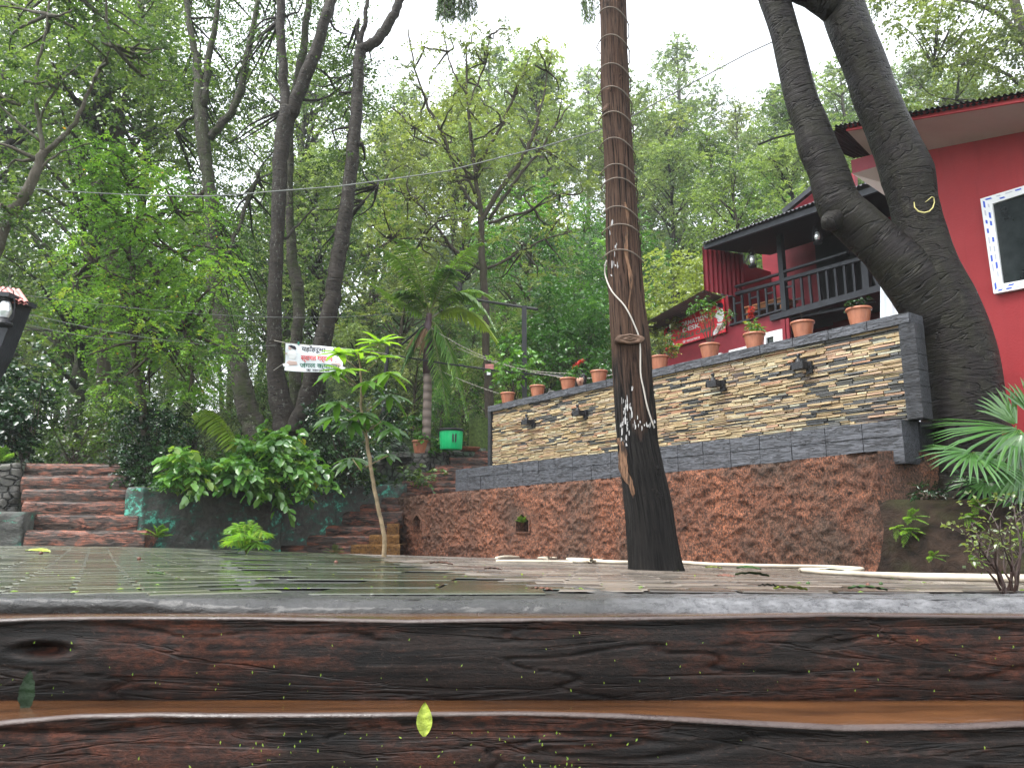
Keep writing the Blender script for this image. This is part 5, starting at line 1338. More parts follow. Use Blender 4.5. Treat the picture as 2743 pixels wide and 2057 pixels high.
# ================================================================== CHARRED TRUNK (nearest tree)
def charred():
    base = G(1752, 1528); Y = base.y
    r = athing('charred_tree', base, 'tall leaning brown conifer trunk, charred at the foot, in the middle of the plaza', 'tree')
    ctr = [(1758,1545,150),(1752,1500,138),(1742,1400,126),(1732,1327,121),(1719,1250,113),(1708,1182,106),(1698,1050,105),(1690,941,102),(1680,820,94),(1671,687,90),(1664,560,82),(1660,458,77),(1653,340,76),(1647,229,75),(1645,110,70),(1642,0,69),(1636,-200,62),(1628,-500,50),(1620,-900,38)]
    m = MB(); pts = [(x, y, w_, Y) for x, y, w_ in ctr]
    P, R = pxpath(pts); PP = wob(P, 9, .0, rng); RR = lerpR(R, 9)
    n = 96; b0 = 0; ln = 0
    def addtrunk(lo, hi):
        mb = MB(); ln = sum((PP[i]-PP[i-1]).length for i in range(1, lo+1))
        for i in range(lo, hi+1):
            p = PP[i]; d = PP[min(i+1,len(PP)-1)] - PP[max(i-1,0)]; a, b = frame(d)
            if i > lo: ln += (p - PP[i-1]).length
            for k in range(n):
                t = 2*math.pi*k/n; rr = RR[i]*(1 + .07*nz(math.cos(t)*2, math.sin(t)*2, ln*1.2, 1.3, 3) + .16*abs(nz(math.cos(t)*4.5, math.sin(t)*4.5, ln*.9, 1.6, 3)) - .02)
                mb.v.append(p + a*math.cos(t)*rr + b*math.sin(t)*rr); mb.uv[len(mb.v)-1] = (abs(k/n - .5)*2*math.pi*.3, ln)
        for i in range(hi-lo):
            for k in range(n): j = (k+1)%n; mb.f.append((i*n+k, i*n+j, (i+1)*n+j, (i+1)*n+k))
        return mb
    # one bark material, charred at the foot and shaded in colour on the right
    t = NT('bark_burnt'); v = t.coord((13, 1.3, 1), 'UV'); n1 = t.noise(v, 2.0, 8, .72, .7); n2 = t.noise(t.coord((1.0, .45, 1), 'UV'), 2.6, 4, .6, .6)
    sx = t.n('ShaderNodeSeparateXYZ'); t.l(t.coord((1,1,1)), sx.inputs[0]); n4 = t.noise(t.coord((70, 6, 1), 'UV'), 1.5, 3)
    brown = t.mix(t.ramp(n1, [(.38, 0), (.6, 1)]), (.022,.013,.010), (.145,.085,.058)); brown = t.mix(t.ramp(n2, [(.5, 0), (.7, .6)]), brown, (.11,.05,.03))
    char_shade = t.mix(t.ramp(n1, [(.4, 0), (.75, 1)]), (.005,.005,.005), (.040,.035,.031))
    # charred below z~1.35 (object space), ragged edge, and shade painted up the right side
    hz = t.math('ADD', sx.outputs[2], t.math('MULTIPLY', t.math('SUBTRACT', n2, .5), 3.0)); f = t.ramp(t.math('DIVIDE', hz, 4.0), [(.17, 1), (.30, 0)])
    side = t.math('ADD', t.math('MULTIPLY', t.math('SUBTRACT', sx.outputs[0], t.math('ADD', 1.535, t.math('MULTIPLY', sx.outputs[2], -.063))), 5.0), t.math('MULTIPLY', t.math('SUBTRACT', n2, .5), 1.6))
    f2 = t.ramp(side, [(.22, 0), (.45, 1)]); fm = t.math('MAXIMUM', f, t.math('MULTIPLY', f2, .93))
    col = t.mix(fm, brown, char_shade); col = t.mix(t.ramp(n1, [(.38, .95), (.46, 0)]), col, (.004,.003,.003))
    t.pbr(col, .65, t.bump(t.math('ADD', n1, t.math('MULTIPLY', n4, .3)), 1, .09), .12)
    M['bark_burnt'] = t.m
    addtrunk(0, len(PP)-1).build('trunk', t.m, r, True)
    def onfront(x, y, off=.0):
        q = at(x, y, Y); i = min(range(len(PP)), key=lambda k: abs(PP[k].z - q.z)); c = PP[i]; dx = q.x - c.x; R_ = RR[i]
        dy = math.sqrt(max(0.0, R_*R_ - dx*dx)); return Vector((c.x + dx*(1 + off/R_), c.y - dy - off, q.z))
    # cut stub
    s = MB(); c = onfront(1678, 922, -.05); 
    rings = []
    for dy, w_, h_, dz in ((.10,.085,.05,.012),(.02,.10,.042,.004),(-.05,.108,.038,0),(-.095,.106,.036,-.004)):
        rings.append([c + Vector((-.012 + w_*math.cos(q*.3927)*(1+.06*math.sin(q*2.3)), dy, dz + h_*math.sin(q*.3927)*(1+.08*math.cos(q*3.1)))) for q in range(16)])
    for a_, b_ in zip(rings, rings[1:]): s.loft(a_, b_)
    so = s.build('cut_stub', M['bark_burnt'], r, True)
    s = MB(); ctr_ = c + Vector((-.012, -.1, -.004)); prev = rings[-1]
    for f_ in (.75, .5, .25, .05):
        cur = [ctr_ + (q - ctr_)*f_ + Vector((0, -.004 if int(f_*100) in (75, 25) else .003, 0)) for q in rings[-1]]; s.loft(prev, cur); prev = cur
    s.build('cut_face', M['cutwood'], so)
    for (x, y, sz) in ((1640,255,.05),(1630,305,.055),(1672,510,.05),(1745,1265,.05),(1735,1330,.07),(1650,225,.045)):
        k = MB(); c = onfront(x, y, -.02); k.tube([c + Vector((.0,.03,0)), c, c + Vector((0,-.018,.0)), c + Vector((0,-.01,0))], [sz*1.3, sz, sz*.7, sz*.3], 12, rough=.3, seed=x); k.build('knot', M['bark_burnt'], r, True)
    # peeling white paint flecks
    w_ = MB(); rg = np.random.default_rng(5)
    for k in range(80):
        if k < 34: x = rg.normal(1674, 11); y = rg.normal(1128, 36)
        elif k < 50: x = rg.normal(1640, 6); y = rg.uniform(560, 760)
        else: x = rg.uniform(1650, 1745); y = rg.normal(1143, 6)
        c = onfront(x, y, .007); a_ = rg.uniform(.002, .008); h = rg.uniform(.008, .035) * (1 if k < 50 else .6)
        i0 = len(w_.v); w_.v += [c + Vector((rg.normal(0,.3)*a_ + dx*a_, 0, dz*h)) for dx, dz in ((-.5,-1),(.5,-.8),(.7,.3),(.2,1),(-.6,.6))]; w_.f.append(tuple(range(i0, i0+5)))
    w_.build('paint_fleck', M['whitepaintspot'], r)
    bw = MB(); left = []; right = []
    for k in range(15):
        u = k/14; y = 1175 + 160*u; x = 1655 + 34*u + 4*math.sin(u*9); hw = 9*math.sin(min(1, u*.93+.07)*math.pi)**.7 + 1.5*math.sin(k*2.1)
        for q in (-1, -.4, .4, 1): bw.v.append(onfront(x + q*hw, y, .006 + .006*(1-abs(q))))
    for k in range(14):
        for q in range(3): a_ = k*4+q; bw.f.append((a_, a_+4, a_+5, a_+1))
    bw.build('bare_wood', M['barewood'], r, True)
    bw = MB()
    for k in range(13):
        u = k/12; y = 560 + 290*u; x = 1668 + 14*u + 5*math.sin(u*11); hw = 5*math.sin(min(1, u*.93+.07)*math.pi)**.7 + 1.5*math.sin(k*1.7)
        for q in (-1, -.4, .4, 1): bw.v.append(onfront(x + q*hw, y, .006 + .006*(1-abs(q))))
    for k in range(12):
        for q in range(3): a_ = k*4+q; bw.f.append((a_, a_+4, a_+5, a_+1))
    bw.build('bare_wood', M['barewood'], r, True)
    # spiral cord
    sp = MB(); Q = []
    ys = [(45,80),(118,150),(195,225),(255,290),(322,352),(390,425),(460,490),(498,522),(572,602),(622,640),(688,712)]
    for yl, yr in ys:
        sp_ = []
        for k in range(0, 13):
            u = k/12; xl = np.interp(yl, [c[1] for c in reversed(ctr)], [c[0] - c[2]/2 for c in reversed(ctr)]); xr = np.interp(yl, [c[1] for c in reversed(ctr)], [c[0] + c[2]/2 for c in reversed(ctr)])
            x = xl + 1 + (xr - xl - 2)*u; y = yl + (yr - yl)*u**1.5 - 8*math.sin(u*math.pi); sp_.append(onfront(x, y, .016))
        if Q: e0 = Q[-1]; Q += [e0 + Vector((.015,.12,-.02)), e0.lerp(sp_[0], .5) + Vector((0,.44,0)), sp_[0] + Vector((-.015,.12,.02))]
        Q += sp_
    sp.tube(Q, .005, 6)
    co = sp.build('cord_wrap', M['twig'] if False else M['cordbrown'], None, True); tag(co, 'brown cord wound in rings around the charred trunk', 'cord')
    h = MB(); hp = [onfront(x, y, .02) for x, y in ((1629,705),(1627,735),(1640,790),(1668,835),(1690,885),(1703,930),(1705,1010))] + [onfront(x, y, .02) for x, y in ((1712,1050),(1722,1100),(1738,1150))]
    h.tube(wob(hp, 4, 0, rng), .006, 6); tag(h.build('white_cord', M['wirewhite'], None, True), 'loose white cord hanging down the charred trunk', 'cord')
def barew():
    t = NT('bare_wood'); n = t.noise(t.coord((45,45,3.5)), 1.5, 6, .7, .4); n2 = t.noise(t.coord((9,9,2)), 2, 4)
    c = t.mix(t.ramp(n, [(.35, 0), (.62, 1)]), (.035,.018,.011), (.26,.145,.085)); c = t.mix(t.ramp(n2, [(.52, 0), (.62, .9)]), c, (.012,.009,.007))
    return t.pbr(c, .6, t.bump(n, 1, .03), .15)
M['barewood'] = barew()
M['cordbrown'] = plain('brown_cord', (.12,.095,.075), .6)
charred()
# ================================================================== FORKED FICUS ON THE RIGHT
def ficus():
    base = Wd((L(2590, 1190, 1.0).x, 1.0, .45)); Y = base.y
    r = athing('forked_tree', base, 'massive dark smooth-barked tree forking into two limbs in front of the red house', 'tree')
    fk = MB(); 
    limb(fk, [(2625,1330,330,Y),(2603,1210,240,Y),(2588,1130,205,Y),(2583,1050,196,Y),(2572,970,188,Y),(2548,890,182,Y),(2515,810,178,Y),(2488,740,162,Y),(2474,670,138,Y),(2459,595,124,Y),(2447,540,122,Y),(2432,470,134,Y),(2405,400,118,Y),(2375,330,110,Y),(2340,250,108,Y),(2318,183,106,Y),(2280,90,108,Y),(2250,0,108,Y+.1),(2200,-160,100,Y+.3),(2120,-400,80,Y+.6),(2050,-700,50,Y+1)], 40, 7, 0, rng, .09, 1)
    limb(fk, [(2545,930,120,Y),(2500,840,150,Y-.02),(2440,750,140,Y-.05),(2370,668,122,Y-.05),(2300,602,116,Y-.03),(2247,548,112,Y),(2217,458,100,Y),(2188,390,98,Y),(2170,330,88,Y),(2150,275,84,Y),(2128,183,80,Y),(2104,92,74,Y),(2075,0,76,Y),(2020,-160,66,Y-.1),(1960,-400,46,Y-.3)], 36, 7, 0, rng, .09, 2)
    limb(fk, [(2225,10,90,Y),(2170,-10,60,Y-.05),(2120,-30,46,Y-.1),(2060,-120,40,Y-.2)], 16, 4, 0, rng, .06)
    # stump swelling on left limb, collar at 490
    limb(fk, [(2270,566,76,Y-.0),(2236,588,58,Y-.08),(2218,600,42,Y-.12),(2211,605,20,Y-.13)], 18, 4, 0, rng, .3, 4)
    fk.build('trunk', M['bark_ficus'], r, True)
    # pale scratched curved mark
    mk = MB(); pts = [(2419,566),(2420,580),(2428,592),(2441,597),(2453,594),(2463,584),(2468,570),(2466,557),(2460,556),(2452,563),(2443,570)]
    def fr(x, y): q = at(x, y, Y); c = at(2452, y, Y); R_ = .245; dx = q.x - c.x; return Vector((q.x, c.y - math.sqrt(max(.0, R_*R_ - dx*dx)) - .012, q.z))
    mk.tube([fr(*p) for p in pts[:8]], [.004,.006,.007,.008,.008,.006,.006,.003], 6); mk.tube([fr(*p) for p in pts[7:]], [.003,.005,.004,.002], 6)
    mk.build('scratched_mark', M['yellowcut'], r)
    w_ = MB(); rg = np.random.default_rng(3)
    for (x, y, dx, sz) in ((2333,297,1,.02),(2503,786,2,.022),(2512,790,2,.015),(2465,740,2,.01),(2232,628,0,.018)):
        q = at(x, y, Y); q.y -= (.24 if y < 500 else .40) if y != 628 else .33
        i0 = len(w_.v); w_.v += [q + Vector((sz*math.cos(t)*.8, 0, sz*math.sin(t)*1.1)) for t in (0,1.1,2.2,3.3,4.4,5.4)]; w_.f.append(tuple(range(i0, i0+6)))
    # crown above the frame (its leaves overhang the top of the picture)
    rg = np.random.default_rng(8); C = []
    for k in range(26): C.append(at(rg.uniform(1750, 2350), rg.uniform(-900, -420), Y + rg.uniform(-1.5, 2.5)))
    crown('crown', rg, C, [.6]*26, 14, 8, .10, M['leaf_mid'], r)
ficus()
# ================================================================== FORWARD TREES ON THE LEFT
def tree(name, label, base, bark, limbs, clumps=None, leaf='leaf_mid', ln=.1, tw=14, lv=9, rg=None, odd=0, asp=.28, tone=(.1,.8), group=None, twigs=True, **kw):
    r = athing(name, base, label, 'tree', group); mb = MB()
    for lb in limbs: limb(mb, lb, 12 if lb[0][2] > 25 else 7, 4, .008*lb[0][3]/10, rg, .07, lb[0][0])
    if clumps and twigs:
        # thin connecting branches from limbs to clumps
        ends = [q for lb in limbs for q in pxpath(lb)[0][len(lb)//2:]]
        for c, rad in clumps[::1]:
            c = Vector(c); e = min(ends, key=lambda q: (q - c).length + .5*max(0, q.z - c.z))
            if (e - c).length < .15 or (e - c).length > 4.5: continue
            mid = e.lerp(c, .5) + Vector(rg.normal(0, .12, 3)); mb.tube(wob([e, mid, c], 3, .01, rg), lerpR([.035,.02,.008], 3), 5)
    mb.build('trunk', M[bark], r, True)
    if clumps: crown('crown', rg, [c for c, _ in clumps], [q for _, q in clumps], tw, lv, ln, M[leaf], r, odd=odd, asp=asp, tone=tone, **kw)
    return r
def cl(rg, boxes):
    """boxes: (x0,x1,y0,y1,Ya,Yb,n,rad) -> clumps"""
    out = []
    for x0, x1, y0, y1, Ya, Yb, n, rad in boxes:
        for _ in range(n): out.append((tuple(at(rg.uniform(x0,x1), rg.uniform(y0,y1), rg.uniform(Ya,Yb))), rad*rg.uniform(.7,1.25)))
    return out
RG = lambda s: np.random.default_rng(s)
g_ = RG(101)   # triple trunk, main fluted stem
Y = 14.6
tree('tall_tree', 'tall pale-speckled tree with a fluted trunk that forks high up, left of the banner string', at(765,1150,Y), 'bark_grey',
 [[(775,1165,82,Y),(762,1120,66,Y),(748,1050,56,Y),(738,980,44,Y),(735,900,40,Y),(737,780,38,Y),(742,660,36,Y),(748,540,38,Y),(752,430,40,Y),(762,350,44,Y),(772,290,46,Y)],
  [(768,310,32,Y),(762,240,26,Y),(756,150,24,Y),(752,50,24,Y),(752,-60,22,Y),(740,-220,18,Y),(700,-420,12,Y)],
  [(778,310,34,Y),(800,250,36,Y-.05),(828,180,34,Y-.1),(855,110,30,Y-.15),(875,40,28,Y-.2),(892,-30,26,Y-.2),(930,-200,22,Y-.3),(1000,-400,14,Y-.4)],
  [(800,265,9,Y),(850,270,7,Y+.3),(900,245,5,Y+.6),(940,200,4,Y+.8)],[(762,640,8,Y),(800,600,6,Y+.4),(840,560,4,Y+.8)]],
 cl(g_, [(640,980,-160,260,14.5,18,34,.75),(560,760,200,420,15,18,10,.65)]), 'leaf_mid', .085, 20, 9, g_, asp=.22)
g_ = RG(102); Y = 15.2
tree('tall_tree', 'middle slender mossy trunk standing behind and between the two thicker trunks at the banner', at(800,1150,Y), 'bark_moss',
 [[(795,1160,44,Y),(792,1080,36,Y),(790,960,30,Y),(800,860,32,Y),(797,760,34,Y),(783,700,30,Y),(777,600,22,Y),(775,500,20,Y),(778,380,20,Y),(790,250,20,Y),(812,140,20,Y),(820,60,18,Y),(840,-80,16,Y)]],
 cl(g_, [(700,900,-200,100,15,18,12,.7)]), 'leaf_mid', .085, 16, 9, g_, asp=.22)
g_ = RG(103); Y = 14.4
tree('tall_tree', 'leaning pale-speckled trunk right of the banner trees, forking against the sky', at(795,1150,Y), 'bark_grey',
 [[(790,1160,60,Y),(815,1100,56,Y),(838,1020,52,Y),(858,940,50,Y),(878,860,46,Y),(892,780,42,Y),(905,700,42,Y),(922,600,40,Y),(933,520,36,Y),(942,430,36,Y),(950,340,34,Y),(957,250,30,Y),(962,170,30,Y),(966,125,30,Y)],
  [(962,135,26,Y),(990,122,28,Y),(1015,100,28,Y),(1040,65,26,Y),(1062,25,24,Y),(1080,-20,22,Y),(1100,-120,18,Y),(1160,-280,12,Y)],
  [(966,125,18,Y),(972,85,14,Y),(980,45,12,Y),(984,0,11,Y),(992,-80,10,Y)],
  [(964,120,14,Y),(958,90,11,Y),(960,55,10,Y)],[(952,385,18,Y),(970,388,14,Y-.05)],
  [(930,560,7,Y),(975,540,5,Y+.3),(1010,500,3,Y+.5)]],
 cl(g_, [(900,1010,150,420,14.6,16.5,16,.45),(820,980,420,700,15,17.5,14,.5),(960,1120,-260,-90,14,17,10,.6)]), 'leaf_mid', .085, 16, 9, g_, asp=.22)
g_ = RG(104); Y = 16
tree('tall_tree', 'tall mossy pale-barked tree with a curved foot behind the yellow-green frond', at(700,1190,Y), 'bark_moss',
 [[(705,1215,80,Y),(690,1170,66,Y),(668,1110,60,Y),(645,1030,56,Y),(625,950,52,Y),(600,880,44,Y),(583,800,40,Y),(574,720,42,Y),(570,650,40,Y),(565,560,36,Y),(556,470,32,Y),(548,400,36,Y),(542,330,34,Y),(535,270,32,Y),(530,200,24,Y),(520,130,18,Y),(505,50,16,Y),(490,-60,12,Y)],
  [(545,290,22,Y),(556,200,20,Y),(566,120,17,Y),(578,50,14,Y),(590,-40,12,Y)],
  [(562,370,22,Y),(590,335,22,Y),(620,300,20,Y),(645,240,20,Y),(662,160,20,Y),(676,90,16,Y),(690,0,12,Y)],
  [(600,700,12,Y),(640,610,12,Y+.3),(668,520,10,Y+.5),(690,480,8,Y+.7)],[(535,310,11,Y),(500,320,8,Y),(470,350,5,Y)]],
 cl(g_, [(430,720,-120,260,16,19.5,36,.8),(460,760,260,560,16.5,20,26,.75),(600,760,560,900,17,20,14,.7)]), 'leaf_mid', .09, 20, 9, g_, asp=.24)
g_ = RG(105); Y = 19
tree('dark_tree', 'dark-trunked tree deep in the wood behind the left staircase', at(285,1250,Y), 'bark_brown',
 [[(290,1270,46,Y),(285,1180,40,Y),(278,1080,36,Y),(275,980,34,Y),(285,880,34,Y),(295,760,36,Y),(300,640,34,Y),(305,500,34,Y),(312,380,34,Y),(318,320,30,Y)],
  [(316,330,22,Y),(300,270,18,Y),(290,200,14,Y),(280,80,10,Y)],[(320,330,22,Y),(335,260,18,Y),(350,190,16,Y),(370,60,12,Y),(380,-80,8,Y)],[(300,420,12,Y),(270,380,10,Y),(250,330,6,Y)]],
 cl(g_, [(150,470,-160,230,17,22,44,.95),(330,520,200,420,18,22,16,.8)]), 'leaf_mid', .10, 20, 9, g_, asp=.3)
g_ = RG(106); Y = 10.5
tree('leaning_tree', 'leaning spindly tree with pale bark crossing the upper left corner', at(-120,1150,Y), 'bark_pale',
 [[(-190,1150,60,Y),(-110,900,46,Y),(-40,740,38,Y),(0,640,34,Y),(30,570,30,Y),(60,530,28,Y),(88,480,26,Y),(105,430,24,Y),(118,405,22,Y)],
  [(116,410,14,Y),(105,340,11,Y),(98,270,11,Y),(100,190,9,Y),(110,140,8,Y),(130,40,6,Y),(140,-60,5,Y)],
  [(120,408,16,Y),(155,380,14,Y),(190,345,12,Y),(215,300,11,Y),(235,250,9,Y),(265,190,7,Y),(300,120,5,Y)],
  [(100,350,8,Y),(115,300,7,Y),(150,240,6,Y),(190,190,5,Y),(240,160,4,Y)],[(108,380,8,Y),(50,330,7,Y),(0,285,6,Y),(-40,240,5,Y)],[(85,485,9,Y),(120,440,6,Y),(170,405,5,Y),(240,385,3,Y)]],
 cl(g_, [(-60,280,-80,170,9.8,12,26,.42),(-60,110,120,300,10,12,9,.34),(-60,60,430,640,10,12,8,.35),(240,460,60,230,10,12.5,16,.38)]), 'leaf_mid', .065, 16, 8, g_, asp=.4, tone=(.0,.55))
g_ = RG(107); Y = 12.2
tree('feathery_tree', 'bright lime green feathery tree with drooping compound leaves above the wide staircase', at(375,1120,Y), 'bark_brown',
 [[(392,1180,22,Y),(380,1080,20,Y),(368,1010,18,Y),(358,940,16,Y),(352,860,14,Y),(362,780,10,Y),(350,700,8,Y),(345,600,7,Y),(340,500,5,Y),(335,430,3,Y)],
  [(358,930,10,Y),(375,860,8,Y),(390,800,6,Y),(420,740,4,Y),(480,680,2,Y)],[(352,870,8,Y),(330,800,6,Y),(300,740,4,Y),(250,700,3,Y)],[(350,720,5,Y),(400,640,4,Y),(470,560,3,Y),(540,520,2,Y)],[(346,640,5,Y),(300,560,3,Y),(250,500,2,Y)],[(364,960,6,Y),(430,900,4,Y),(500,880,2,Y)]],
 cl(g_, [(230,400,390,520,11.5,13,14,.45),(230,560,470,640,11.3,13.2,24,.5),(180,610,600,800,11.2,13.2,36,.5),(200,640,780,960,11.3,13.2,30,.45),(290,620,930,1060,11.5,13,9,.38)]), 'leaf_bright', .062, 17, 12, g_, odd=.003, asp=.3, droop=.55, leafdroop=.15, flat=.35, tone=(.2,.85))
g_ = RG(108); Y = 19.5
tree('slender_tree', 'slender many-branched tree with small olive leaves in the middle of the photo', at(1305,1120,Y), 'bark_brown',
 [[(1315,1140,26,Y),(1308,1040,24,Y),(1303,940,20,Y),(1302,850,20,Y),(1295,740,20,Y),(1290,660,18,Y),(1287,560,13,Y),(1275,480,11,Y),(1262,380,10,Y),(1255,290,8,Y),(1250,220,6,Y),(1252,120,4,Y)],
  [(1285,600,13,Y),(1320,540,14,Y),(1360,480,13,Y),(1395,430,11,Y),(1425,370,10,Y),(1440,320,7,Y),(1455,260,5,Y),(1465,190,3,Y)],
  [(1310,590,9,Y+.2),(1350,530,10,Y+.2),(1400,460,8,Y+.2),(1450,400,7,Y+.2),(1490,330,5,Y+.2),(1530,280,3,Y+.2)],
  [(1280,560,9,Y),(1240,510,9,Y),(1215,440,8,Y),(1180,350,8,Y),(1140,270,7,Y),(1110,180,5,Y),(1095,80,4,Y)],
  [(1272,520,8,Y),(1230,430,7,Y),(1180,390,6,Y),(1110,340,6,Y),(1050,290,5,Y)],
  [(1268,480,8,Y),(1300,410,8,Y),(1345,330,8,Y),(1375,260,7,Y),(1405,190,5,Y)],
  [(1288,720,12,Y),(1240,690,10,Y),(1200,650,8,Y),(1160,590,7,Y),(1100,530,5,Y),(1030,500,3,Y)],
  [(1305,720,9,Y),(1350,700,8,Y),(1400,670,7,Y),(1460,640,5,Y),(1530,620,3,Y)],[(1308,600,9,Y),(1360,580,8,Y),(1430,560,6,Y),(1500,520,4,Y)],
  [(1258,300,6,Y),(1270,240,5,Y),(1300,170,5,Y),(1310,100,3,Y)],[(1256,260,6,Y),(1220,210,5,Y),(1200,140,4,Y),(1180,60,3,Y)],[(1205,660,6,Y),(1130,640,5,Y),(1050,640,3,Y)],
  [(1375,270,5,Y),(1400,200,4,Y),(1430,130,3,Y)]],
 cl(g_, [(1050,1530,230,420,18.4,21,34,.52),(980,1560,400,620,18.4,21,46,.55),(1000,1580,600,760,18.8,21,22,.5),(1080,1330,60,240,18.5,20.5,14,.42),(1330,1480,30,230,18.5,20.5,9,.42)]), 'leaf_olive', .085, 11, 9, g_, asp=.34, tone=(.25,.9), droop=.2)
g_ = RG(109); Y = 24
tree('tall_tree', 'pale-limbed tree with thin foliage high at the upper right corner above the red house roof', at(2850,900,Y), 'bark_pale',
 [[(2900,1000,60,Y),(2850,600,44,Y),(2800,350,36,Y),(2770,200,32,Y),(2740,80,28,Y),(2700,-60,22,Y)],[(2760,150,18,Y),(2700,60,14,Y),(2640,20,11,Y),(2560,0,7,Y),(2450,-10,5,Y)],[(2740,90,16,Y),(2720,20,12,Y),(2690,-60,10,Y)],[(2770,250,12,Y),(2680,190,9,Y),(2600,170,6,Y),(2500,180,4,Y)],[(2790,330,12,Y),(2660,290,8,Y),(2560,270,5,Y)]],
 cl(g_, [(2440,2790,60,330,22,26,50,.9),(2330,2700,-120,60,20,25,26,.7)]), 'leaf_olive', .12, 18, 9, g_, asp=.4, tone=(.15,.85))
# hanging conifer sprays at the top edge
def hangspray(lab, x, y0, y1, Y, n, wd):
    rg = RG(int(x)); top = at(x, y0-120, Y); r = athing('conifer_branch', top, lab, 'branch'); m = MB(); B = []; Dd = []
    for k in range(n):
        px = x + rg.uniform(-wd, wd); l = rg.uniform(.5, 1); a = at(px, y0-130, Y + rg.uniform(-.2,.2)); b = at(px + rg.normal(0,12), y0 + (y1-y0)*l, a.y)
        m.tube([a, a.lerp(b,.5)+Vector((rg.normal(0,.02),0,0)), b], [.006,.004,.002], 4)
        for t in np.linspace(.1,1,34):
            q = a.lerp(b, t)
            for s_ in range(2): B.append(q); Dd.append(np.array([rg.normal(0,.45), rg.normal(0,.45), -1]))
    m.build('twig', M['twig'], r); N = len(B)
    link('needles', leafmesh('needles', np.array([tuple(b) for b in B]), np.array(Dd), rg.normal(size=(N,3)), rg.uniform(.06,.11,N), np.full(N,.006), rg.uniform(.1,.6,N)), M['leaf_mid'], r)
hangspray('drooping dark conifer spray hanging into the top edge left of the charred trunk', 1222, -5, 55, 7.5, 46, 38)
hangspray('small ragged conifer tips hanging at the top just left of the charred trunk', 1572, -8, 62, 7.8, 12, 18)
# ================================================================== PALM
def frond(mb, B, Dr, Nn, T_, ln_, tone_, base, tip, sagz, nl, ll, rg, tone=.5, rad=.012, spread=1.0, hang=.5, start=.12):
    base = Vector(base); tip = Vector(tip); L_ = (tip-base).length; P = []
    for i in range(13):
        t = i/12; P.append(base.lerp(tip, t) + Vector((0,0, sagz*4*t*(1-t))))
    mb.tube(P, [rad*(1-.85*i/12) for i in range(13)], 5)
    for k in range(nl):
        t = start + (1-start)*k/nl; s = t*12; i = min(int(s), 11); q = P[i].lerp(P[i+1], s-i); d = (P[i+1]-P[i]).normalized()
        side = d.cross(Vector((0,0,1)));
        if side.length < .1: side = Vector((1,0,0))
        side.normalize()
        l = ll*(math.sin(min(1, t*1.1+.12)*math.pi)**.5*.8 + .2)
        for s_ in (1,-1):
            v = d*.55 + side*s_*spread + Vector((0,0,-hang)) + Vector(rg.normal(0,.06,3))
            B.append(tuple(q)); Dr.append(tuple(v)); Nn.append(tuple((Vector((0,0,1)) + side*s_*.4))); T_.append(l*rg.uniform(.9,1.08)); tone_.append(min(.95, max(0, tone + rg.normal(0,.12))))
def bladeleaf(name, B, Dr, Nn, T_, tn, wd, mat, parent, droop=.25, prof=(.5, 1, .7)):
    """long strap leaflets made of three segments each"""
    B = np.array(B); d = np.array(Dr); d /= np.linalg.norm(d, axis=1, keepdims=True); nr = np.array(Nn); T_ = np.array(T_)[:,None]; tn = np.array(tn); N = len(B)
    sd = np.cross(d, nr); sd /= np.linalg.norm(sd, axis=1, keepdims=True)+1e-9
    V = np.empty((N, 9, 3)); W_ = wd if np.ndim(wd) else np.full(N, wd); W_ = W_[:,None]
    up = np.cross(sd, d)
    for j, (t, w_) in enumerate(((0,prof[0]),(.35,prof[1]),(.72,prof[2]))):
        c = B + d*T_*t; c[:,2] -= (droop*T_[:,0])*t*t
        V[:, j*3] = c - sd*W_*w_ + up*W_*.35; V[:, j*3+1] = c; V[:, j*3+2] = c + sd*W_*w_ + up*W_*.35
    tip = B + d*T_; tip[:,2] -= droop*T_[:,0]
    V = np.concatenate([V, tip[:,None,:]], axis=1)
    me = D.meshes.new(name); me.vertices.add(N*10); me.vertices.foreach_set('co', V.astype(np.float32).reshape(-1))
    pat = [(0,1,4),(0,4,3),(1,2,5),(1,5,4),(3,4,7),(3,7,6),(4,5,8),(4,8,7),(6,7,9),(7,8,9)]
    idx = (np.arange(N)[:,None,None]*10 + np.array(pat)[None]).astype(np.int32); nf = N*len(pat)
    me.loops.add(nf*3); me.loops.foreach_set('vertex_index', idx.reshape(-1)); me.polygons.add(nf)
    me.polygons.foreach_set('loop_start', np.arange(0, nf*3, 3, dtype=np.int32)); me.polygons.foreach_set('loop_total', np.full(nf, 3, dtype=np.int32))
    a = me.attributes.new('tone','FLOAT','POINT'); a.data.foreach_set('value', np.repeat(tn, 10).astype(np.float32)); me.update(calc_edges=True)
    return link(name, me, mat, parent)
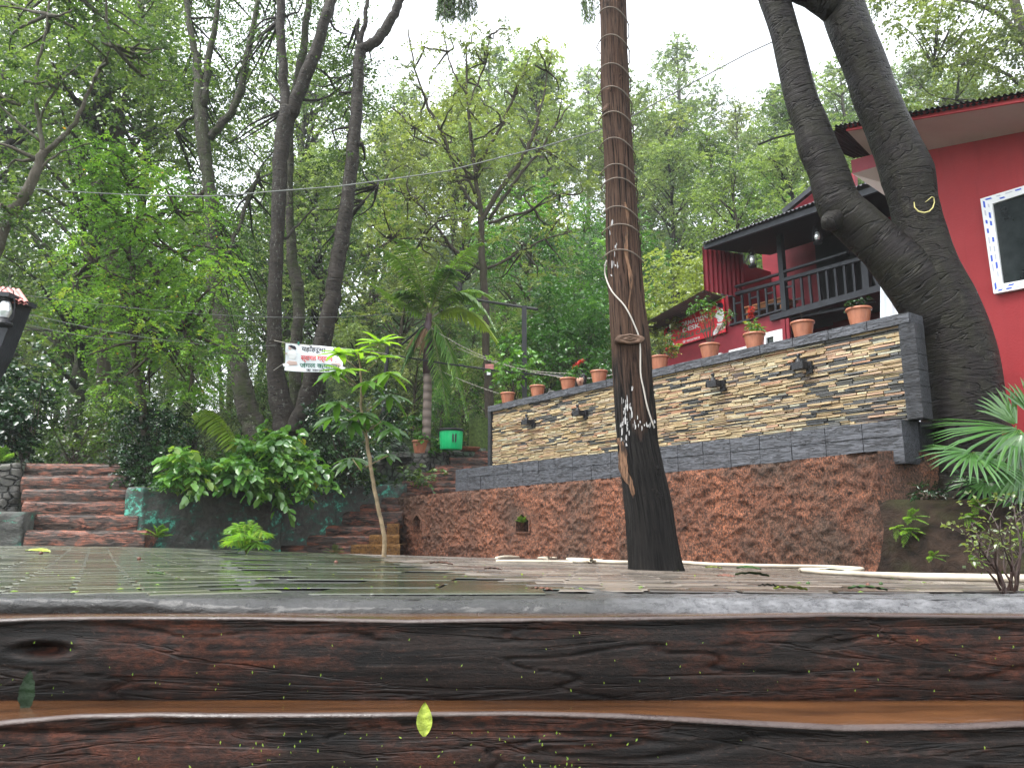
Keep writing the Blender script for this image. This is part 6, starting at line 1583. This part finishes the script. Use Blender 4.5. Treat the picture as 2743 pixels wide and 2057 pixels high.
def palm():
    Y = 17; b = at(1143,1185,Y); r = athing('palm_tree', b, 'feather palm with a slim ringed trunk and drooping fronds left of the slate wall', 'palm')
    rg = RG(55)
    m = MB(); P, R = pxpath([(1140,1215,26,Y),(1143,1130,24,Y),(1145,1060,23,Y),(1146,1000,23,Y)]); m.tube(wob(P,8,0,rg), lerpR(R,8), 16); m.build('trunk', M['palmtrunk'], r, True)
    m = MB(); P, R = pxpath([(1146,1002,27,Y),(1147,940,27,Y),(1146,880,22,Y),(1150,840,14,Y)]); m.tube(P, R, 14); m.build('crownshaft', M['crownshaft'], r, True)
    F_ = [((1150,850),(985,755),-.0,.5),((1150,845),(1010,665),.35,.55),((1150,845),(1060,640),.45,.6),((1152,840),(1292,650),.35,.55),((1152,845),(1225,735),.5,.3),((1150,850),(1050,790),.3,.4),((1155,850),(1330,890),.75,.6),((1155,855),(1340,930),.55,.95),((1155,860),(1255,1130),.45,.45),((1150,860),(1200,1120),.2,.35),((1150,870),(1075,1000),.25,.2),((1150,850),(1320,800),.4,.4),((1150,848),(1175,700),.1,.5)]
    for k, (a, e, sz, tone) in enumerate(F_):
        dY = rg.uniform(-1.2,.8) if k not in (8,9) else -.4
        mb = MB(); B=[];Dr=[];Nn=[];T_=[];tn=[]
        frond(mb, B, Dr, Nn, T_, 0, tn, at(*a,Y), at(*e, Y+dY), sz, 46, .46, rg, tone+.3, .018, .95, .2)
        st = mb.build('frond', M['stem_green'], r); bladeleaf('leaflets', B, Dr, Nn, T_, tn, .024 if k not in (8,9) else .02, M['leaf_palm'] if tone < .9 else M['leaf_lime'], st, .3)
    B=[];Dr=[];Nn=[];T_=[];tn=[]
    mb = MB()
    for k in range(5):
        frond(mb, B, Dr, Nn, T_, 0, tn, at(1146,880,Y-.1), at(1100+rg.uniform(-20,40), rg.uniform(930,1010), Y-.2), .15, 24, .25, rg, .6, .008, .5, .8)
    st = mb.build('dead_frond', M['twig'], r); bladeleaf('leaflets', B, Dr, Nn, T_, tn, .007, M['drybrown'], st, .5)
def ringmat():
    t = NT('palm_trunk'); w_ = t.n('ShaderNodeTexWave'); w_.wave_type='BANDS'; w_.bands_direction='Y'; w_.inputs['Scale'].default_value=1.6; w_.inputs['Distortion'].default_value=1.5
    t.l(t.coord((1,1,1),'UV'), w_.inputs['Vector']); c = t.ramp(w_.outputs[1], [(.1,(.09,.065,.055)),(.35,(.15,.11,.09)),(1,(.18,.14,.115))]); return t.pbr(c, .7, t.bump(w_.outputs[1], .6, .02))
M['palmtrunk'] = ringmat(); M['crownshaft'] = plain('palm_crownshaft', (.06,.035,.04), .5, .3, 6)
palm()
def lowpalm(name, lab, c, fr_, nl, ll, tone, wd, mat='leaf_palm', seed=1, cat='palm', hang=.2):
    r = athing(name, c, lab, cat); rg = RG(seed)
    for tip, sz in fr_:
        mb = MB(); B=[];Dr=[];Nn=[];T_=[];tn=[]; frond(mb, B, Dr, Nn, T_, 0, tn, c, tip, sz, nl, ll, rg, tone, .006, .8, hang)
        st = mb.build('frond', M['stem_green'], r); bladeleaf('leaflets', B, Dr, Nn, T_, tn, wd, M[mat], st, .25)
    return r
Y = 11.7; c = G(660, 1484, 5, 16); Y = min(c.y, 11.9); c = at(660, 1484, Y)
lowpalm('palm_seedling', 'young feathery palm seedling at the foot of the green painted wall', c, [(at(x,y,Y+d), s) for x,y,d,s in ((615,1462,-.2,.1),(617,1425,0,.12),(650,1398,.1,.05),(685,1402,0,.05),(712,1440,-.1,.12),(700,1470,-.25,.08),(640,1440,-.4,.1),(672,1392,.2,.02),(628,1400,.2,.05))], 20, .20, .7, .010, 'leaf_bright', 3)
Y = 12.8
lowpalm('bent_frond', 'yellow-green drooping compound frond between the dark shrub and the broad-leaved bushes', at(650,1230,Y), [(at(478,1142,Y),.42),(at(500,1128,Y+.2),.45)], 26, .34, .8, .028, 'leaf_lime', 5, 'plant', .75)
# ================================================================== FAN PALMS AT THE RIGHT
def fan(B, Dr, Nn, T_, tn, hub, axis, normal, n, ang, ln_, rg, tone):
    axis = Vector(axis).normalized(); normal = Vector(normal); normal = (normal - axis*normal.dot(axis)).normalized(); side = axis.cross(normal)
    for k in range(n):
        a = ang*(k/(n-1)-.5); d = axis*math.cos(a) + side*math.sin(a) + Vector(rg.normal(0,.02,3))
        B.append(tuple(hub + d*.02)); Dr.append(tuple(d)); Nn.append(tuple(normal)); T_.append(ln_*(.78+.22*math.cos(a*.6))*rg.uniform(.92,1.06)); tn.append(min(.9,max(0,tone+rg.normal(0,.1))))
def fanpalm():
    rg = RG(77); base = at(2725,1330,6.9); r = athing('fan_palm', base, 'glossy fan palm with pleated leaves spreading over the earth bank at the right edge', 'palm')
    m = MB(); m.tube([base + Vector((0,0,-.1)), base + Vector((-.02,0,.3)), base + Vector((-.02,.0,.62))], [.06,.05,.04], 12, rough=.2); m.build('trunk', M['drystem'], r, True)
    Y = 6.8
    leaves = [((2605,1212),(-.35,-.55,-.30),(-.1,-.75,.8),26,3.9,.46,.45,Y-.25),((2728,1150),(-1,-.2,-.05),(-.05,-.55,1),22,2.2,.80,.55,Y-.05),((2735,1160),(-.2,-.3,-1),(-.1,-1,.3),18,1.8,.36,.55,Y-.3),
     ((2722,1140),(-.45,.1,1),(.1,-1,.2),10,1.2,.44,.6,Y),((2770,1120),(.1,.0,1),(0,-1,.1),14,1.6,.45,.6,Y),((2738,1262),(-.8,-.4,-.5),(-.3,-.8,.6),12,1.6,.40,.4,Y-.3),((2760,1290),(-.1,-.5,-1),(-.2,-1,.3),14,2.6,.45,.4,Y-.2),((2640,1290),(-.5,-.3,-.3),(0,-.5,1),16,3.2,.34,.25,Y+.1),((2800,1200),(.6,-.4,-.2),(0,-.6,1),20,3,.5,.5,Y-.2)]
    for hub, ax, nrm, n, ang, ln_, tone, Yh in leaves:
        h = at(*hub, Yh); p = MB(); p.tube([base + Vector((-.02,0,.35)), base.lerp(h,.6) + Vector((0,0,.15)), h], [.012,.009,.007], 6); st = p.build('petiole', M['stem_green'], r)
        B=[];Dr=[];Nn=[];T_=[];tn=[]; fan(B,Dr,Nn,T_,tn,h,ax,nrm,n,ang,ln_,rg,tone); bladeleaf('fan_leaf', B,Dr,Nn,T_,tn,.017,M['leaf_fan'],st,.22)
M['leaf_fan'] = leafmat('leaf_fan', (.02,.06,.015), (.05,.13,.03), (.11,.22,.05), .2, .25, spec=.8); M['drystem'] = plain('dry_palm_stem', (.22,.11,.06), .7, .4, 12, .5)
fanpalm()
# ================================================================== SHRUBS
def shrub(name, lab, base, boxes, leaf, ln, tw, lv, seed, asp=.35, odd=0, group=None, cat='shrub', stem='twig', **kw):
    rg = RG(seed); C = cl(rg, boxes); r = athing(name, base, lab, cat, group); m = MB()
    for c, _ in C[::2]:
        c = Vector(c); m.tube([base + Vector(rg.normal(0,.05,3)), base.lerp(c,.5) + Vector(rg.normal(0,.06,3)), c], [.014,.009,.004], 5)
    m.build('stem', M[stem], r)
    if name == 'broadleaf_bush': bcrown('foliage', rg, [c for c,_ in C], [q for _,q in C], tw, lv, ln, M[leaf], r, .34, odd, **kw)
    else: crown('foliage', rg, [c for c,_ in C], [q for _,q in C], tw, lv, ln, M[leaf], r, odd=odd, asp=asp, **kw)
    return r
shrub('camellia_shrub', 'dark glossy rounded shrub beside the top of the wide staircase', at(410,1300,12.3), [(310,500,1100,1190,11.8,13,22,.3),(320,500,1180,1290,11.6,12.8,24,.3),(360,420,1090,1130,12,12.6,4,.25),(380,470,1280,1330,11.4,12.2,8,.22)], 'leaf_dark', .06, 14, 8, 201, .42, tone=(.2,.8))
shrub('broadleaf_bush', 'bright green broad-leaved bush spilling over the left half of the green painted wall', at(540,1320,12), [(470,560,1220,1320,11.1,12.2,16,.27),(540,660,1240,1310,11.3,12.4,14,.27)], 'leaf_bush', .135, 8, 6, 202, .42, tone=(.3,.85), leafdroop=.35)
shrub('broadleaf_bush', 'tall bright green broad-leaved bush at the right half of the green painted wall', at(760,1330,13), [(640,760,1180,1290,12,13.2,22,.3),(700,860,1220,1330,12.2,13.4,26,.3),(700,780,1140,1200,12.6,13.4,8,.25)], 'leaf_bush', .13, 8, 6, 203, .42, tone=(.3,.85), leafdroop=.35, odd=.01)
shrub('camellia_shrub', 'dark small-leaved shrub behind the umbrella-leaf sapling', at(930,1290,14.3), [(830,960,1090,1200,13.8,15.2,24,.35),(860,1010,1180,1290,13.6,15,26,.33),(960,1060,1050,1180,14.5,15.6,12,.3)], 'leaf_dark', .07, 14, 8, 204, .42, tone=(.2,.85))
shrub('dark_shrub', 'dark broad-leaved shrub mass at the left edge beyond the stone wall', at(60,1230,13.5), [(-60,120,980,1120,13,15,26,.45),(-60,100,1100,1240,12.6,14,18,.35)], 'leaf_dark', .10, 13, 8, 205, .4, tone=(.1,.7))
shrub('dark_shrub', 'mixed green shrub left of the dark glossy shrub above the left staircase', at(200,1240,15), [(110,330,1060,1230,14,17,34,.5)], 'leaf_mid', .09, 14, 8, 206, .3, tone=(.1,.8))
shrub('leafy_sapling', 'thin yellow-green sapling behind the two leftmost coping pots', at(1378,1080,15.6), [(1340,1440,920,990,15,16,10,.25),(1340,1400,980,1090,15,16,10,.25)], 'leaf_bush', .10, 6, 6, 207, .4, tone=(.5,.9))
shrub('light_tree', 'pale yellow-green small tree behind the lean-to roof of the lodge', Wd((LW(1830,900,8).x*0 + L(1830,960,9).x, 9, 1.5)), [(1740,1900,690,800,15,17,22,.45),(1740,1860,790,900,14.5,16.5,22,.45)], 'leaf_olive', .09, 14, 8, 208, .35, tone=(.5,.95), cat='tree')
shrub('fern_clump', 'low dark grassy clump at the foot of the fan palm', at(2500,1335,7.0), [(2440,2620,1290,1335,6.8,7.4,14,.10)], 'leaf_dark', .06, 10, 6, 209, .12, cat='plant')
shrub('green_tree', 'mid-green rounded small tree behind the charred trunk and the left coping pots', at(1560,1010,22), [(1440,1640,760,900,20,23,40,.7),(1400,1640,880,990,19,22,26,.6)], 'leaf_bush', .11, 16, 8, 210, .35, tone=(.1,.55), cat='tree')
# umbrella-leaf sapling
def whorl(B, Dr, Nn, T_, tn, c, n, l, rg, up=.25, tone=.6, fac=None):
    for k in range(n):
        a = 2*math.pi*(k + rg.uniform(-.2,.2))/n; B.append(tuple(c)); Dr.append((math.cos(a), math.sin(a)*.9, up + rg.normal(0,.15))); Nn.append((0,0,1) if fac is None else fac); T_.append(l*rg.uniform(.8,1.1)); tn.append(min(.9,max(0,tone+rg.normal(0,.08))))
def sapling():
    rg = RG(33); Y = 11.2; g0 = G(1028,1492); Y = min(g0.y, 12.6); base = at(1028,1492,Y)
    r = athing('umbrella_sapling', base, 'slim sapling with whorls of long scalloped leaves growing from the plaza before the staircase', 'tree')
    m = MB(); limb(m, [(1028,1500,13,Y),(1030,1450,12,Y),(1022,1400,11,Y),(1010,1350,11,Y),(1000,1290,10,Y),(990,1230,10,Y),(980,1160,9,Y),(968,1100,7,Y),(968,1040,6,Y),(965,990,5,Y),(960,950,4,Y)], 10, 4, .004, rg, .12, 3)
    wh = [((958,945),.36,.9,8),((1015,920),.36,.92,9),((910,950),.30,.85,8),((1018,960),.32,.8,8),((915,995),.32,.7,8),((1040,1000),.30,.75,7),((890,1000),.26,.6,6),((1045,1060),.30,.45,7),((905,1080),.30,.4,7),((970,1110),.34,.5,9),((1020,1130),.32,.35,7),((940,1130),.30,.3,7),((945,1230),.33,.35,9),((1050,1150),.26,.3,6),((890,1120),.28,.35,6),((985,1025),.26,.6,6),((1040,1220),.2,.3,5)]
    for (x,y), l, tn_, n in wh:
        c = at(x,y,Y+rg.uniform(-.35,.3)); st = at(970+ (x-970)*.15, y+ (40 if y < 1100 else 30), Y); m.tube([st, c], [.006,.004], 5)
    m.build('trunk', M['bark_sap'], r, True)
    B=[];Dr=[];Nn=[];T_=[];tn=[]
    rg = RG(33)
    for (x,y), l, tn_, n in wh: c = at(x,y,Y+rg.uniform(-.35,.3)); whorl(B,Dr,Nn,T_,tn,c,n,l*.85,rg, .3 if y < 1000 else -.25, tn_, (0,-.35,1))
    bladeleaf('crown', B,Dr,Nn,T_,tn,.042,M['leaf_sap'],r,.28)
M['bark_sap'] = plain('sapling_bark', (.20,.15,.09), .7, .4, 20, .3); M['leaf_sap'] = leafmat('leaf_sap', (.02,.06,.012), (.07,.17,.025), (.24,.42,.04), .25, .45, spec=.6)
sapling()
# ferns and weeds
def fern(lab, c, spread, nf, seed, down=.2, mat='leaf_bright', cat='fern'):
    rg = RG(seed); r = athing('fern', c, lab, cat); 
    for k in range(nf):
        a = (math.pi if down < 0 else 5.6)*(k+.5)/nf + rg.normal(0,.2) - (0 if down < 0 else 1.2); tip = c + Vector((math.cos(a)*spread, -.05 - rg.random()*.08, spread*(.75*math.sin(a)) - down*spread))
        mb = MB(); B=[];Dr=[];Nn=[];T_=[];tn=[]; frond(mb, B, Dr, Nn, T_, 0, tn, c, tip, spread*.10, 13, spread*.33, rg, .7, .003, .9, .1, .05); st = mb.build('frond', M['stem_green'], r); bladeleaf('leaflets', B,Dr,Nn,T_,tn,spread*.055,M[mat],st,.1)
def onbank(x, y): q = at(x, y, 6.75); return q
fern('light green fern high on the earth bank beside the rough wall corner', at(2437,1385,6.75), .12, 6, 1, .1)
fern('light green fern hanging just below another on the earth bank', at(2432,1420,6.72), .13, 6, 2, .6)
fern('light green fern at the rough wall corner, left of the hanging one', at(2400,1412,6.75), .10, 5, 3, .6)
fern('light green fern directly under the fan palm leaf on the bank', at(2612,1352,6.5), .12, 6, 4, .2)
fern('broad light green fern left of the fan palm leaf tip on the bank', at(2592,1385,6.45), .11, 6, 5, .4)
fern('small fern low on the earth bank near the hose', at(2496,1490,6.3), .08, 6, 6, .1)
fern('tiny white-green seedling low on the bank left of the twiggy bush', at(2604,1500,6.1), .08, 6, 7, .1)
fern('small green fern at the right edge of the photo on the bank', at(2738,1445,6.1), .12, 6, 8, .1)
fern('leafy weed between the green painted wall and the wide staircase', at(425,1440,10.6), .22, 7, 9, -.1, cat='weed')
fern('small weed at the foot of the log staircase', at(897,1484,13.1), .18, 6, 10, -.2, cat='weed')
fern('little weed growing inside the larger wall niche', Wd(L(1400,1400,-.02)), .12, 5, 11, -.2, cat='weed')
fern('bright green leaf tuft at the left edge on the dark stone wall', at(8,1238,11.9), .25, 5, 12, -.3, cat='weed')
# twiggy bush near right
def twigbush():
    rg = RG(60); b = G(2700, 1612, 1.9, 6); b.y = max(b.y, 2.2); b = at(2700, 1612, b.y); Y = b.y; r = athing('twig_bush', b, 'nearly bare twiggy little bush at the near right edge of the plaza', 'bush'); m = MB(); tips = []
    for (x, y) in ((2600,1400),(2640,1370),(2675,1410),(2700,1380),(2720,1350),(2750,1380),(2620,1450),(2660,1480),(2745,1440),(2590,1430),(2690,1440),(2780,1400)):
        P = [b + Vector((rg.normal(0,.01), rg.normal(0,.01), 0)), b.lerp(at(x,y,Y), .4) + Vector((rg.normal(0,.01),0,.01)), at(x, y, Y + rg.uniform(-.15,.15))]
        m.tube(wob(P, 4, .003, rg), lerpR([.0045,.003,.0012], 4), 5)
        for k in range(6):
            q = P[1].lerp(P[2], rg.random()); e = q + Vector((rg.normal(0,.04), rg.normal(0,.03), rg.uniform(.01,.07))); m.tube([q, e], [.0015,.0007], 4); tips.append(e)
    m.build('stem', M['twigdark'], r); crown('foliage', rg, tips, [.02]*len(tips), 2, 2, .014, M['leaf_olive'], r, asp=.4)
M['twigdark'] = plain('twig_dark', (.03,.017,.014), .5)
twigbush()
# ================================================================== LEAVES AND FRUITS LYING AROUND
def leafobj(lab, c, l, w_, yaw, pitch, mat, curl=.3, roll=0, name='fallen_leaf', group=None):
    m = MB(); n = 10
    from mathutils import Euler
    E_ = Euler((pitch, roll, yaw))
    for i in range(n+1):
        t = i/n; ww = w_*math.sin(min(1, t*.98+.02)*math.pi)**.75*(1.15-.4*t)
        for k in (-1,-.5,0,.5,1):
            p = Vector((k*ww, (t-.5)*l, curl*w_*(abs(k)**1.5) + curl*l*.25*math.sin(t*math.pi) + .002*math.sin(t*25))); p.rotate(E_); m.v.append(Vector(c) + p)
    for i in range(n):
        for k in range(4): q = i*5+k; m.f.append((q, q+1, q+6, q+5))
    o = m.build(name, M[mat], None, True); return tag(o, lab, 'leaf', group)
M['leafgreen'] = plain('fallen_green', (.022,.055,.010), .35, .3, 30, .2); M['leafyellow'] = plain('fallen_yellow', (.22,.27,.035), .3, .5, 45, .3); M['leafbrown'] = plain('fallen_brown', (.10,.04,.025), .4, .3, 20, .2); M['leafdarkgreen'] = plain('fallen_dark', (.005,.016,.004), .5, .3, 20, .2)
leafobj('yellow-green curled leaf hanging over the edge of the second log step', at(1137,1925,1.60), .062, .016, .1, math.radians(78), 'leafyellow', .3)
leafobj('dark green leaf stuck to the front of the top log step at the left', at(75,1850,1.70), .085, .018, .0, math.radians(88), 'leafdarkgreen', .1)
for i, (x, y, l, yaw, mt, lab) in enumerate([(2228,1541,.28,1.4,'leafgreen','large dark green leaf lying beside the hose'),(2325,1639,.10,1.5,'leafgreen','green leaf lying on the kerb at the right'),(2006,1528,.20,1.5,'leafgreen','green leaf just right of the charred trunk, the farther of two'),(2015,1549,.16,1.4,'leafgreen','green leaf just right of the charred trunk, the nearer of two'),(2500,1543,.22,1.3,'leafgreen','green and yellow leaf under the earth bank'),(2460,1543,.14,1.6,'leafyellow','yellow leaf under the earth bank'),(1450,1592,.06,1.2,'leafbrown','small curled brown leaf on the wet dark slabs'),(2118,1597,.09,1.6,'leafyellow','yellow leaf on the paving right of the charred trunk'),(1912,1526,.14,1.5,'leafyellow','yellow leaf at the foot of the charred trunk'),(1945,1552,.08,1.5,'leafbrown','pale brown scrap of leaf right of the charred trunk'),(1182,1516,.16,1.5,'leafbrown','dry brown leaf before the rough wall'),(100,1482,.22,1.5,'leafyellow','yellow leaf before the wide staircase'),(1320,1531,.10,1.3,'leafbrown','small dry leaf left of the charred trunk on the paving'),(2060,1582,.06,1.4,'leafdarkgreen','small dark leaf on the brownish pavers'),(415,1546,.07,1.5,'leafgreen','pale leaf on the greenish pavers'),(1560,1470,.12,1.2,'leafyellow','yellow tuft of leaf lying on the hose loop')]):
    g = G(x, min(y,1592) if y > 1592 else y, 1.9, 17) if y > 1500 or x > 1300 else G(x, max(y,1482), 1.9, 17)
    g.z += .012; leafobj(lab, g, l, l*.26, yaw, .05, mt, .2, random.uniform(-.2,.2))
for i, (x, y, lab) in enumerate([(2165,1567,'small green fallen fruit nearer the charred trunk of two on the pavers'),(2360,1568,'small green fallen fruit farther right on the pavers'),(2325,1571,'tiny dark fallen fruit left of the right green fruit'),(372,1501,'small dark fallen fruit on the greenish pavers at the left'),(900,1510,'tiny dark fruit on the dark slabs before the staircase'),(109,1486,'dark little fruit before the wide staircase')]):
    g = G(x, y, 1.9, 17); rr = .5*11*g.y/F; b = MB(); b.ball(g + Vector((0,0,rr*.8)), rr, 10, (1,1,.9)); b.tube([g+Vector((0,0,rr*1.6)), g+Vector((rr*.3,0,rr*2))], rr*.1, 4)
    tag(b.build('fallen_fruit', M['leafgreen'] if i < 2 else M['leafbrown'], None, True), lab, 'fruit')
# tiny leaflets scattered over the near steps and plaza: countless litter
def litter():
    rg = RG(90); B=[];Dr=[];Nn=[]
    for k in range(300):
        x = rg.uniform(0, 2743)
        if k < 110 and k % 2: continue
        if k < 120: q = at(x, rg.uniform(1690,1870), 1.733); B.append(tuple(q)); Dr.append((rg.normal(0,.4), -.1, rg.choice([-1,1]))); Nn.append((rg.normal(0,.3),-1,.3))
        elif k < 200: q = at(x if rg.random() < .3 else rg.normal([800,1500,1300][k%3], 120), rg.uniform(1960,2057), 1.600); B.append(tuple(q)); Dr.append((rg.normal(0,.5), -.1, rg.choice([-1,1])*.7)); Nn.append((0,-1,.3))
        else: q = G(x, rg.uniform(1500,1595), 1.9, 17); q.z += .008; B.append(tuple(q)); Dr.append((rg.normal(), rg.normal(), .1)); Nn.append((rg.normal(0,.3),rg.normal(0,.3),1))
    N = len(B); l = np.where(np.arange(N) < 145, rg.uniform(.003,.008,N), rg.uniform(.008,.022,N))
    o = link('leaf_litter', leafmesh('leaf_litter', np.array(B), np.array(Dr,float), np.array(Nn,float), l, l*.22, rg.uniform(.4,.9,N)), M['leaf_lime']); tag(o, 'tiny yellow-green leaflets scattered over the wet steps and paving', kind='stuff')
litter()
# creeping growth along bed edges
def undergrowth():
    rg = RG(91); C=[]; R=[]
    for k in range(420):
        t = rg.random(); X = rg.uniform(-14, 9); Y_ = rg.uniform(19.5, 27); C.append((X, Y_, TZ(X,Y_)+rg.uniform(0,.5))); R.append(rg.uniform(.4,.8))
    for k in range(90): X = rg.uniform(-9,-1.5); Y_ = rg.uniform(14.5,18.5); C.append((X, Y_, .85+rg.uniform(0,.3))); R.append(.3)
    o = crown('ground_cover', rg, C, R, 9, 7, .10, M['leaf_mid'], None, asp=.35, tone=(.1,.8)); tag(o, 'tangled green ground cover on the forest floor', kind='stuff')
    B=[];rg=RG(92); C=[at(rg.uniform(366,480), 1310, 10.95+.5*rg.random()) for _ in range(20)]
    o = crown('ground_cover', rg, [tuple(c) for c in C], [.06]*20, 6, 5, .025, M['leaf_bush'], None); tag(o, 'low creeping weeds along the top of the green painted wall', kind='stuff')
undergrowth()
# ================================================================== FOREST ON THE SLOPE (variants copied as individuals)
def variant(seed, H, R, leaf, ln, ncl, bark, low=.25, tw=15, asp=.34):
    rg = RG(seed); r = empty('forest_tree', (0,0,0)); m = MB()
    lean = rg.normal(0,.06,2); tp = [Vector((lean[0]*H*t + .15*math.sin(t*5+seed), lean[1]*H*t, H*t*.9)) for t in np.linspace(0,1,8)]
    r0 = .016*H; m.tube([tp[0]-Vector((0,0,1.5))] + tp, [r0*1.2] + [r0*(1-.8*i/7) for i in range(8)], 9, rough=.1)
    C=[];RR=[]
    for k in range(ncl):
        t = low + (1-low)*rg.random()**.85; a = rg.uniform(0, 6.283); prof = math.sin((min(1,(t-low)/(1-low))*.86+.14)*math.pi)**.7
        rr = R*prof*rg.uniform(.35,1.0); s = t*7; i = min(int(s),6); q = tp[i].lerp(tp[i+1], s-i)
        e = q + Vector((math.cos(a)*rr, math.sin(a)*rr, rr*.35 + rg.normal(0,.3))); C.append(tuple(e)); RR.append(R*rg.uniform(.20,.34))
        if k % 2 == 0: m.tube([q - Vector((0,0,rr*.35)), q.lerp(e,.5) + Vector(rg.normal(0,.15,3)), e], [r0*.3, r0*.16, r0*.05], 5)
    m.build('trunk', M[bark], r, True); crown('crown', rg, C, RR, tw, 9, ln, M[leaf], r, asp=asp, tone=(.05,.95), droop=.25); return r
far = [variant(301, 13, 3.4, 'leaf_far', .17, 90, 'bark_brown'), variant(302, 15, 3.0, 'leaf_far', .16, 90, 'bark_pale', .3), variant(303, 11, 3.6, 'leaf_olive', .16, 84, 'bark_brown', .15), variant(304, 12, 3.2, 'leaf_mid', .15, 90, 'bark_brown', .1)]
mid = [variant(311, 9.5, 2.6, 'leaf_mid', .11, 90, 'bark_brown', .1), variant(312, 8, 2.5, 'leaf_bush', .10, 80, 'bark_pale', .12), variant(313, 8.5, 2.6, 'leaf_olive', .10, 80, 'bark_brown', .12), variant(314, 11, 2.7, 'leaf_far', .11, 100, 'bark_grey', .2)]
tallv = [variant(321, 17, 3.9, 'leaf_mid', .14, 130, 'bark_brown', .28, 15), variant(322, 18, 3.6, 'leaf_far', .14, 120, 'bark_grey', .32, 15), variant(323, 16, 4.0, 'leaf_mid', .13, 130, 'bark_moss', .22, 15)]
used = set()
def plant_tree(proto, X, Y_, sc, rz, label, group, z=None):
    o = proto if proto.name not in used else copy_tree(proto); used.add(proto.name)
    o.location = (X, Y_, (TZ(X, Y_) if Y_ < 70 else TZ(X, 70) + (Y_-70)*.12) - .2 if z is None else z); o.rotation_euler = (0,0,rz); o.scale = (sc, sc, sc*random.uniform(.9,1.15)); tag(o, label, 'tree', group); return o
random.seed(21)
MID = ['mid green', 'fresh green', 'olive', 'grey-barked']; FAR = ['pale green', 'thin-crowned', 'olive', 'deep green']; TAL = ['dark-crowned', 'grey-trunked', 'mossy-trunked']
ZON = [(-9999,'beyond the left edge'),(-40,'above the tiled hut corner'),(130,'above the wide left staircase'),(290,'behind the feathery tree'),(440,'left of the curved mossy trunk'),(600,'just right of the curved mossy trunk'),(730,'behind the triple trunks at the banner'),(880,'behind the umbrella-leaf sapling'),(1040,'behind the palm'),(1200,'behind the slender olive tree'),(1340,'behind the tall black post'),(1480,'left of the charred trunk'),(1620,'behind the charred trunk'),(1730,'just right of the charred trunk'),(1860,'above the sign of the lodge'),(2010,'above the lodge balcony'),(2150,'between the ficus limbs'),(2330,'above the left end of the red house'),(2550,'above the red house window'),(2760,'beyond the right edge')]
def zone(X, Y_):
    px = CX + X/Y_*F; z = ''
    for a_, n_ in ZON:
        if px >= a_: z = n_
    return z
def band(Y_): return 'lowest row' if Y_ < 29.5 else 'second row' if Y_ < 36 else 'third row' if Y_ < 44 else 'fourth row' if Y_ < 52 else 'fifth row' if Y_ < 62 else 'skyline row'
for Yr, sp in ((27,3.8),(33,4.2),(40,4.3),(48,4.8),(57,5.4),(68,6.2)):
    n = int(1.5*Yr/sp)
    for i in range(n+1):
        X = (-.75 + 1.5*(i + random.uniform(-.25,.25))/n)*Yr; Yj = Yr + random.uniform(-2,2); q = X/Yj
        k = random.randrange(4)
        if Yr < 36: plant_tree(mid[k], X, Yj, random.uniform(.85,1.2), random.uniform(0,6.28), '%s tree %s, %s of the slope' % (MID[k], zone(X,Yj), band(Yj)), 'trees low on the wooded slope')
        else: plant_tree(far[k], X, Yj, random.uniform(.9,1.2), random.uniform(0,6.28), '%s tree %s, %s of the slope' % (FAR[k], zone(X,Yj), band(Yj)), 'trees high on the wooded slope')
for i in range(58):
    X = random.uniform(-15, 8) if i < 30 else random.uniform(-7, 3.5); Yj = random.uniform(20.8, 25) if i < 30 else random.uniform(22, 29); k = random.choice((0,1,2,3)); sc = random.uniform(.28,.42)
    plant_tree(mid[k], X, Yj, sc, random.uniform(0,6.28), '%s young %s tree in the understorey %s' % ('squat' if sc < .33 else 'bushy' if sc < .38 else 'taller', ('dark green','fresh green','olive','grey-green')[k], zone(X,Yj)), 'young trees in the understorey')
for X, Yj, k, sc in ((-11.5,20,2,.95),(-17,22,1,1.05),(-20,27,0,1.1),(-16,31,1,1.1),(-9.5,32,2,1.15),(-24,33,2,1.1)):
    plant_tree(tallv[k], X, Yj, sc, random.uniform(0,6.28), 'tall %s canopy tree %s, %s' % (TAL[k], zone(X,Yj), 'near' if Yj < 24 else 'farther back'), 'tall canopy trees on the left')
# ================================================================== DAMP AIR
m = MB(); m.box(-290, 290, -80, 290, -12, 125); t = NT('damp_air'); v = t.n('ShaderNodeVolumePrincipled'); v.inputs['Density'].default_value = .0008; v.inputs['Color'].default_value = (.93,.97,1,1); v.inputs['Anisotropy'].default_value = .2
t.l(v.outputs[0], t.out.inputs[1]); tag(m.build('haze', t.m), 'thin damp haze filling the wooded valley', kind='stuff')
S.cycles.volume_bounces = 0
